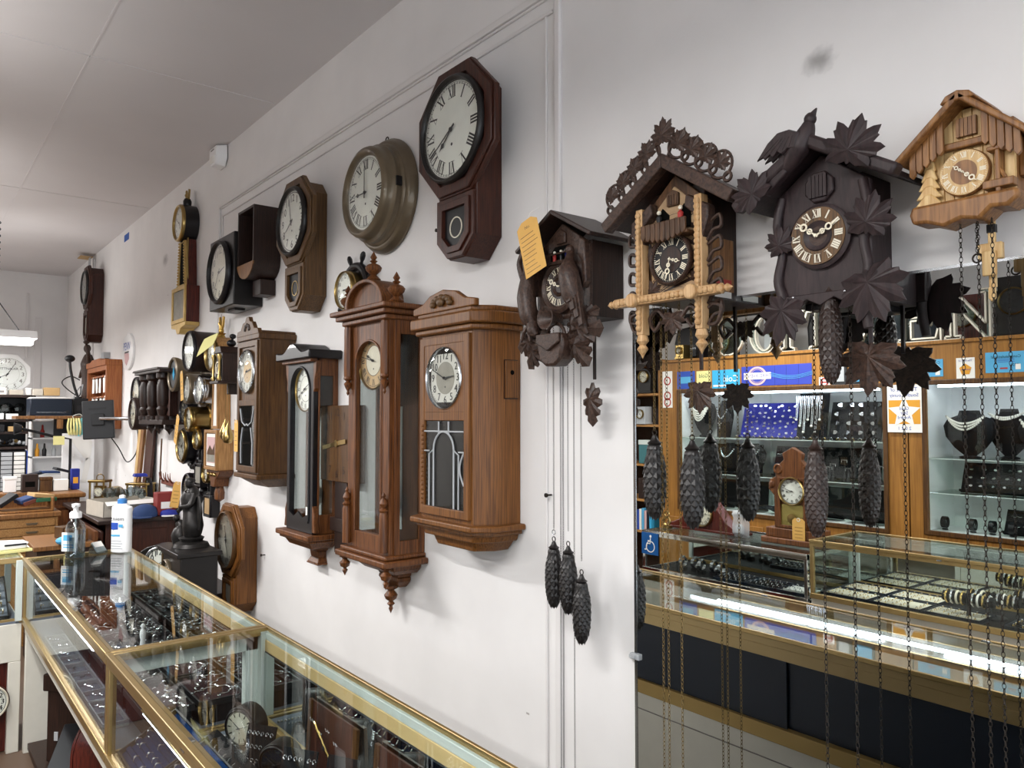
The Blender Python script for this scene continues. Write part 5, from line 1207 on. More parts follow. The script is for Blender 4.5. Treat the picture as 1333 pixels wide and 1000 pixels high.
# near case: blue ring tray along the front, grey strip with strands, black displays
for k, (x, y) in enumerate(((-2.435, -1.0), (-2.14, -1.0), (-1.845, -1.0))):
    tr = tray(('navy velvet ring tray at the front left corner of the near case', 'navy velvet ring tray, second along the front of the near case', 'navy velvet ring tray, third along the front of the near case')[k], x, y, ZG + .050, .285, .19, 'velvetb', 5, tilt=.5)
    MB().prism([(-.05, -.001), (.085, -.001), (.085, -.085)], -.12, .12, 'x').build('tray_easel', 'velvetb', tr, smooth=0)
    fill(tr, PR['silver_ring'], 5, 6, .285, .19, .014, ('silver ring in the first navy velvet tray', 'silver ring in the second navy velvet tray', 'silver ring in the third navy velvet tray')[k], ('rings in the first navy tray', 'rings in the second navy tray', 'rings in the third navy tray')[k], .5)
o = MB().box(-.22, .22, -.13, .13, 0, .004).build('felt_pad', 'greyfelt', loc=(-2.36, -.80, ZG + .001), smooth=0); tag(o, 'pale grey felt pad under the white necklace strands in the near case', 'pad')
for k in range(4):
    t = thing('silver_necklace', ('beaded white necklace strand at the far end of the near case', 'flat silver chain beside the beaded strand', 'silver rope chain lying on the grey felt pad', 'thin silver chain nearest the glass on the grey pad')[k], 'necklace', (-2.56 + .04 * k, -.80 - .02 * k, ZG + .008), group=None)
    p = [(.0 + .03 * sin(u * 2.2), -.14 + .25 * u, .0) for u in [i / 22 for i in range(23)]]
    mb = MB()
    for q in p: mb.ball(q, .0042 if k == 0 else .003, 6, 4)
    mb.build('beads', 'pearl' if k == 0 else 'silver', t)
def watch_stand(label, x, y, R=.045, face='dialold', rz=0):
    t = thing('display_clock', label, 'clock', (x, y, ZG + .001), rz=rz)
    MB().lathe([(R * .96, -.03), (R, -.026), (R, .026), (R * .9, .03)], (0, 0, R + .008), 'y', 32).build('black_case', 'blackw', t)
    dial(t, 0, R + .008, -.0315, R * .82, face=face, kind='bars', h=10, mi=12, style='taper', bezel=True, bz='ebony', bw=.1, bd=.006)
    MB().box(-R * .5, R * .5, -.03, .03, 0, .012).build('foot', 'black', t, bevel=.001)
watch_stand('small black desk clock in the near case, first of three', -2.42, -.76, .062, 'dialc', .5)
watch_stand('small desk clock with silver face in the near case, second of three', -2.13, -.765, .055, 'steel', .6)
watch_stand('small desk clock with pale blue-grey face in the near case, third of three', -1.80, -.77, .06, 'dialg', .6)
def ear_card(label, x, y, z, w, h, rz, n, mat='velvetk', tilt=-.35, kind='earrings', grp='', lab='', cols=3):
    t = thing('display_card', label, 'display stand', (x, y, z + .002), rot=(tilt, 0, rz))
    MB().box(-w / 2, w / 2, 0, .004, 0, h).build('card_panel', mat, t, smooth=0)
    MB().prism([(.004, .004), (.05, .0196), (.004, h * .7)], -.004, .004, 'x').build('easel', mat, t)
    mw = Matrix.Translation((x, y, z)) @ Euler((tilt, 0, rz)).to_matrix().to_4x4()
    for k in range(n):
        p = mw @ Vector((-w / 2 + w * (k % cols + .5) / cols + random.uniform(-.004, .004), -.003, h * (1 - (k // cols + .6) / ((n + cols - 1) // cols + .3))))
        copy_thing(PR[kind], p, rot=(tilt + pi / 2, 0, rz), label=f'{lab}, {ORD[k // cols]} row, {ORD[k % cols]} along', group=grp)
ear_card('black earring card leaning in the near case, beside the second desk clock', -2.25, -.80, ZG + .001, .10, .12, .55, 9, lab='silver earring pair on the first black card of the near case', grp='earrings on the first black card')
ear_card('black earring card leaning in the near case, beside the third desk clock', -2.0, -.79, ZG + .001, .11, .13, .55, 9, lab='silver earring pair on the second black card of the near case', grp='earrings on the second black card')
ear_card('black earring card standing nearest the back rail of the near case', -1.86, -.735, ZG + .001, .10, .14, .5, 6, lab='silver earring pair on the third black card of the near case', grp='earrings on the third black card')
def ramp(label, x, y, w, d, h, mat='velvetk', rz=0):
    t = thing('bracelet_ramp', label, 'display stand', (x, y, ZG + .001), rz=rz)
    MB().prism([(-d / 2, 0), (d / 2, 0), (d / 2, h), (d / 2 - .015, h), (-d / 2, .012)], -w / 2, w / 2, 'x').build('ramp_body', mat, t, bevel=.003); return t
ramp('long black velvet ramp with silver bracelets in the near case', -2.18, -.86, .62, .07, .05)
for k in range(14): copy_thing(PR['bracelet'], (-2.44 + .04 * k, -.86, ZG + .034), rot=(.55, 0, pi / 2 + .2 * (-1) ** k), label=f'silver bracelet draped over the long black velvet ramp, {ORD[k]} from the far end', group='bracelets on the long black ramp')
for k, (x, l) in enumerate(((-2.02, 'tall brown display board with a gold bracelet, by the back rail of the near case'), (-1.62, 'second brown display board standing by the back rail of the near case'))):
    t = thing('display_board', l, 'display stand', (x, -.668, ZG + .001), rot=(-.06, 0, 0))
    MB().box(-.13, .13, -.006, 0, 0, .20).build('board_panel', 'mahog', t, bevel=.001); MB().box(-.15, -.13, -.01, 0, 0, .20).build('board_edge', 'brownw', t); MB().box(.13, .15, -.01, 0, 0, .20).build('board_edge', 'brownw', t)
    for q in range(4): copy_thing(PR['bracelet'], (x - .09 + .05 * q, -.682, ZG + .16 - .02 * (q % 2)), rot=(pi / 2, 0, 0), label=('silver charm pinned on the tall brown board', 'silver charm pinned on the second brown board')[k] + f', {ORD[q]} from the left', group=('charms on the tall brown board', 'charms on the second brown board')[k]).scale = (.3, .6, .6)
t = thing('gold_bracelet', 'gold link bracelet pinned diagonally on the tall brown board', 'bracelet', (-2.02, -.686, ZG + .11), rot=(0, .62, 0)); MB().tube([(-.085 + .012 * k, 0, .002 * (k % 2)) for k in range(15)], .006, 6, 0, .5).build('links', 'goldj', t); MB().ball((0, -.003, 0), (.008, .004, .006), 8, 5).build('clasp', 'dialk', t)
for k in range(3):
    t = thing('velvet_roll', ('pale grey watch cuff in the near case, left of three', 'pale grey watch cuff in the near case, middle of three', 'pale grey watch cuff in the near case, right of three')[k], 'display stand', (-1.79 + .0 * k, -.70, ZG + .05 + .055 * k)) if 0 else None
for k in range(4):
    tr = tray(('black chain tray at the back of the near case, first from the left', 'black chain tray at the back of the near case, second from the left', 'black chain tray at the back of the near case, third from the left', 'black chain tray at the back of the near case, fourth from the left')[k], -1.62 + .32 * k, -.80, ZG + .001, .29, .16, 'velvetk', 1)
    for q in range(6): copy_thing(PR['gold_bracelet' if q % 3 == 1 else 'bracelet'], (-1.62 + .32 * k - .10 + .04 * q, -.80 + random.uniform(-.02, .02), ZG + .022), rot=(0, 0, pi / 2 + random.uniform(-.3, .3)), label=('chain bracelet in the first black chain tray', 'chain bracelet in the second black chain tray', 'chain bracelet in the third black chain tray', 'chain bracelet in the fourth black chain tray')[k] + f', {ORD[q]} from the left', group='bracelets in black chain tray ' + 'one two three four'.split()[k])
for k in range(3):
    tr = tray(('plum velvet ring tray in the right half of the near case, first', 'plum velvet ring tray in the right half of the near case, second', 'plum velvet ring tray in the right half of the near case, third')[k], -1.52 + .36 * k, -1.0, ZG + .001, .32, .16, 'velvetr', 4)
    fill(tr, PR['silver_ring'], 4, 5, .32, .16, .014, ('silver ring in the first plum tray of the near case', 'silver ring in the second plum tray of the near case', 'silver ring in the third plum tray of the near case')[k], 'rings in near plum tray ' + 'one two three'.split()[k], .7)

# far case: black and plum trays, silver scattered; compartment tray at the glass; a white figurine
lay = [(-4.42, -.75, 'velvetk'), (-4.42, -.92, 'velvetr'), (-4.10, -.75, 'velvetk'), (-4.10, -.92, 'velvetr'), (-3.78, -.75, 'velvetk'), (-3.78, -.92, 'velvetr'), (-3.46, -.75, 'velvetk'), (-3.46, -.92, 'velvetk'), (-3.14, -.75, 'velvetr'), (-3.14, -.92, 'velvetk'), (-2.82, -.75, 'velvetr'), (-2.82, -.92, 'velvetr')]
for k, (x, y, m) in enumerate(lay):
    col = 'one two three four five six'.split()[k // 2]; side = 'back' if y > -.8 else 'middle'
    tr = tray(f"{'plum' if m == 'velvetr' else 'black'} velvet silver tray in the far case, {side} row, number {col} from the far end", x, y, ZG + .06, .30, .155, m, 3)
    MB().box(-.14, .14, -.07, .07, -.059, 0).build('tray_riser', 'velvetk', tr, smooth=0)
    fill(tr, PR['bracelet'], 2, 4, .30, .155, .019, f'silver chain in the {side} tray {col} of the far case', f'silver in far {side} tray {col}', .75, .01, 1.5)
    fill(tr, PR['silver_ring'], 3, 5, .30, .155, .017, f'silver ring in the {side} tray {col} of the far case', f'rings in far {side} tray {col}', .55, .006)
for k in range(5):
    x = -4.0 + .26 * k
    t = thing('compartment_tray', f"clear compartment tray by the front glass of the far case, {'first second third fourth fifth'.split()[k]} from the far end", 'tray', (x, -1.045, ZG + .001))
    rectframe(MB(), -.125, .125, -.04, .04, .004, 0, .02).tf(lambda v: (v[0], v[2], v[1])).build('tray_rim', 'lgrey', t); MB().box(-.122, .122, -.037, .037, 0, .003).build('tray_floor', 'greyfelt', t, smooth=0)
    MB().box(-.002, .002, -.037, .037, .003, .018).build('tray_divider', 'lgrey', t, smooth=0)
    for q in range(4): copy_thing(PR['earrings' if q % 2 else 'bracelet'], (x - .09 + .06 * q, -1.045 + random.uniform(-.015, .015), ZG + .007), rot=(0, 0, random.uniform(0, 3)), label=f'silver piece in the {ORD[k]} clear compartment tray, {ORD[q]} from the far end', group='silver in the clear compartment trays').scale = (.6, .8, .8)
t = thing('porcelain_figure', 'slim white porcelain lady figurine in the far case', 'figurine', (-3.30, -.86, ZG + .082))
MB().lathe([(.016, 0), (.013, .03), (.008, .07), (.012, .09), (.010, .105), (.004, .112)], (0, 0, 0), 'z', 14).build('gown', 'white', t); MB().ball((0, 0, .122), (.008, .008, .011), 10, 6).build('figure_head', 'white', t)
tr = tray('navy tray packed with gold rings in the corner counter, near its glass front', -4.81, -1.32, ZG + .08, .30, .32, 'greyfelt', 5, rz=pi / 2, tilt=.5)
fill(tr, PR['gold_ring'], 5, 7, .30, .32, .014, 'gold ring in the tray of the corner counter', 'gold rings in the corner counter', 1, .002, .3, 1.45)
MB().prism([(-.14, -.002), (.15, -.002), (.10, -.10)], -.13, .13, 'x').build('tray_easel', 'velvetb', tr, smooth=0)
tr = tray('navy tray packed with gold rings in the corner counter, far end', -4.81, -1.72, ZG + .08, .30, .32, 'greyfelt', 5, rz=pi / 2, tilt=.5)
fill(tr, PR['gold_ring'], 4, 6, .30, .32, .014, 'gold ring in the far tray of the corner counter', 'gold rings in the far corner tray', 1, .002, .3, 1.45)

# stored under the counter
t = thing('mantel_clock', 'reddish round-topped mantel clock stored under the far counter', 'clock', (-3.7, -.86, .052), rz=-.9)
out = [(-.14, 0)] + [(-.14 * cos(pi * k / 16), .20 + .14 * sin(pi * k / 16)) for k in range(17)] + [(.14, 0)]
MB().prism(out, -.10, .10).build('case', 'redbrown', t, bevel=.006); MB().frame(out, [(u * .86, .02 + v * .9) for u, v in out], -.10, -.112).build('front_moulding', 'redbrown', t, bevel=.002)
dial(t, 0, .2, -.112, .095, face='dialc', kind='roman', h=4, mi=20, bezel=True)
t = thing('shelf_clock', 'plain brown box clock stored under the far counter', 'clock', (-4.28, -.90, .052), rz=-.8)
MB().box(-.12, .12, -.09, .09, .0, .36).build('case', 'darkw', t, bevel=.004); MB().box(-.135, .135, -.105, .10, .33, .41).build('hood', 'darkw', t, bevel=.006)
mb = MB().box(-.10, .10, -.098, -.09, .03, .28); mb.build('door', 'mahog', t, bevel=.003); MB().box(.11, .123, -.05, -.03, .1, .14).build('side_label', 'lgrey', t)
t = thing('metal_box', 'grey tilted metal box under the far counter', 'box', (-3.98, -.985, .052), rz=-.4)
MB().prism([(-.14, 0), (.14, 0), (.14, .10), (-.14, .20)], -.07, .07).build('box_body', 'dgrey', t, bevel=.004); MB().box(-.03, .03, -.083, -.079, .03, .05).build('latch', 'steel', t)
t = thing('wall_clock', 'white-faced round clock lying in the wooden cubby at the bottom left', 'clock', (-4.60, -1.255, .27), rot=(0, 0, pi / 2)); t.scale = (.8, 1, .8)
MB().lathe([(.11, .03), (.112, 0), (.105, -.005)], (0, 0, 0), 'y', 36).build('case', 'mahog', t); dial(t, 0, 0, -.006, .098, kind='arabic', h=12, mi=2, nh=.2, nr=.76, bezel=True, bz='dialc', style='spade', bw=.08, bd=.008)

# ---------------------------------------------------------------- workshop corner at the far end
def box_thing(name, label, cat, x0, x1, y0, y1, z0, z1, mat, lid=None, bev=.004, rz=0, strip=None):
    cx, cy = (x0 + x1) / 2, (y0 + y1) / 2; w, d, h = x1 - x0, y1 - y0, z1 - z0
    t = thing(name, label, cat, (cx, cy, z0), rz=rz)
    MB().box(-w / 2, w / 2, -d / 2, d / 2, 0, h * (.82 if lid else 1)).build('body', mat, t, bevel=bev)
    if lid: MB().box(-w / 2 - .004, w / 2 + .004, -d / 2 - .004, d / 2 + .004, h * .80, h).build('lid', lid, t, bevel=bev)
    if strip: MB().box(w / 2, w / 2 + .001, -d * .3, d * .3, h * .3, h * .6).build('side_label', strip, t, smooth=0)
    return t

# desk by the wall
t = thing('work_desk', 'dark wooden work desk against the clock wall, its panelled end facing the counter', 'desk', (-6.7, -.26, 0))
MB().box(-.75, .74, -.28, .25, .925, .955).build('desk_top', 'darkw', t, bevel=.005)
MB().box(.66, .69, -.22, .24, 0, .925).build('end_panel', 'mahog', t, bevel=.003)
for z0, z1 in ((.10, .48), (.53, .87)): MB().box(.69, .697, -.16, .18, z0, z1).build('raised_panel', 'mahog', t, bevel=.003)
MB().box(-.70, .68, .20, .24, 0, .925).build('back_panel', 'mahog', t)
MB().box(-.72, -.69, -.24, .24, 0, .925).build('end_panel', 'mahog', t)
for k in range(3): d = MB().box(-.66, .64, -.245, -.225, .35 + .18 * k, .51 + .18 * k).build('drawer', 'mahog', t, bevel=.003); MB().torus((0, -.252, .43 + .18 * k), .02, .003, 'y', 12, 5).build('drawer_pull', 'brass', d)
# things on the desk
def carriage(label, loc, w, h, d, rz, cyl=True):
    t = thing('carriage_clock', label, 'clock', loc, rz=rz)
    mb = MB().box(-w / 2, w / 2, -d / 2, d / 2, 0, .02).box(-w / 2, w / 2, -d / 2, d / 2, h - .018, h)
    for a in (-1, 1):
        for b in (-1, 1): mb.cyl((a * (w / 2 - .012), b * (d / 2 - .012), 0), .008, .02, h - .018, 'z', 10)
    mb.build('brass_frame', 'brass', t, bevel=.003)
    MB().box(-w / 2 + .014, w / 2 - .014, -d / 2 + .013, -d / 2 + .015, .02, h - .018).build('front_glass', 'clockglass', t, smooth=0)
    MB().box(-w * .28, w * .28, -.02, .03, .03, h * .8).build('movement', 'brass', t, bevel=.004)
    dial(t, 0, h * .6, -d / 2 + .03, w * .26, face='dialc', h=5, mi=20, cover=False)
    MB().torus((0, 0, h + .015), w * .22, .004, 'y', 16, 6).build('carrying_handle', 'brass', t)
carriage('brass carriage clock with glass sides on the desk, left of the open cardboard box', (-6.68, -.40, .957), .13, .23, .12, .9)
t = thing('brass_drum', 'polished brass drum clock lying behind the brass carriage clock', 'clock', (-6.85, -.28, .957), rz=.8)
MB().cyl((0, 0, .08), .08, -.06, .06, 'y', 28).build('drum', 'brass', t); dial(t, 0, .08, -.062, .065, face='dialc', h=2, mi=20)
MB().box(-.05, .05, -.05, .05, 0, .01).build('foot', 'brass', t)
carriage('squat brass-framed clock under a blue lid, further along the desk', (-6.59, -.13, .957), .18, .20, .13, .8)
o = MB().prism([(-.06, -.05), (.05, -.06), (.06, .04), (-.05, .05)], 0, .022, 'z', 0, .85).build('blue_case', 'royal', loc=(-6.59, -.13, 1.206), bevel=.004); tag(o, 'flat royal blue case on top of the squat brass clock', 'case')
t = thing('cardboard_box', 'long open white cardboard box on the desk corner', 'box', (-6.30, -.32, .957), rz=.15)
mb = MB(); mb.box(-.17, .17, -.19, -.185, 0, .11).box(-.17, .17, .185, .19, 0, .11).box(.165, .17, -.19, .19, 0, .11).box(-.17, -.165, -.19, .19, 0, .11).box(-.17, .17, -.19, .19, 0, .004); mb.build('box_walls', 'card', t, smooth=0)
MB().prism([(.17, .11), (.21, .085), (.211, .086), (.171, .112)], -.18, .18, 'y').tf(lambda v: v).build('open_flap', 'paper', t, smooth=0)
o = MB()
for k in range(7): o.ball((-.05 + .04 * random.random(), -.12 + .04 * k, .10 + .03 * random.random()), (.04, .035, .04), 6, 4)
o = o.build('crumpled_bag', 'plasticclear', loc=(-6.3, -.30, .99), smooth=0); tag(o, 'crumpled clear plastic bag in the open white cardboard box', 'plastic bag')
box_thing('red_box', 'red printed box on the desk behind the antler rack', 'box', -6.12, -6.0, -.15, -.02, .957, 1.12, 'redbox', strip='paper')
t = thing('cloth_cap', 'denim blue cap on the desk beside the white cardboard box', 'cap', (-6.03, -.225, .957), rz=-.4)
mb = MB().lathe([(.085, 0), (.085, .03), (.07, .065), (.03, .085), (1e-5, .088)], (0, 0, 0), 'z', 20); mb.build('crown', 'capblue', t, smooth=60); MB().prism([(.06, -.07), (.12, -.06), (.15, 0), (.12, .06), (.06, .07)], .0, .008, 'z').build('brim', 'capblue', t)
t = thing('cloth_cap', 'royal blue folded cap at the right end of the desk', 'cap', (-5.985, -.072, .957), rz=-.4); t.scale = (.85, .85, .9)
mb = MB().lathe([(.07, 0), (.07, .025), (.055, .04), (1e-5, .05)], (0, 0, 0), 'z', 20); mb.build('crown', 'royal', t, smooth=60); MB().prism([(.05, -.05), (.09, -.045), (.105, 0), (.09, .045), (.05, .05)], .0, .008, 'z').build('brim', 'paper', t)
ptag('upright tan tag standing against the red box', (-5.985, -.04, 1.01), .06, .19, rz=1.2, ry=.15)
t = thing('antler_rack', 'small black antler-shaped key hook rack above the red box', 'hook rack', (-6.15, -.004, 1.16))
mb = MB().box(-.22, .16, -.03, 0, 0, .025)
for k in range(3):
    x = -.15 + .12 * k; mb.tube(spline([(x, -.03, .025), (x - .02, -.05, .05), (x - .035, -.055, .09)], 4), radii([.007, .005, .002], 9), 6); mb.tube(spline([(x, -.03, .025), (x + .02, -.05, .05), (x + .03, -.055, .10)], 4), radii([.007, .005, .002], 9), 6)
mb.build('rack_body', 'rust', t)
for k, (x, m, l) in enumerate(((-7.03, 'honey', 'narrow blond picture-frame board leaning on the wall under the column clock'), (-6.93, 'honeyd', 'brown frame board leaning beside the blond one'), (-6.75, 'mahog', 'wide dark red board standing against the wall under the column clock'))):
    o = MB().box(-.04 if k < 2 else -.11, .04 if k < 2 else .11, -.02, 0, 0, .64).build('leaning_board', m, loc=(x, -.05 - .02 * (k < 2), .957), bevel=.002, rot=(-.07, 0, 0)); tag(o, l, 'board')
o = MB().tube([(0, 0, 0), (.02, .01, .55)], .006, 6).build('thin_rod', 'brownw', loc=(-6.37, -.05, .957)); tag(o, 'thin brown rod standing against the wall beside the dark red board', 'rod')
o = MB().prism([(-.05, 0), (.05, 0), (.04, .2), (-.01, .24)], -.02, .02).build('black_case', 'ebony', loc=(-6.55, -.08, .957), bevel=.005); tag(o, 'black pointed case leaning at the foot of the dark red board', 'case')

# columned lantern clock and two round dials by it
t = thing('column_wall_clock', 'dark carved clock case with turned columns, on the wall beyond the round clocks', 'clock', (-6.05, 0, 1.62))
MB().box(-.33, .33, -.20, -.002, 0, .035).build('base', 'darkw', t, bevel=.004)
MB().box(-.26, .26, -.05, -.002, .03, .38).build('back_case', 'darkw', t)
mb = MB().box(-.36, .36, -.23, -.002, .37, .39).prism([(-.40, .39), (.36, .39), (.32, .405), (-.36, .405)], -.24, -.002); mb.build('cornice', 'darkw', t, bevel=.003)
for x, y in ((-.28, -.17), (-.06, -.17), (.22, -.17)): MB().lathe([(.045, .035), (.045, .06), (.028, .07), (.04, .11), (.03, .13), (.038, .16), (.04, .28), (.028, .32), (.045, .335), (.045, .37)], (x, y, 0), 'z', 16).build('turned_column', 'darkw', t)
for x in (-.28, -.06, .22): MB().lathe([(.03, 0), (.035, -.03), (.015, -.05), (.0, -.075)], (x, -.12, 0), 'z', 12).build('pendant', 'darkw', t)
MB().prism([(-.06, .06), (.14, .06), (.14, .34), (-.06, .34)], -.10, -.05).build('inner_door', 'mahog', t, bevel=.003); MB().ball((.08, -.11, .18), (.02, .008, .03), 10, 6).build('pendulum', 'brass', t)
MB().cyl((0, 0, .20), .11, -.06, -.05, 'y', 28).build('dial', 'dialc', t)
drum('drum_wall_clock', 'dark oval-looking wall clock with white dial, upper of two left of the columned case', -6.72, 1.85, .15, .14, 'darkw', 'ebony', 'dialc', h=8, mi=20)
drum('drum_wall_clock', 'dark rimmed wall clock with plain cream dial, lower of two left of the columned case', -6.62, 1.70, .13, .18, 'darkw', 'darkw', 'dialc', h=8, mi=5)
# oval sign
t = thing('oval_sign', 'oval white sign with blue lettering on the wall above the key rack', 'sign', (-7.66, 0, 2.27))
MB().lathe([(.16, -.002), (.16, -.02), (.15, -.026)], (0, 0, 0), 'y', 36, 0, 1.3, 1.05).build('sign_plate', 'white', t)
MB().text('PENN', .10, 0, .045, -.0268).build('sign_lettering', 'blue', t, smooth=0, recalc=False)
MB().prism([(-.10, -.01), (.08, -.02), (.10, -.07), (.0, -.13), (-.06, -.10)], -.0262, -.0267).build('printed_picture', 'pink', t, smooth=0)
MB().box(-.08, .08, -.0268, -.0263, -.015, .0).build('printed_line', 'dgrey', t, smooth=0)
# key rack
t = thing('key_rack', 'open orange wooden wall rack with rows of white paper tags', 'rack', (-8.4, 0, 1.56)); t.scale.x = .9
mb = MB(); rectframe(mb, -.52, .52, 0, .60, .045, -.14, -.002); mb.build('rack_frame', 'keywood', t, bevel=.004)
MB().prism([(-.52, .60), (.52, .60), (.52, .655), (.3, .655), (.2, .675), (-.2, .675), (-.3, .655), (-.52, .655)], -.15, -.002).build('top_rail', 'keywood', t, bevel=.004)
MB().box(-.48, .48, -.012, -.002, .04, .56).build('back_board', 'keywood', t, smooth=0)
for r in range(2): MB().box(-.47, .47, -.11, -.01, .50 - .2 * r, .515 - .2 * r).build('hook_rail', 'keywood', t)
n = 0
w = None
for r in range(2):
    for c in range(9):
        lab = f"white repair tag on the {'upper' if r == 0 else 'lower'} row of the orange rack, {ORD[c]} from the far end"
        if w is None:
            w = thing('repair_tag', lab, 'tag', (-8.3, -.035, 1.9), group='repair tags on the wall rack'); MB().box(-.028, .028, -.001, .001, -.14, 0).build('tag_card', 'paper', w, smooth=0); MB().torus((0, 0, .012), .01, .0015, 'y', 10, 4).build('tag_wire', 'steel', w); w.location = (-8.78, -.10, 2.05)
        else: copy_thing(w, (-8.78 + .09 * c, -.10 - .01 * (c % 2), 2.05 - .2 * r), rot=(0, random.uniform(-.25, .25), random.uniform(-.3, .3)), label=lab)
# monitor on its wall arm
t = thing('monitor', 'thin black monitor seen from behind on a wall arm', 'monitor', (-7.6, -.255, 1.65), rot=(.06, -.06, -.35))
MB().box(-.02, .02, -.125, .125, -.17, .17).build('monitor_back', 'dgrey', t, bevel=.008); MB().box(-.024, -.018, -.115, .115, -.155, .155).build('screen', 'dialk', t, smooth=0)
MB().box(.019, .023, -.07, .07, .09, .105).build('vent_slot', 'black', t); MB().box(.02, .04, -.05, .05, -.05, .05).build('mount_plate', 'black', t, bevel=.003)
t2_ = thing('wall_mount', 'black articulated wall arm carrying the monitor', 'bracket', (-7.3, 0, 1.66))
MB().box(-.05, .05, -.03, -.001, -.09, .09).build('wall_plate', 'black', t2_, bevel=.003); MB().tube([(0, -.03, 0), (-.06, -.12, 0), (-.255, -.25, 0)], .016, 8).build('arm', 'steel', t2_)
o = MB().tube(spline([(-7.28, -.02, 1.63), (-7.20, -.02, 1.5), (-7.22, -.03, 1.36), (-7.4, -.06, 1.28), (-7.55, -.1, 1.4), (-7.56, -.2, 1.55)], 6), .005, 6).build('monitor_cable', 'black'); tag(o, 'black cable hanging in a loop under the monitor', 'cable')
# far statue with tangled cables
t = thing('wall_figure', 'dark carved standing figure fixed high on the far corner of the wall', 'statue', (-8.95, -.12, 1.72))
mb = MB(); body(mb, [(0, 0, 0), (.01, -.01, .15), (0, 0, .34), (0, 0, .5), (0, 0, .60)], [.04, .05, .055, .07, .03], 10); mb.ball((0, -.01, .66), (.035, .035, .045), 10, 7); body(mb, [(-.05, 0, .53), (-.11, -.03, .45), (-.08, -.06, .36)], [.024, .02, .014], 8); body(mb, [(.05, 0, .53), (.10, -.02, .62), (.06, -.03, .70)], [.024, .02, .012], 8); mb.ball((.06, -.03, .72), (.04, .03, .02), 8, 5)
mb.build('carved_body', 'carve', t, smooth=60); MB().lathe([(.08, -.10), (.05, -.05), (.06, 0)], (0, 0, 0), 'z', 14).build('plinth', 'carve', t); MB().box(-.03, .03, .05, .12, -.02, .1).build('wall_bracket', 'carve', t)
for k, p in enumerate(([(-8.88, -.2, 1.98), (-8.7, -.27, 1.9), (-8.75, -.3, 1.78), (-8.9, -.22, 1.72), (-8.75, -.22, 1.85), (-8.72, -.2, 2.0)], [(-8.9, -.2, 2.05), (-8.8, -.3, 2.08), (-8.6, -.4, 2.0), (-8.65, -.25, 1.88), (-8.7, -.22, 1.98)])):
    o = MB().tube(spline(p, 6), .006, 6).build('loose_cable', 'lgrey' if k == 0 else 'black'); tag(o, ('pale loose cable tangled round the carved wall figure', 'black loose cable looping below the carved wall figure')[k], 'cable')
box_thing('junction_box', 'small grey junction box on the wall above the key rack', 'junction box', -8.62, -8.50, -.06, -.001, 2.17, 2.32, 'lgrey', strip='dgrey')

# shelving against the far wall
t = thing('shelf_unit', 'dark open shelving along the far wall', 'shelf', (-9.15, -1.25, 0))
for z in (.95, 1.38, 1.53, 1.65, 1.89): MB().box(-.2, .2, -.75, .67, z - .025, z).build('shelf_board', 'darkw', t, bevel=.002)
for y in (-.75, .655): MB().box(-.2, .2, y, y + .02, 0, 1.89).build('side_panel', 'darkw', t)
MB().box(-.2, -.19, -.75, .64, .0, 1.88).build('back_panel', 'ebony', t, smooth=0)
t = thing('wall_clock', 'large white octagonal clock standing on top of the far shelving', 'clock', (-9.16, -.80, 2.10), rot=(0, 0, pi / 2))
MB().prism(octa(.20), .03, 0).build('case', 'white', t, bevel=.004); dial(t, 0, 0, -.004, .17, kind='arabic', h=8, mi=5, nh=.15, face='white', ink='grey', tracks=((.95, .96), (.6, .607))); MB().text('WITTNAUER', .032, 0, .055, -.0065).build('dial_lettering', 'dgrey', t, smooth=0, recalc=False)
def clutter(items):
    for (n, l, c, x0, x1, y0, y1, z0, z1, m, lid, st) in items: box_thing(n, l, c, x0, x1, y0, y1, z0, z1, m, lid, strip=st)
clutter([
 ('storage_box', 'white carton on the top far shelf, in front of the octagonal clock', 'box', -9.05, -8.96, -.92, -.82, 1.89, 1.96, 'paper', None, 'grey'),
 ('storage_box', 'cream flat carton on the top far shelf', 'box', -9.05, -8.95, -.80, -.68, 1.89, 1.94, 'card', None, None),
 ('storage_box', 'small white carton at the right end of the top far shelf', 'box', -9.0, -8.92, -.66, -.56 - .06, 1.89, 1.96, 'paper', 'paper', None),
 ('storage_box', 'yellowish brown carton behind the black printer', 'box', -8.95, -8.85, -.52, -.38, 1.885, 1.965, 'brownpap', None, None),
 ('storage_box', 'pale carton between the octagonal clock and the yellowish carton', 'box', -8.95, -8.85, -.61, -.525, 1.885, 1.95, 'card', None, None),
 ('parts_box', 'white parts box on the second far shelf, left', 'box', -9.02, -8.93, -.93, -.84, 1.65, 1.71, 'white', None, None),
 ('parts_box', 'white parts box on the second far shelf, next to the printer', 'box', -9.02, -8.93, -.82, -.72, 1.65, 1.705, 'white', None, None),
 ('parts_box', 'tan parts box on the third far shelf', 'box', -9.02, -8.93, -.80, -.68, 1.53, 1.58, 'brownpap', None, None),
 ('tool_case', 'black tool case on the third far shelf', 'case', -9.05, -8.93, -.95, -.83, 1.53, 1.60, 'black', None, None),
])
o = MB()
for k in range(16): o.ball((random.uniform(-.06, .06), -.16 + .022 * k, .04 + .03 * random.random()), (.05, .04, .045), 6, 4)
o = o.build('plastic_bags', 'plasticclear', loc=(-9.05, -.86, 1.70), smooth=0); tag(o, 'heap of clear plastic bags on the second far shelf', 'plastic bags', kind='stuff')
o = MB()
for k in range(26): o.ball((random.uniform(-.05, .05), -.16 + .014 * k, .02 + .03 * random.random()), (.02, .02, .02), 6, 4, random.randint(0, 2))
o = o.build('loose_parts', ['lgrey', 'black', 'brass'], loc=(-9.02, -.85, 1.39), smooth=0); tag(o, 'jumble of small metal clock parts above the drawer organiser', 'clock parts', kind='stuff')
t = thing('drawer_organizer', 'black small-parts organiser with clear drawers at the left edge', 'organiser', (-8.92, -.905, .955)); t.scale.z = .92
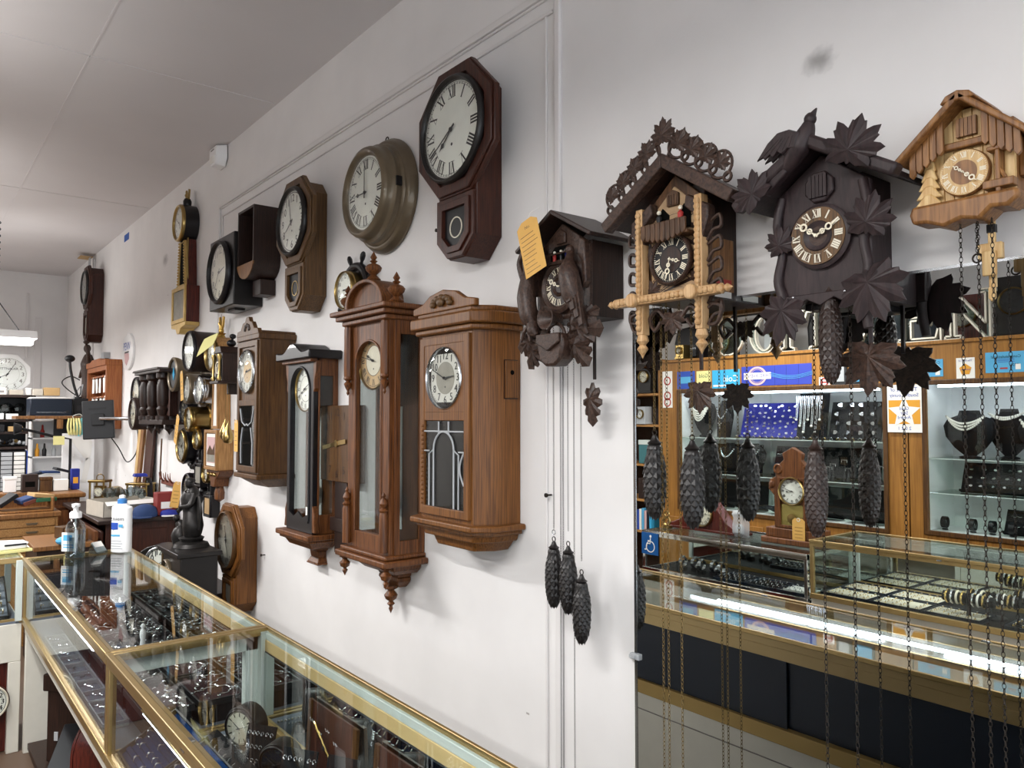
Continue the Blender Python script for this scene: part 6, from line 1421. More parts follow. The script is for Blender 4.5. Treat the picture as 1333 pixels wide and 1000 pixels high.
MB().box(-.12, .10, -.28, .25, 0, .42).build('organizer_frame', 'black', t, bevel=.003); MB().box(-.1, .11, .25, .262, 0, .42).build('blue_side', 'blue', t)
for r in range(9):
    for c in range(5): MB().box(.10, .115, -.27 + .104 * c, -.18 + .104 * c, .012 + .045 * r, .050 + .045 * r).build('clear_drawer', ('lgrey', 'paper', 'dialc')[(r * 3 + c) % 3], t, bevel=.002)
# printer on its board
t = thing('wall_shelf', 'plain wooden shelf board carrying the black printer', 'shelf', (-8.35, -.45, 1.665))
MB().box(-.22, .12, -.36, .16, -.01, .018).build('shelf_board', 'honeyd', t, bevel=.002); MB().box(-.2, -.17, -.02, .46, -.2, 0).build('shelf_bracket', 'dgrey', t)
t = thing('printer', 'long black printer on the wooden board beside the monitor', 'printer', (-8.35, -.53, 1.684))
MB().box(-.18, .10, -.17, .17, 0, .16).build('printer_body', 'navy', t, bevel=.008); MB().box(-.17, .09, -.16, .16, .16, .172).build('paper_tray', 'paper', t, bevel=.003); MB().box(.10, .102, -.12, .12, .03, .035).build('front_slot', 'steel', t); MB().lathe([(.012, .1), (.012, .104), (1e-5, .105)], (0, .13, .04), 'x', 14).build('printer_badge', 'dgrey', t)
box_thing('speaker_box', 'small dark box between printer and monitor', 'box', -8.45, -8.3, -.34, -.22, 1.684, 1.85, 'black', strip='dgrey')
t = thing('gooseneck_lamp', 'black gooseneck lamp standing behind the printer', 'lamp', (-8.385, -.29, 1.852))
MB().tube(spline([(0, 0, 0), (.0, -.04, .12), (.0, -.07, .26), (.0, -.08, .35)], 6), .012, 8).build('gooseneck', 'black', t); MB().ball((.0, -.08, .38), (.04, .045, .035), 12, 7).build('lamp_head', 'black', t); MB().cyl((0, 0, 0), .035, 0, .015, 'z', 18).build('lamp_base', 'black', t)
# masks, papers
def sheet(name, label, cat, pts, mat, wob=.02):
    o = MB(); n = len(pts); o.prism(pts, -.002, 0, 'x'); o = o.build(name, mat, smooth=0, loc=(-8.236, 0, 0)); return tag(o, label, cat)
sheet('paper_sheet', 'large white paper sheet pinned slanting under the monitor', 'paper', [(-.37, 1.46), (-.25, 1.50), (-.19, 1.44), (-.20, 1.30), (-.24, 1.26)], 'paper')
sheet('paper_strip', 'long white paper strip hanging beside the brass carriage clock', 'paper', [(-.28, 1.06), (-.235, 1.05), (-.20, 1.24), (-.205, 1.29), (-.24, 1.28)], 'paper')
t = thing('face_mask', 'bundle of yellow ear-loop masks hanging from the printer shelf', 'mask', (-8.222, -.35, 1.66))
mb = MB()
for k in range(5): mb.tube(spline([(0, -.04 + .02 * k, 0), (.01 * k, -.05 + .025 * k, -.08), (.0, -.035 + .022 * k, -.15), (-.01, -.02 + .02 * k, -.10)], 5), .009, 6)
mb.build('yellow_cloth', 'yellow', t)
t = thing('face_mask', 'pale blue disposable mask hanging beside the yellow ones', 'mask', (-8.222, -.29, 1.58))
MB().prism([(-.045, .06), (.02, .09), (.05, .02), (.045, -.06), (-.02, -.09), (-.06, -.03)], -.012, .0, 'x').build('pleated_cloth', 'maskc', t, bevel=.004); MB().tube(spline([(0, -.04, .05), (0, -.07, .1), (0, -.01, .12), (0, .02, .08)], 5), .003, 5).build('ear_loop', 'paper', t)
t = thing('white_shelf', 'narrow white wall shelf full of small tools behind the bench', 'shelf', (-8.68, -.49, 1.1))
for z in (0, .18, .36, .53): MB().box(-.1, .1, -.16, .16, z, z + .015).build('shelf_board', 'white', t)
for y in (-.16, .145): MB().box(-.1, .1, y, y + .015, 0, .545).build('side_panel', 'white', t)
MB().box(-.1, -.09, -.16, .16, 0, .545).build('back_panel', 'white', t, smooth=0)
tl = [('hand_tool', 'orange-handled tool on the narrow white shelf', 'tool', -.10, .2, 'orange'), ('hand_tool', 'black-handled tool on the narrow white shelf', 'tool', -.04, .2, 'black'), ('spray_can', 'grey spray can on the narrow white shelf', 'can', .04, .2, 'lgrey'), ('glue_bottle', 'white glue bottle on the narrow white shelf', 'bottle', .09, .38, 'white'), ('hand_tool', 'red-handled tool on the upper part of the white shelf', 'tool', -.06, .38, 'red')]
for (n, l, c, dy, dz, m) in tl:
    o = MB().lathe([(.018, 0), (.02, .06), (.01, .08), (.008, .12), (0, .125)], (0, 0, 0), 'z', 10).build(n, m, loc=(-8.64, -.49 + dy, 1.1 + dz - .005)); tag(o, l, c)
t = thing('bench_lamp', 'black folding bench lamp with a yellow note stuck on its arm', 'lamp', (-8.05, -.42, .95))
MB().tube([(0, .02, .03), (0, .02, .52), (0, -.12, .55), (.0, -.36, .62)], .012, 8).build('lamp_arm', 'black', t); MB().cyl((0, .02, 0), .05, 0, .03, 'z', 16).build('lamp_base', 'black', t); MB().lathe([(.03, -.36), (.055, -.42)], (0, 0, .62), 'y', 16).build('lamp_shade', 'black', t); MB().box(.013, .0145, -.12, -.03, .47, .55).build('sticky_note', 'yellow', t, smooth=0)
o = MB().box(-.02, .02, -.025, .025, 0, .09).build('brush_handle', 'honeyd', loc=(-8.25, -.46, 1.563), bevel=.006); tag(o, 'short wooden brush hanging under the printer shelf', 'brush')
o = MB().box(-.012, 0, -.44, -.17, 0, 1.52).build('white_board', 'white', loc=(-8.24, 0, 0), bevel=.002); tag(o, 'tall pale board beside the white tool shelf with papers pinned on it', 'board')
# bench and cabinets
t = thing('bench_cabinet', 'warm brown wooden bench with a panelled front behind the sanitizer bottle', 'bench', (-7.75, -.62, 0))
MB().box(-.25, .28, -.55, .26, .985, 1.025).build('bench_top', 'honeyd', t, bevel=.012); MB().box(-.22, .23, -.5, .22, 0, .985).build('bench_body', 'walnut', t, bevel=.004); MB().box(.23, .24, -.1, .2, .1, .88).build('raised_panel', 'walnut', t, bevel=.004); MB().box(.23, .245, -.5, .22, .9, .93).build('moulding', 'walnut', t, bevel=.003)
box_thing('small_clock_case', 'small square dark clock case on the bench', 'clock case', -7.86, -7.76, -.80, -.68, 1.027, 1.18, 'darkw', strip='shadowbox')
box_thing('wooden_box', 'little brown wooden box beside the square dark case', 'box', -7.85, -7.76, -.665, -.575, 1.027, 1.15, 'brownw', 'brownw')
box_thing('white_card_box', 'plain white card box on the bench', 'box', -7.85, -7.77, -.565, -.45, 1.027, 1.125, 'paper')
box_thing('polish_tin', 'dark blue tin with yellow bands at the right end of the bench', 'tin', -7.9, -7.82, -.42, -.355, 1.027, 1.21, 'royal', strip='orange')
box_thing('white_tub', 'white plastic tub at the left of the bench', 'tub', -7.95, -7.85, -.92, -.83, 1.027, 1.16, 'white', 'white')
for k, (m, dy, l) in enumerate((('navy', -.68, 'navy folder lying behind the small dark clock case'), ('capblue', -.57, 'denim blue folder lying on the navy one'), ('dgrey', -.47, 'grey folder leaning on the blue folders'))):
    o = MB().box(-.05, .05, -.07, .07, 0, .02).build('folder', m, loc=(-7.98, dy, 1.16 + .012 * k), rot=(.2 - .25 * k, 0, .2), bevel=.003); tag(o, l, 'folder')
t = thing('tool_chest', 'light oak tool chest of flat drawers at the left edge', 'drawer chest', (-6.85, -.95, 0))
MB().box(-.22, .18, -.4, .27, .0, .93).build('chest_body', 'drawer', t, bevel=.004); MB().box(-.24, .20, -.42, .29, .93, .965).build('chest_top', 'honeyd', t, bevel=.006)
for r in range(5):
    d = MB().box(.18, .192, -.37, .25, .865 - .062 * r, .920 - .062 * r).build('drawer', 'drawer', t, bevel=.003)
    for y in (-.2, .1): MB().prism([(y - .04, .895 - .062 * r), (y + .04, .895 - .062 * r), (y + .03, .882 - .062 * r), (y - .03, .882 - .062 * r)], .192, .202, 'x').build('cup_pull', 'bronze', d)
t = thing('open_crate', 'open wooden tray of leather goods on the oak tool chest', 'tray', (-6.87, -.95, .967))
mb = MB().box(-.18, -.165, -.38, .25, 0, .12).box(-.18, .15, .235, .25, 0, .10).box(-.18, .15, -.38, -.365, 0, .12).box(-.18, .15, -.38, .25, 0, .01); mb.build('tray_sides', 'honeyd', t, bevel=.003)
for k, (m, y, z, rx, l) in enumerate((('capblue', -.85, .03, .3, 'blue leather wallet in the wooden tray'), ('rust', -.83, .015, .3, 'reddish leather wallet under the blue one'), ('brownpap', -.76, .05, -.15, 'tan envelope at the right of the wooden tray'), ('green', -.74, .02, 0, 'green box under the tan envelope'), ('black', -1.0, .03, .6, 'black leather case at the left of the wooden tray'))):
    o = MB().box(-.08, .08, -.07, .07, 0, .03).build('leather_case', m, loc=(-6.86, y * .9 - .09, 1.012 + z), rot=(rx, 0, .2), bevel=.004); tag(o, l, 'case')
t = thing('wooden_trough', 'low brown bench tray with odds and ends behind the sanitizer bottle', 'tray', (-6.1, -.68, 0))
MB().box(-.35, .25, -.25, .12, .80, .83).build('tray_board', 'honeyd', t, bevel=.003); MB().box(-.33, .23, -.23, .1, 0, .80).build('tray_stand', 'darkw', t); MB().box(-.35, .25, .10, .12, .83, .90).build('tray_edge', 'walnut', t)
for k, (x, y, m, l) in enumerate(((-6.0, -.665, 'honeyd', 'open brown wooden block on the low bench tray'), (-6.18, -.70, 'brownw', 'dark wooden block on the low bench tray'))):
    o = MB().box(-.06, .06, -.05, .05, 0, .08).build('wooden_block', m, loc=(x, y, .832), rot=(0, 0, .3), bevel=.003); tag(o, l, 'block')
o = MB().ball((0, 0, .025), (.06, .05, .028), 10, 6).build('blue_cloth', 'sky', loc=(-5.85, -.76, .832)); tag(o, 'small pale blue cloth on the low bench tray', 'cloth')

# pedestal clock with spelter figure, arched black clock on a low cabinet
t = thing('low_cabinet', 'low dark cabinet behind the far counter carrying the black clocks', 'cabinet', (-5.05, -.30, 0))
MB().box(-.35, .42, -.25, .285, 0, .62).build('cabinet_body', 'darkw', t, bevel=.004); MB().box(-.37, .44, -.27, .29, .62, .645).build('cabinet_top', 'darkw', t, bevel=.004)
for x in (-.33, .05): d = MB().box(x, x + .35, -.262, -.25, .06, .58).build('cabinet_door', 'darkw', t, bevel=.004); MB().ball((x + .31, -.27, .33), .012, 8, 5).build('door_knob', 'brass', d)
t = thing('pedestal_clock', 'black slate pedestal clock with a bronze figure standing on it', 'clock', (-4.60, -.32, .647), rz=0)
MB().box(-.19, .19, -.10, .10, 0, .26).build('slate_case', 'blackw', t, bevel=.004); MB().box(-.21, .21, -.12, .12, .26, .285).build('slate_top', 'blackw', t, bevel=.004)
dial(t, -.05, .14, -.102, .075, face='dialc', h=4, mi=10, bezel=True, bz='bronze'); MB().box(-.18, -.15, -.103, -.099, .03, .24).build('gilt_panel', 'brass', t)
t = thing('bronze_figure', 'dark bronze lady in a long gown standing on the slate pedestal clock', 'statue', (-4.63, -.30, .934))
MB().lathe([(.10, 0), (.09, .02), (.06, .03), (.07, .05), (.05, .06)], (0, 0, 0), 'z', 16).build('statue_base', 'spelter', t)
mb = MB(); body(mb, [(.0, 0, .05), (.02, 0, .12), (0, 0, .2), (-.01, -.01, .27), (0, 0, .31), (0, -.01, .335)], [.045, .06, .05, .05, .04, .018], 12); mb.ball((-.005, -.015, .36), (.022, .024, .03), 12, 8)
body(mb, [(.04, 0, .30), (.06, -.03, .24), (.01, -.07, .23)], [.018, .016, .010], 8); body(mb, [(-.04, 0, .30), (-.065, -.03, .23), (-.02, -.07, .20)], [.018, .016, .010], 8); mb.lathe([(.03, .37), (.027, .385), (.0, .395)], (-.005, -.01, 0), 'z', 12)
body(mb, [(.04, .02, .28), (.075, .02, .2), (.065, .02, .1)], [.02, .03, .02], 8, .5)
mb.build('gowned_body', 'spelter', t, smooth=60)
t = thing('bronze_figure', 'small crouching bronze companion figure at the left edge of the slate pedestal', 'statue', (-4.76, -.32, .934))
mb = MB(); body(mb, [(0, 0, 0), (.01, -.01, .05), (0, 0, .10), (-.01, -.02, .13)], [.045, .05, .035, .018], 10); mb.ball((-.015, -.025, .15), .02, 10, 6); mb.build('crouching_body', 'spelter', t, smooth=60)
t = thing('mantel_clock', 'black arched mantel clock with bold arabic numerals, low behind the far counter', 'clock', (-5.13, -.32, .647), rz=.85); t.scale = (.86, .86, 1)
out = [(-.19, 0)] + [(-.19 * cos(pi * k / 12) * (1 if 2 < k < 10 else 1), .08 + .16 * sin(pi * k / 12) ** .8 if 0 < k < 12 else .08) for k in range(13)] + [(.19, 0)]
MB().prism(out, -.07, .07).build('arched_case', 'blackw', t, bevel=.006)
dial(t, 0, .125, -.074, .095, face='dialw', kind='arabic', h=10, mi=10, nh=.24, nr=.74, bezel=True, bz='steel', style='taper')
# framed backs on the far wall
o = MB().tube([(X0 + .01, -.9, 3.44), (X0 + .012, -.9, 2.7)], .004, 5).build('wall_wire', 'grey'); tag(o, 'thin wire running down the far wall', 'wire')
t = thing('wall_bracket', 'small bent metal bracket under the ceiling near the far clock', 'bracket', (-9.38, -.03, 3.36)); MB().box(-.15, .05, -.12, 0, .05, .056).build('top_leaf', 'brownpap', t); MB().box(-.05, .05, -.028, -.022, -.08, .05).build('wall_leaf', 'lgrey', t)

# hanging shop lights
def shop_light(label, x, y, z, sx, sy, chains=True):
    t = thing('shop_light', label, 'ceiling light', (x, y, z))
    if sx < sy: MB().prism([(-sx * .42, .0), (sx * .42, .0), (sx * .30, -.05), (-sx * .30, -.05)], -sy * .46, sy * .46).build('lens', 'diffuser', t, smooth=0)
    mb = MB(); a, b = sx / 2, sy / 2
    mb.add([(-a, -b, 0), (a, -b, 0), (a, b, 0), (-a, b, 0), (-a * .8 if sx < sy else -a, -b if sx < sy else -b * .6, .07), (a * .8 if sx < sy else a, -b if sx < sy else -b * .6, .07), (a * .8 if sx < sy else a, b if sx < sy else b * .6, .07), (-a * .8 if sx < sy else -a, b if sx < sy else b * .6, .07)], [(4, 5, 6, 7), (0, 1, 5, 4), (1, 2, 6, 5), (2, 3, 7, 6), (3, 0, 4, 7)])
    mb.build('reflector', 'white', t, recalc=False)
    for q in (-.5, .5):
        if sx < sy: MB().cyl((q * sx * .6, 0, .015), .014, -b * .94, b * .94, 'y', 12).build('tube', 'tube', t)
        else: MB().cyl((0, q * sy * .6, .015), .014, -a * .94, a * .94, 'x', 12).build('tube', 'tube', t)
    c = MB(); h = CEILING_Z - z; yy = min(.2, max(sx, sy) * .3)
    for q in (-1, 1): c.tube([(0, 0, min(.35, h * .5)), (0, q * yy, .07)] if sx < sy else [(0, 0, min(.35, h * .5)), (q * yy, 0, .07)], .005, 5)
    k = int((h - .35) / .03)
    for i in range(max(1, k)): c.torus((0, 0, h - .015 - .03 * i), .011, .004, 'y' if i % 2 else 'x', 10, 4, 0)
    c.build('hanging_chain', 'black', t)
    return t
for k, (lx, ly, lz, sx, sy, w_) in enumerate(LAMPS):
    shop_light(('hanging white shop light over the clock counter', 'hanging white shop light over the near counter', 'hanging white shop light before the workshop corner', 'hanging white shop light before the display cabinet', 'hanging white shop light near the shop window', 'hanging white shop light over the workshop floor', 'small white shop light hanging on a chain at the left edge')[k], lx, ly, lz, sx, sy)

# ---------------------------------------------------------------- shop side across from the clock wall (seen in the mirror)
CY = -4.0
def cabinet(label, xl, xr, w0, w1, z0, z1, shelves):
    t = thing('display_cabinet', label, 'cabinet', ((xl + xr) / 2, CY, 0)); ox = t.location.x
    def B(n, m, bx, bev=.002, par=None):
        mb = MB()
        for b in bx: mb.box(b[0] - ox, b[1] - ox, b[2], b[3], b[4], b[5])
        return mb.build(n, m, par or t, bevel=bev, smooth=0 if not bev else 35)
    B('stile', 'cabw', [(xl, w0, -.03, 0, .1, z1)]); B('stile', 'cabw', [(w1, xr, -.03, 0, .1, z1)])
    B('header_panel', 'cabw', [(xl, xr, -.03, 0, z1, 2.18)]); B('lower_panel', 'cabw', [(w0, w1, -.03, 0, .1, z0)])
    B('top_ledge', 'cabw', [(xl, xr, -.46, .015, 2.18, 2.205)], .003); B('plinth', 'darkw', [(xl, xr, -.44, -.02, 0, .1)])
    B('side_panel', 'cabw', [(xl, xl + .02, -.45, -.03, .1, 2.18)]); B('side_panel', 'cabw', [(xr - .02, xr, -.45, -.03, .1, 2.18)])
    B('back_panel', 'white', [(xl + .02, xr - .02, -.45, -.44, .1, 2.18)], 0)
    mb = MB(); rectframe(mb, w0 - ox - .028, w1 - ox + .028, z0 - .028, z1 + .028, .034, 0, .014); mb.build('window_moulding', 'brownw', t, bevel=.005)
    B('window_floor', 'white', [(xl + .02, xr - .02, -.44, -.03, z0 - .03, z0 - .002)], 0)
    B('window_head', 'white', [(xl + .02, xr - .02, -.44, -.03, z1 + .002, z1 + .02)], 0)
    B('inner_cheek', 'white', [(w0 - .025, w0 - .004, -.44, -.03, z0, z1)], 0); B('inner_cheek', 'white', [(w1 + .004, w1 + .025, -.44, -.03, z0, z1)], 0)
    m = (w0 + w1) / 2
    B('window_pane', 'glass', [(w0, m + .01, -.010, -.006, z0, z1)], 0); B('window_pane', 'glass', [(m - .01, w1, -.018, -.014, z0, z1)], 0)
    for z in shelves: B('glass_shelf', 'greenglass', [(w0 - .002, w1 + .002, -.40, -.035, z - .004, z + .004)], 0); B('shelf_edge', 'palegreen', [(w0, w1, -.036, -.033, z - .003, z + .003)], 0)
    B('light_tube', 'tubeblue', [(w0 + .06, w1 - .06, -.07, -.05, z1 - .022, z1 - .006)], 0)
    for q in (xl + .06, (xl + xr) / 2): B('raised_door', 'cabw', [(q, q + (xr - xl) / 2 - .1, 0, .012, .16, z0 - .10)], .004)
    return t
cabinet('tan wooden wall cabinet with the wider lit jewellery window, bookcase beside it', -4.81, -2.535, -4.575, -2.70, .86, 1.895, (1.487, 1.17))
cabinet('tan wooden wall cabinet whose lit window shows the black necklace busts', -2.525, -.40, -2.405, -.62, .885, 1.905, (1.385, 1.145))
t = thing('bookcase', 'open pine-edged shelves beside the wall cabinet, full of clocks and books', 'shelf', (-5.25, -4.2, 0))
for z in (.1, .58, .88, 1.22, 1.60, 1.90, 2.2): MB().box(-.42, .43, -.2, .19, z - .022, z).build('shelf_board', 'pinew', t, bevel=.002)
for x in (-.44, .42): MB().box(x, x + .018, -.2, .2, 0, 2.22).build('side_panel', 'cabw', t)
MB().box(-.42, .42, -.21, -.2, 0, 2.22).build('back_panel', 'darkw', t, smooth=0)

def small_clock(label, loc, wd, ht, case, face='dialc', arch=False, **kw):
    t = thing('mantel_clock', label, 'clock', loc, rz=pi)
    out = [(-wd / 2, 0)] + [(-wd / 2 * cos(pi * k / 12), ht - wd / 2 + wd / 2 * sin(pi * k / 12)) for k in range(13)] + [(wd / 2, 0)] if arch else rect(-wd / 2, wd / 2, 0, ht)
    MB().prism(out, -.05, .05).build('case', case, t, bevel=.004); MB().box(-wd * .56, wd * .56, -.058, .055, 0, .02).build('base', case, t, bevel=.003)
    dial(t, 0, ht * .58 if not arch else ht - wd / 2, -.053, wd * .34, face=face, bezel=True, **kw); return t
small_clock('dark arched clock on the upper bookcase shelf', (-5.02, -4.06, 1.903), .16, .24, 'blackw', arch=True, h=2, mi=40)
small_clock('small silver-faced clock on the middle bookcase shelf', (-5.06, -4.05, 1.603), .12, .17, 'lgrey', 'white', h=7, mi=5)
small_clock('tiny brass clock standing on top of the wall cabinet', (-4.56, -4.03, 2.207), .09, .13, 'brass', 'dialc', h=5, mi=25)
box_thing('teal_canister', 'teal canister on the bookcase shelf', 'canister', -5.10, -4.98, -4.12, -4.0 - .02, 1.223, 1.45, 'teal', 'palegreen')
box_thing('dark_box', 'dark box on the lower bookcase shelf', 'box', -5.12, -4.95, -4.15, -4.03, .883, 1.08, 'darkw')
for k in range(6):
    o = MB().box(-.013, .013, -.08, .08, 0, .19 + .01 * (k % 3)).build('book', ('blue', 'paper', 'sky', 'pink', 'navy', 'cyan')[k], loc=(-5.12 + .032 * k, -4.10, .582), bevel=.002)
    tag(o, ('dark blue book first on the lowest visible bookcase shelf', 'white book on the lowest visible bookcase shelf', 'sky blue book on the lowest visible bookcase shelf', 'pink book on the lowest visible bookcase shelf', 'navy book on the lowest visible bookcase shelf', 'cyan book last on the lowest visible bookcase shelf')[k], 'book', 'books on the bookcase')

# signs on the cabinet header; print reads the right way round in the shop
def sign(name, label, cat, x0, x1, z0, z1, mat, y=CY, th=.003):
    t = thing(name, label, cat, ((x0 + x1) / 2, y, (z0 + z1) / 2))
    MB().box(-(x1 - x0) / 2, (x1 - x0) / 2, .0005, th, -(z1 - z0) / 2, (z1 - z0) / 2).build('panel', mat, t, smooth=0)
    return t
def put(t, txt, size, x, z, mat, y=.004, name='lettering', sx=1.0): return MB().text(txt, size, -x, z, y, 0, 0, True, 'C', sx).build(name, mat, t, smooth=0, recalc=False)
t = sign('shop_banner', 'long blue banner with a round badge on the cabinet header', 'sign', -3.905, -3.26, 1.935, 2.10, 'bluepr')
mb = MB().loop([(.062, .0036), (.078, .0036), (.078, .0042), (.062, .0042)], (-.17, 0, .0), 'y', 36, 0, 1.15, 1).loop([(.052, .0036), (.055, .0036), (.055, .0042), (.052, .0042)], (-.17, 0, 0), 'y', 36, 0, 1.15, 1); mb.build('badge_ring', 'pink', t, smooth=0)
MB().box(-.30, -.04, .0036, .0046, -.028, .028).build('badge_bar', 'dialc', t, smooth=0); put(t, 'THIRD AVENUE', .042, .17, 0, 'bluepr', .0052, sx=.92)
mb = MB()
for k in range(3): mb.tube([(-.04 + .37 * u / 12, .0042, .02 - .012 * k - .03 * sin(u * .26)) for u in range(13)], .002, 4)
mb.build('rail_lines', 'sky', t); MB().box(-.005, -.004, .0035, .0042, -.08, .08).box(.10, .101, .0035, .0042, -.08, .08).box(.21, .211, .0035, .0042, -.08, .08).build('panel_joint', 'navy', t, smooth=0)
t = sign('poster', 'cyan printed card left of the blue banner', 'poster', -4.21, -3.925, 1.925, 2.085, 'cyan'); put(t, 'Coin', .08, -.05, 0, 'paper'); MB().box(-.13, .02, .0035, .004, -.065, -.05).build('white_line', 'paper', t, smooth=0)
t = sign('poster', 'yellow-green printed card on the cabinet header', 'poster', -4.38, -4.225, 1.955, 2.085, 'yellow'); put(t, 'Gold', .05, 0, .02, 'green')
t = sign('poster', 'small royal blue card at the left of the cabinet header', 'poster', -4.60, -4.40, 1.93, 2.09, 'blue'); MB().box(-.06, .06, .0035, .004, -.03, .03).build('picture', 'sky', t, smooth=0)
t = sign('sticker_sheet', 'white sticker sheet with red round stamps on the cabinet edge', 'sticker', -4.775, -4.66, 1.76, 2.10, 'paper')
for z in (.08, -.06, -.12): MB().loop([(.03, .0035), (.042, .0035), (.042, .0042), (.03, .0042)], (0, 0, z), 'y', 20).build('red_stamp', 'red', t, smooth=0)
t = sign('sticker', 'white square sticker with a red round logo below the banner', 'sticker', -3.20, -3.11, 1.905, 1.985, 'paper'); MB().loop([(.022, .0035), (.034, .0035), (.034, .0042), (.022, .0042)], (0, 0, 0), 'y', 20).build('red_ring', 'red', t, smooth=0); MB().box(-.02, .02, .0035, .0042, -.006, .006).build('red_bar', 'red', t, smooth=0)
t = sign('framed_notice', 'narrow dark framed notice on the cabinet header', 'frame', -3.09, -2.97, 1.92, 2.08, 'dgrey', th=.012); MB().box(-.04, .04, .0122, .0128, -.055, .06).build('notice_paper', 'lgrey', t, smooth=0)
t = sign('framed_notice', 'dark framed blue certificate on the cabinet header', 'frame', -2.95, -2.80, 1.92, 2.06, 'black', th=.012); MB().box(-.06, .06, .0122, .0128, -.05, .05).build('notice_paper', 'sky', t, smooth=0)
for k, (x0, x1, z0, z1, l) in enumerate(((-2.495, -2.285, 1.955, 2.075, 'light blue congratulations certificate above the cabinet seam'), (-2.02, -1.78, 1.965, 2.10, 'light blue congratulations certificate, further along the header'))):
    t = sign('certificate', l, 'certificate', x0, x1, z0, z1, 'sky'); put(t, 'Congratulations!', .026, 0, .035, 'navy'); put(t, '2022' if k == 0 else '2021', .024, -.05 if 1 else 0, -.02, 'navy', name='year')
    MB().box(-.065 + .03, -.02 + .03, .0035, .0042, -.045, -.035).build('red_line', 'red', t, smooth=0); MB().box(.055, .085, .0035, .0042, -.05, -.015).build('seal_label', 'paper', t, smooth=0); mb = MB()
    for q in range(3): mb.box(-.05, .05, .0035, .004, .018 - .009 * q, .021 - .009 * q)
    mb.build('text_lines', 'blue', t, smooth=0)
t = sign('certificate', 'small cream award notice between the two blue certificates', 'certificate', -2.20, -2.085, 1.935, 2.075, 'paper'); put(t, 'The Best of', .018, 0, .05, 'bluepr'); put(t, 'Gold Star', .016, 0, -.01, 'bluepr', .0055, 'star_text'); MB().prism(ngon(5, .04, 0, -.01, pi / 2), .0035, .0045).build('orange_star', 'orange', t, smooth=0)
def star(r1, r2): return [((r1 if k % 2 == 0 else r2) * cos(pi / 2 + k * pi / 5), (r1 if k % 2 == 0 else r2) * sin(pi / 2 + k * pi / 5)) for k in range(10)]
t = sign('award_poster', 'white award poster with an orange square and white star on the cabinet seam', 'poster', -2.665, -2.425, 1.565, 1.905, 'paper')
t.location.y = CY + .016
put(t, 'The Best of', .04, 0, .135, 'blue'); put(t, 'South County', .036, 0, .095, 'blue', name='lettering'); MB().box(-.11, .11, .0035, .004, -.11, .06).build('orange_square', 'orange', t, smooth=0)
MB().prism([(u, v - .03) for u, v in star(.118, .055)], .0041, .0048).build('white_star', 'paper', t, smooth=0)
for k, s in enumerate(('Gold', 'Star', 'Award')): put(t, s, .034, 0, .0 - .032 * k, 'blue', .0055)
put(t, '2 0 2 1', .034, 0, -.142, 'blue', name='year')

# chrome shop letters standing on the cabinets (seen from behind in the shop, so the mirror rights them)
def slab_letter(ch, w, h, st=.055, sf=.022):
    s = st; e = sf
    if ch == 'I': return [[(-w / 2, 0), (w / 2, 0), (w / 2, e), (s / 2, e * 1.6), (s / 2, h - e * 1.6), (w / 2, h - e), (w / 2, h), (-w / 2, h), (-w / 2, h - e), (-s / 2, h - e * 1.6), (-s / 2, e * 1.6), (-w / 2, e)]]
    if ch == 'T': return [[(-w * .3, 0), (w * .3, 0), (w * .3, e), (s / 2, e * 1.5), (s / 2, h - e), (w * .38, h - e), (w / 2 - .012, h - .09), (w / 2, h - .09), (w / 2, h), (-w / 2, h), (-w / 2, h - .09), (-w / 2 + .012, h - .09), (-w * .38, h - e), (-s / 2, h - e), (-s / 2, e * 1.5), (-w * .3, e)]]
    if ch == 'E': return [[(-w / 2, 0), (w / 2, 0), (w / 2, .10), (w / 2 - .014, .10), (w / 2 - .035, e), (-w / 2 + .035 + s, e), (-w / 2 + .035 + s, h / 2 - e / 2), (w * .18, h / 2 - e / 2), (w * .18 + .006, h / 2 - .05), (w * .18 + .02, h / 2 - .05), (w * .18 + .02, h / 2 + .05), (w * .18 + .006, h / 2 + .05), (w * .18, h / 2 + e / 2), (-w / 2 + .035 + s, h / 2 + e / 2), (-w / 2 + .035 + s, h - e), (w / 2 - .045, h - e), (w / 2 - .02, h - .09), (w / 2 - .008, h - .09), (w / 2 - .008, h), (-w / 2, h), (-w / 2, h - e), (-w / 2 + .035, h - e), (-w / 2 + .035, e), (-w / 2, e)]]
    if ch == 'N': return [[(-w / 2, 0), (-w / 2 + .10, 0), (-w / 2 + .10, e), (-w / 2 + .06, e), (-w / 2 + .06, h - .085), (w / 2 - .06, 0), (w / 2 - .03, 0), (w / 2 - .03, h - e), (w / 2, h - e), (w / 2, h), (w / 2 - .09, h), (w / 2 - .09, h - e), (w / 2 - .055, h - e), (w / 2 - .055, .095), (-w / 2 + .07, h), (-w / 2, h), (-w / 2, h - e), (-w / 2 + .035, h - e), (-w / 2 + .035, e), (-w / 2, e)]]
    if ch == 'Z': return [[(-w / 2, 0), (w / 2, 0), (w / 2, .10), (w / 2 - .014, .10), (w / 2 - .035, e), (-w / 2 + .075, e), (w / 2, h - e), (w / 2, h), (-w / 2 + .01, h), (-w / 2 + .01, h - .10), (-w / 2 + .024, h - .10), (-w / 2 + .045, h - e), (w / 2 - .075, h - e), (-w / 2, e)]]
    o = [(w * .5 * cos(a), h / 2 + h / 2 * sin(a)) for a in [radians(40) + radians(280) * k / 26 for k in range(27)]]
    i = [(w * .5 * .62 * cos(a), h / 2 + h / 2 * .86 * sin(a)) for a in [radians(40) + radians(280) * k / 26 for k in range(27)]]
    return [o + i[::-1]]
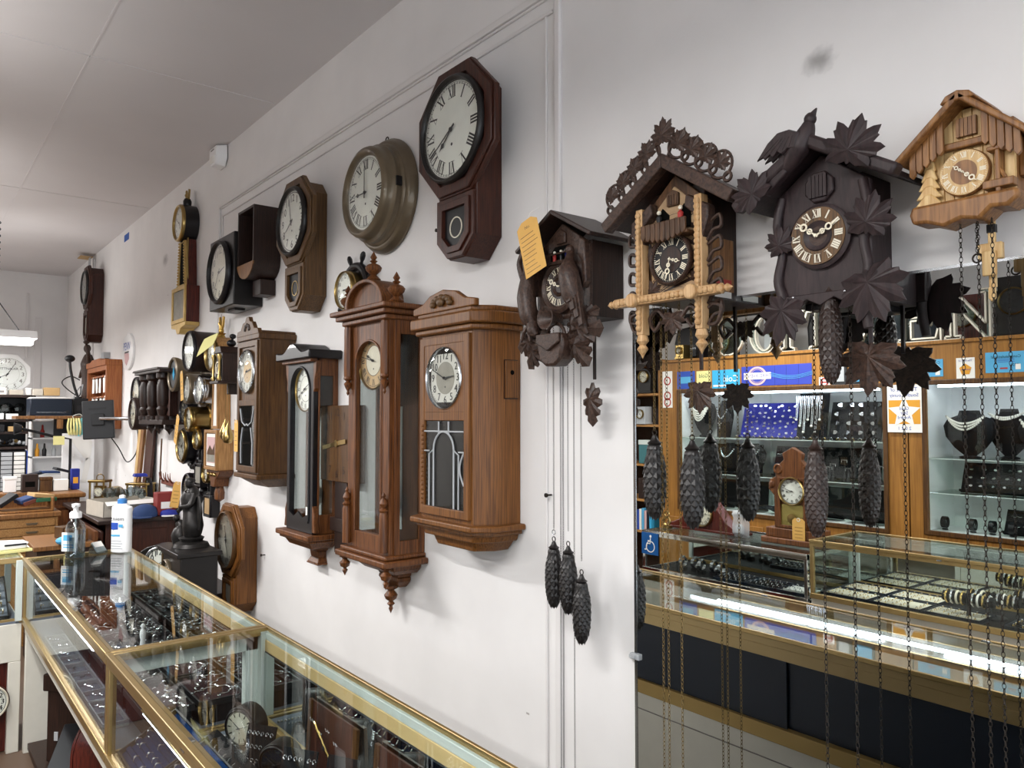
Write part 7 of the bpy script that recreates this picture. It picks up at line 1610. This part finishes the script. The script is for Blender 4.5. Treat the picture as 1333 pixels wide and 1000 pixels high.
for k, (ch, x, w) in enumerate((('C', -3.70, .27), ('I', -3.485, .13), ('T', -3.215, .25), ('I', -2.99, .13), ('Z', -2.77, .22), ('E', -2.45, .29), ('N', -2.12, .31))):
    t = thing('chrome_letter', 'tall chrome channel letter ' + ('C', 'I, left one', 'T', 'I, right one', 'Z', 'E', 'N')[k] + ' standing on the cabinets', 'letter', (x, -4.03, 2.207), group='chrome letters on the cabinets')
    for P in slab_letter(ch, w, .325):
        MB().prism(P, -.035, -.028).build('letter_back', 'greenglass', t, smooth=0)
        e = MB(); n = len(P)
        for i in range(n):
            a, b = P[i], P[(i + 1) % n]; dx, dz = b[0] - a[0], b[1] - a[1]; L = hypot(dx, dz) or 1; nx, nz = -dz / L * .006, dx / L * .006
            e.prism([(a[0] + nx, a[1] + nz), (a[0] - nx, a[1] - nz), (b[0] - nx, b[1] - nz), (b[0] + nx, b[1] + nz)], -.03, .012)
        e.build('chrome_edge', 'letterchrome', t, smooth=0)
t = thing('chrome_emblem', 'round chrome ring emblem before the letter C on the cabinet', 'emblem', (-4.06, -4.03, 2.37))
MB().loop([(.15, -.02), (.163, -.02), (.163, .014), (.15, .014)], (0, 0, 0), 'y', 48).build('ring', 'letterchrome', t, smooth=40); MB().cyl((0, 0, 0), .15, -.016, -.012, 'y', 40).build('glass_disc', 'greenglass', t)
mb = MB(); mb.tube([(-.03, 0, .08), (0, 0, -.01), (.09, 0, .06)], .006, 6); mb.build('hands', 'chrome', t); MB().box(-.02, .02, -.02, .015, -.17, -.155).build('stand', 'chrome', t)
# odds on top of the cabinets behind the letters
small_clock('reddish brown clock case on the cabinet behind the letter N', (-2.25, -4.30, 2.207), .24, .33, 'redbrown', 'dialold', h=3, mi=0)
small_clock('dark mantel clock on the cabinet right of the letters', (-1.88, -4.15, 2.207), .24, .40, 'blackw', 'dialk', arch=False, h=9, mi=50)
small_clock('pale clock with columns on the cabinet behind the first letters', (-3.75, -4.30, 2.207), .20, .42, 'lgrey', 'white', h=6, mi=30)
small_clock('dark wooden clock case on the cabinet above the banner', (-4.30, -4.28, 2.207), .30, .30, 'darkw', 'dialold', arch=True, h=6, mi=30)
for k, (x, w, h, m, l) in enumerate(((-2.80, .38, .50, 'navy', 'dark navy wrapped parcel on the cabinet behind the letter Z'), (-3.25, .34, .40, 'ebony', 'black wrapped parcel on the cabinet behind the letter T'), (-2.50, .22, .40, 'navy', 'smaller navy parcel on the cabinet behind the letter E'), (-4.65, .3, .34, 'ebony', 'black boxy parcel at the left end of the cabinet top'))):
    o = MB().prism([(-w / 2, 0), (w / 2, 0), (w * .52, h * .6), (w * .35, h), (-w * .40, h * .93), (-w * .53, h * .5)], -.09, .09, 'y', 0, .9).build('wrapped_parcel', m, loc=(x, -4.28, 2.207), bevel=.02); tag(o, l, 'parcel')
t = thing('tube_roll', 'long black roll lying across the parcels on the cabinet top', 'roll', (-3.95, -4.16, 2.60)); MB().cyl((0, 0, 0), .045, -.75, .55, 'x', 18).build('roll_body', 'black', t); MB().box(-.5, -.46, -.05, .05, -.39, -.03).box(.35, .39, -.05, .05, -.39, -.03).build('roll_support', 'ebony', t)

# jewellery in the lit windows
def bust(label, x, y, z, h, w):
    t = thing('necklace_bust', label, 'display stand', (x, y, z))
    pr = [(.20, 0), (.22, .03), (.12, .06), (.30, .22), (.46, .45), (.50, .68), (.42, .82), (.22, .90), (.19, 1.0)]
    MB().lathe([(w * r, h * q) for r, q in pr], (0, 0, 0), 'z', 24, 0, 1, .42).build('bust_form', 'velvetk', t, smooth=60); return t
def necklace(label, x, y, z, w, drop, n, mat, strands=1, grp=None):
    t = thing('pearl_necklace', label, 'necklace', (x, y, z), group=grp)
    for s in range(strands):
        mb = MB(); d = drop * (1 + .42 * s)
        for k in range(n):
            u = -1 + 2 * k / (n - 1); mb.ball((w / 2 * u, .028 * (1 - u * u) , -d * (1 - u * u) ), .0085, 6, 4)
        mb.build('pearl_strand', mat, t)
    return t
YS = -4.17
bust('black necklace bust with white pearl strands, left end of the lit window', -4.43, YS, 1.492, .36, .26)
necklace('multi-strand white pearl necklace on the leftmost bust', -4.43, YS + .062, 1.775, .19, .05, 19, 'pearl', 5)
o = MB().prism([(-.07, 0), (.07, 0), (.06, .2), (0, .26), (-.06, .2)], -.012, 0).build('display_shield', 'white', loc=(-4.34, YS - .08, 1.492), bevel=.003); tag(o, 'rounded white display panel behind the leftmost bust', 'display stand')
t = thing('necklace_bust', 'flat black necklace card with a silver cross, beside the leftmost bust', 'display stand', (-4.21, YS + .02, 1.495), rot=(.15, 0, 0)); MB().prism([(-.07, 0), (.07, 0), (.09, .2), (.05, .33), (-.05, .33), (-.09, .2)], -.012, 0).build('card_form', 'velvetk', t, bevel=.003)
necklace('silver cross necklace on the flat black card', -4.21, YS + .03, 1.76, .12, .10, 17, 'silver', 1)
t = thing('cross_pendant', 'silver cross hanging on the flat black card', 'pendant', (-4.21, YS + .07, 1.61)); MB().box(-.006, .006, -.003, .003, -.04, .03).box(-.02, .02, -.003, .003, .002, .013).build('cross', 'silver', t)
def board(label, x, y, z, w, h, mat, tilt=.28):
    t = thing('display_board', label, 'display stand', (x, y, z + .013 * sin(tilt)), rot=(tilt, 0, 0)); MB().box(-w / 2, w / 2, -.012, 0, 0, h).build('board_panel', mat, t, bevel=.002); MB().box(-w / 2, w / 2, 0, .03, 0, .012).build('board_ledge', mat, t); return t
def pin(bd, pts, kind, label, grp, sc=1.0, cols=5):
    mw = Matrix.Translation(bd.location) @ bd.rotation_euler.to_matrix().to_4x4()
    for i, (u, v) in enumerate(pts):
        c = copy_thing(PR[kind], mw @ Vector((u, .003, v)), rot=(-pi / 2 + bd.rotation_euler.x + pi, 0, random.uniform(-.6, .6)), label=f'{label}, {ORD[i // cols]} row, {ORD[i % cols]} along', group=grp); c.scale = (sc,) * 3
b = board('royal blue board crowded with earrings in the lit window', -3.78, YS, 1.492, .54, .31, 'velvetp')
pin(b, [(-.235 + .059 * c + random.uniform(-.02, .02), .045 + .046 * r + random.uniform(-.014, .014)) for r in range(6) for c in range(9)], 'brooch', 'silver earring on the crowded royal blue board', 'earrings on the royal blue board', .95, 9)
b = board('black board hung with silver chains in the lit window', -3.38, YS, 1.492, .26, .38, 'velvetk', .2)
for k in range(7):
    L = .18 + .05 * (k % 3); t = thing('silver_necklace', f'silver chain with pendant hanging on the black chain board, {ORD[k]} from the bookcase side', 'necklace', (-3.48 + .034 * k, YS - .03, 1.845), group='chains on the black chain board'); MB().tube([(-.008, .04, 0), (-.005, .045 + L * .12, -L), (.005, .045 + L * .12, -L), (.008, .04, 0)], .0035, 5).build('chain_loop', 'silver', t); MB().ball((0, .05 + L * .12, -L - .012), .011, 8, 5).build('pendant', 'pearl', t)
b = board('black board of silver brooches in the lit window', -3.02, YS, 1.492, .42, .31, 'velvetk')
pin(b, [(-.15 + .1 * c + random.uniform(-.015, .015), .06 + .075 * r) for r in range(4) for c in range(4)], 'brooch', 'silver brooch pinned on the black brooch board', 'brooches on the black board', 1.7, 4)
for k in range(22): copy_thing(PR['silver_ring' if k % 2 else 'gold_ring'], (-4.02 + .058 * k, YS + .10, 1.492), rot=(0, 0, random.uniform(1.2, 1.9)), label=f'ring in the row along the upper glass shelf, {ORD[k]} from the bookcase end', group='rings along the upper glass shelf').scale = (1.3,) * 3
for k, x in enumerate((-4.40, -4.15, -3.9)):
    bust(('small black bust on the second shelf, left', 'small black bust on the second shelf, middle', 'small black bust on the second shelf, right')[k], x, YS, 1.175, .27, .22); necklace(('thin silver necklace on the left small bust', 'thin silver necklace on the middle small bust', 'thin silver necklace on the right small bust')[k], x, YS + .05, 1.39, .14, .07, 17, 'silver', 1)
b = board('low black board of bracelets on the second shelf', -3.58, YS, 1.175, .30, .26, 'velvetk')
pin(b, [(-.10 + .05 * c, .08 + .11 * r) for r in range(2) for c in range(5)], 'bracelet', 'bracelet on the low black board of the second shelf', 'bracelets on the low black board', .8)
for k in range(8):
    t = thing('earring_stand', f'little black cone stand with drop earrings on the second shelf, {ORD[k]} from the bookcase side', 'display stand', (-3.22 + .062 * k, YS + .06 * (k % 2), 1.175), group='cone stands on the second shelf'); MB().lathe([(.022, 0), (.004, .05), (.003, .10 + .03 * (k % 3))], (0, 0, 0), 'z', 12).build('cone', 'black', t); MB().box(-.025, .025, -.003, .003, .10 + .03 * (k % 3), .105 + .03 * (k % 3)).build('cross_bar', 'steel', t)
    for q in (-1, 1): MB().lathe([(.0, -.02), (.004, -.015), (.001, 0)], (q * .021, .004, .10 + .03 * (k % 3)), 'z', 7).build('drop_earring', 'silver', t)
for k in range(5):
    t = thing('display_tray', 'black tray of silver crosses at the bottom of the wide lit window', 'tray', (-4.3 + .34 * k, YS + .02, .893), rot=(.35, 0, 0), group='cross trays in the wide window'); t['label'] = f'black cross tray at the bottom of the wide lit window, {ORD[k]} from the bookcase'; MB().box(-.14, .14, -.09, .09, 0, .015).build('tray_pad', 'velvetk', t, bevel=.002)
    mw = Matrix.Translation(t.location) @ t.rotation_euler.to_matrix().to_4x4()
    for q in range(8):
        p = mw @ Vector((-.10 + .066 * (q % 4), -.035 + .07 * (q // 4), .019)); c = thing('cross_pendant', f'silver cross on the {ORD[k]} black cross tray, {ORD[q // 4]} row, {ORD[q % 4]} along', 'pendant', p, rot=(.35, 0, .3), group='silver crosses at the window bottom'); MB().box(-.004, .004, -.018, .018, -.002, .002).box(-.012, .012, .002, .009, -.002, .002).build('cross', 'silver', c)
for k, (x, z, h, l) in enumerate(((-4.25, 1.176, .25, 'plain black backboard behind the small busts on the second shelf'), (-3.2, 1.176, .25, 'plain black backboard behind the cone stands'), (-4.2, .866, .24, 'plain black backboard at the bottom left of the wide window'), (-3.15, .866, .24, 'plain black backboard at the bottom right of the wide window'))):
    board(l, x, -4.33, z, .62, h, 'velvetk', .1)
bust('black necklace bust with three pearl strands, nearest the award poster', -2.19, YS, 1.39, .33, .34); necklace('triple pearl necklace on the bust nearest the award poster', -2.19, YS + .075, 1.68, .24, .05, 23, 'pearl', 3)
bust('black necklace bust standing behind the triple-strand one', -1.98, YS - .10, 1.39, .34, .28); necklace('short pearl collar on the bust behind', -1.98, YS - .03, 1.70, .20, .03, 19, 'pearl', 2)
bust('second black bust with pearls further along the same lit window', -1.74, YS, 1.39, .31, .32); necklace('double pearl necklace on the second pearl bust', -1.74, YS + .07, 1.655, .24, .07, 23, 'pearl', 3)
t = thing('clear_stand', 'clear acrylic block stand behind the second pearl bust', 'display stand', (-1.80, -4.32, 1.39)); MB().box(-.06, .06, -.05, .05, 0, .36).build('acrylic_block', 'plasticclear', t, bevel=.003); MB().box(-.07, .07, -.06, .06, 0, .01).build('foot', 'lgrey', t)
b = board('sloping black tray of gold charms under the pearl busts', -1.95, YS, 1.15, .62, .22, 'velvetk', .4)
pin(b, [(-.26 + .075 * c + random.uniform(-.01, .01), .05 + .06 * r) for r in range(3) for c in range(8)], 'brooch', 'small gold and silver charm on the sloping black tray', 'charms on the sloping tray', .8, 8)
for k in range(4):
    t = thing('wrist_watch', ('steel wrist watch on a black collar, leftmost at the window bottom', 'steel wrist watch on a black collar, second from the left', 'steel wrist watch on a black collar, third from the left', 'steel wrist watch on a black collar, fourth from the left')[k], 'watch', (-2.35 + .12 * k + (.06 if k else 0), YS + .04, .888)); MB().loop([(.034, -.016), (.04, -.016), (.04, .016), (.034, .016)], (0, 0, .052), 'x', 22).build('collar', 'black', t); MB().lathe([(.02, 0), (.02, .006), (.016, .008)], (0, .0, .0), 'z', 16).build('stand_foot', 'black', t); MB().cyl((0, .0, .088), .017, .0, .009, 'y', 18).tf(lambda v: (v[0], v[1] + .016, v[2] - .03)).build('watch_case', 'steel', t)
b = board('large black sloping pad with silver rings at the bottom of the pearl window', -1.78, YS, .888, .44, .18, 'velvetk', .5)
pin(b, [(-.16 + .08 * c, .06 + .07 * r) for r in range(2) for c in range(5)], 'bracelet', 'silver bracelet on the large black sloping pad', 'bracelets on the sloping pad', .7)

# counters in front of the cabinets
t4, B4 = showcase('chrome-edged ring counter with the blue access sign, across the shop', -3.73, -2.462, -2.54, -3.08, .60, .872, metal='chrome', base='cream', backmetal='palegreen')
t5, B5 = showcase('gold-framed tray counter in front of the wall cabinets, across the shop', -2.446, -.30, -2.54, -3.08, .64, ZT, base='cream', backmetal='palegreen')
t = thing('access_sign', 'blue wheelchair access sign on the chrome counter', 'sign', (-3.655, -2.533, .785)); MB().box(-.075, .075, 0, .004, -.075, .075).build('sign_plate', 'accblue', t, smooth=0)
mb = MB(); y = .0055
mb.loop([(.034, y - .001), (.040, y - .001), (.040, y), (.034, y)], (.006, 0, -.02), 'y', 28); mb.cyl((.008, 0, .052), .009, y - .001, y, 'y', 14)
for p in ([(.008, .04), (.004, .0), (-.022, .0), (-.034, -.045), (-.046, -.042)], [(.006, .02), (-.016, .02)]):
    mb.tube([(a, y - .0005, b) for a, b in p], .0035, 5)
mb.build('wheelchair_symbol', 'paper', t, smooth=0)
# trays: cream ring trays in the gold counter, black ones in the chrome counter
for k in range(6):
    x = -2.28 + .285 * (k % 4) if k < 4 else -2.28 + .285 * (k - 4); y = -2.70 if k < 4 else -2.92
    if k == 3: continue
    tr = tray(f"cream ring tray in the gold counter, {'front' if k < 4 else 'back'} row, {'first second third'.split()[k % 4]}", x, y, .642, .275, .20, 'dialc', 7, 'navy')
    fill(tr, PR['gold_ring'], 4, 6, .275, .20, .010, f"gold ring in the {'first second third'.split()[k % 4]} cream {'front' if k < 4 else 'back'} tray", f"rings in cream tray {k}", .9, .002)
tr = tray('black ring tray at the right of the gold counter', -1.32, -2.72, .642, .30, .22, 'velvetk', 5, 'navy'); fill(tr, PR['gold_ring'], 5, 7, .30, .22, .014, 'gold ring in the black tray of the gold counter', 'rings in the black gold-counter tray', .95, .002)
for k, (x, y) in enumerate(((-1.66, -2.70), (-1.58, -2.80), (-1.42, -2.98))):
    t = thing('bracelet_bar', ('padded T-bar of bangles in the gold counter, front', 'padded T-bar of bangles in the gold counter, behind the front one', 'padded T-bar of bangles in the gold counter, at the back')[k], 'display stand', (x, y, .642))
    MB().cyl((0, 0, .10), .026, -.12, .12, 'x', 18).build('padded_bar', 'velvetk', t); MB().lathe([(.06, 0), (.06, .008), (.012, .012), (.008, .09)], (0, 0, 0), 'z', 18).build('bar_stand', 'dgrey', t)
    for q in range(9):
        s = thing('bangle', ('bangle on the front T-bar of the gold counter', 'bangle on the second T-bar of the gold counter', 'bangle on the back T-bar of the gold counter')[k] + f', {ORD[q]} along', 'bracelet', (x - .10 + .025 * q, y, .742), group='bangles on T-bar ' + 'one two three'.split()[k]); MB().torus((0, 0, 0), .031, .0055, 'x', 22, 6).build('bangle_ring', ('goldj', 'silver', 'bone', 'goldj', 'velvetk', 'silver', 'pearl', 'goldj', 'silver')[q], s)
for k in range(3):
    tr = tray(('black ring tray in the chrome counter, left', 'black ring tray in the chrome counter, middle', 'white ring tray in the chrome counter, right end')[k], -3.07 + .235 * k, -2.72, .602, .225, .22, 'velvetk' if k < 2 else 'paper', 5, 'navy')
    MB().box(-.11, .11, -.108, .108, -.0, .002).build('tray_riser', 'navy', tr, smooth=0)
    fill(tr, PR['silver_ring'], 4, 5, .225, .22, .014, ('silver ring in the left black tray of the chrome counter', 'silver ring in the middle black tray of the chrome counter', 'silver ring in the white tray of the chrome counter')[k], 'rings in chrome-counter tray ' + 'one two three'.split()[k], 1, .003)
for k in range(5):
    t = thing('wrist_watch', ('steel watch on a stand in the chrome counter, leftmost', 'steel watch on a stand in the chrome counter, second', 'steel watch on a stand in the chrome counter, third', 'steel watch on a stand in the chrome counter, fourth', 'steel watch on a stand in the chrome counter, nearest the ring trays')[k], 'watch', (-3.50 + .08 * k, -2.70 - .03 * (k % 2), .602)); MB().loop([(.03, -.012), (.036, -.012), (.036, .012), (.03, .012)], (0, 0, .06), 'x', 20).build('watch_strap', 'steel', t); MB().box(-.02, .02, -.02, .02, 0, .026).build('stand_block', 'black', t); MB().cyl((0, 0, 0), .015, 0, .008, 'z', 16).tf(lambda v: (v[0], v[1], v[2] + .094)).build('watch_case', 'steel', t)
# clocks standing on the chrome counter
t = thing('gingerbread_clock', 'carved oak gingerbread shelf clock standing on the chrome counter', 'clock', (-2.685, -2.80, .876), rz=pi)
out = [(-.13, .10), (.13, .10), (.13, .30), (.17, .34), (.16, .40), (.12, .42), (.115, .48), (.06, .53), (.07, .57), (0, .61), (-.07, .57), (-.06, .53), (-.115, .48), (-.12, .42), (-.16, .40), (-.17, .34), (-.13, .30)]
MB().prism(out, -.04, .0).build('carved_front', 'walnut', t, bevel=.005); MB().box(-.12, .12, 0, .09, .08, .44).build('case', 'walnut', t, bevel=.003)
MB().box(-.21, .21, -.075, .10, 0, .04).build('base', 'walnut', t, bevel=.008); MB().box(-.18, .18, -.06, .09, .04, .10).build('base_step', 'walnut', t, bevel=.006)
mb = MB(); rectframe(mb, -.095, .095, .105, .42, .016, -.04, -.055); mb.build('door_frame', 'walnut', t, bevel=.002); MB().box(-.08, .08, -.043, -.040, .12, .25).build('stencilled_glass', 'scallop', t, smooth=0)
dial(t, 0, .335, -.046, .080, h=3, mi=12, bezel=True, nh=.2); MB().lathe([(.03, -.056), (1e-5, -.064)], (0, 0, .165), 'y', 18).build('pendulum', 'brass', t)
for q in (-1, 1):
    mb = MB(); mb.torus((q * .10, -.04, .47), .025, .008, 'y', 18, 6); mb.ball((q * .145, -.04, .37), (.02, .012, .025)); mb.build('carved_scroll', 'walnut', t)
ptag('tan paper tag on the door of the gingerbread clock', (-2.63, -2.733, .90), .085, .15, rz=pi)
t = thing('tambour_clock', 'low red mahogany tambour clock on the chrome counter', 'clock', (-3.40, -2.84, .876), rz=pi)
out = [(-.32, 0), (.32, 0), (.32, .03), (.26, .045), (.19, .075), (.13, .15), (.08, .205), (0, .225), (-.08, .205), (-.13, .15), (-.19, .075), (-.26, .045), (-.32, .03)]
MB().prism(out, -.05, .05).build('case', 'redbrown', t, bevel=.005); MB().box(-.33, .33, -.06, .06, -.0, .018).build('base', 'redbrown', t, bevel=.003); dial(t, 0, .12, -.053, .078, face='dialc', h=9, mi=15, bezel=True)
t = thing('plastic_bag', 'clear plastic bag of parts on the chrome counter between the two clocks', 'plastic bag', (-3.06, -2.74, .876))
MB().prism([(-.06, 0), (.06, 0), (.065, .10), (.05, .15), (.08, .20), (-.07, .18), (-.05, .14), (-.065, .08)], -.025, .025, 'y', 0, .7).build('bag', 'bag', t, bevel=.008); MB().ball((0, 0, .05), (.04, .02, .045), 10, 6).build('wrapped_parts', 'lgrey', t)
t = thing('brass_ornament', 'small brass twisted ornament beside the tambour clock', 'ornament', (-3.66, -2.72, .876)); MB().torus((0, 0, .05), .028, .008, 'y', 18, 7).torus((0, 0, .10), .02, .006, 'y', 18, 6).box(-.03, .03, -.02, .02, 0, .018).build('ornament_body', 'brass', t)

# prototypes used only for copying
for o in PR.values():
    for c in KIDS.get(o.name, []): bpy.data.objects.remove(c)
    bpy.data.objects.remove(o)
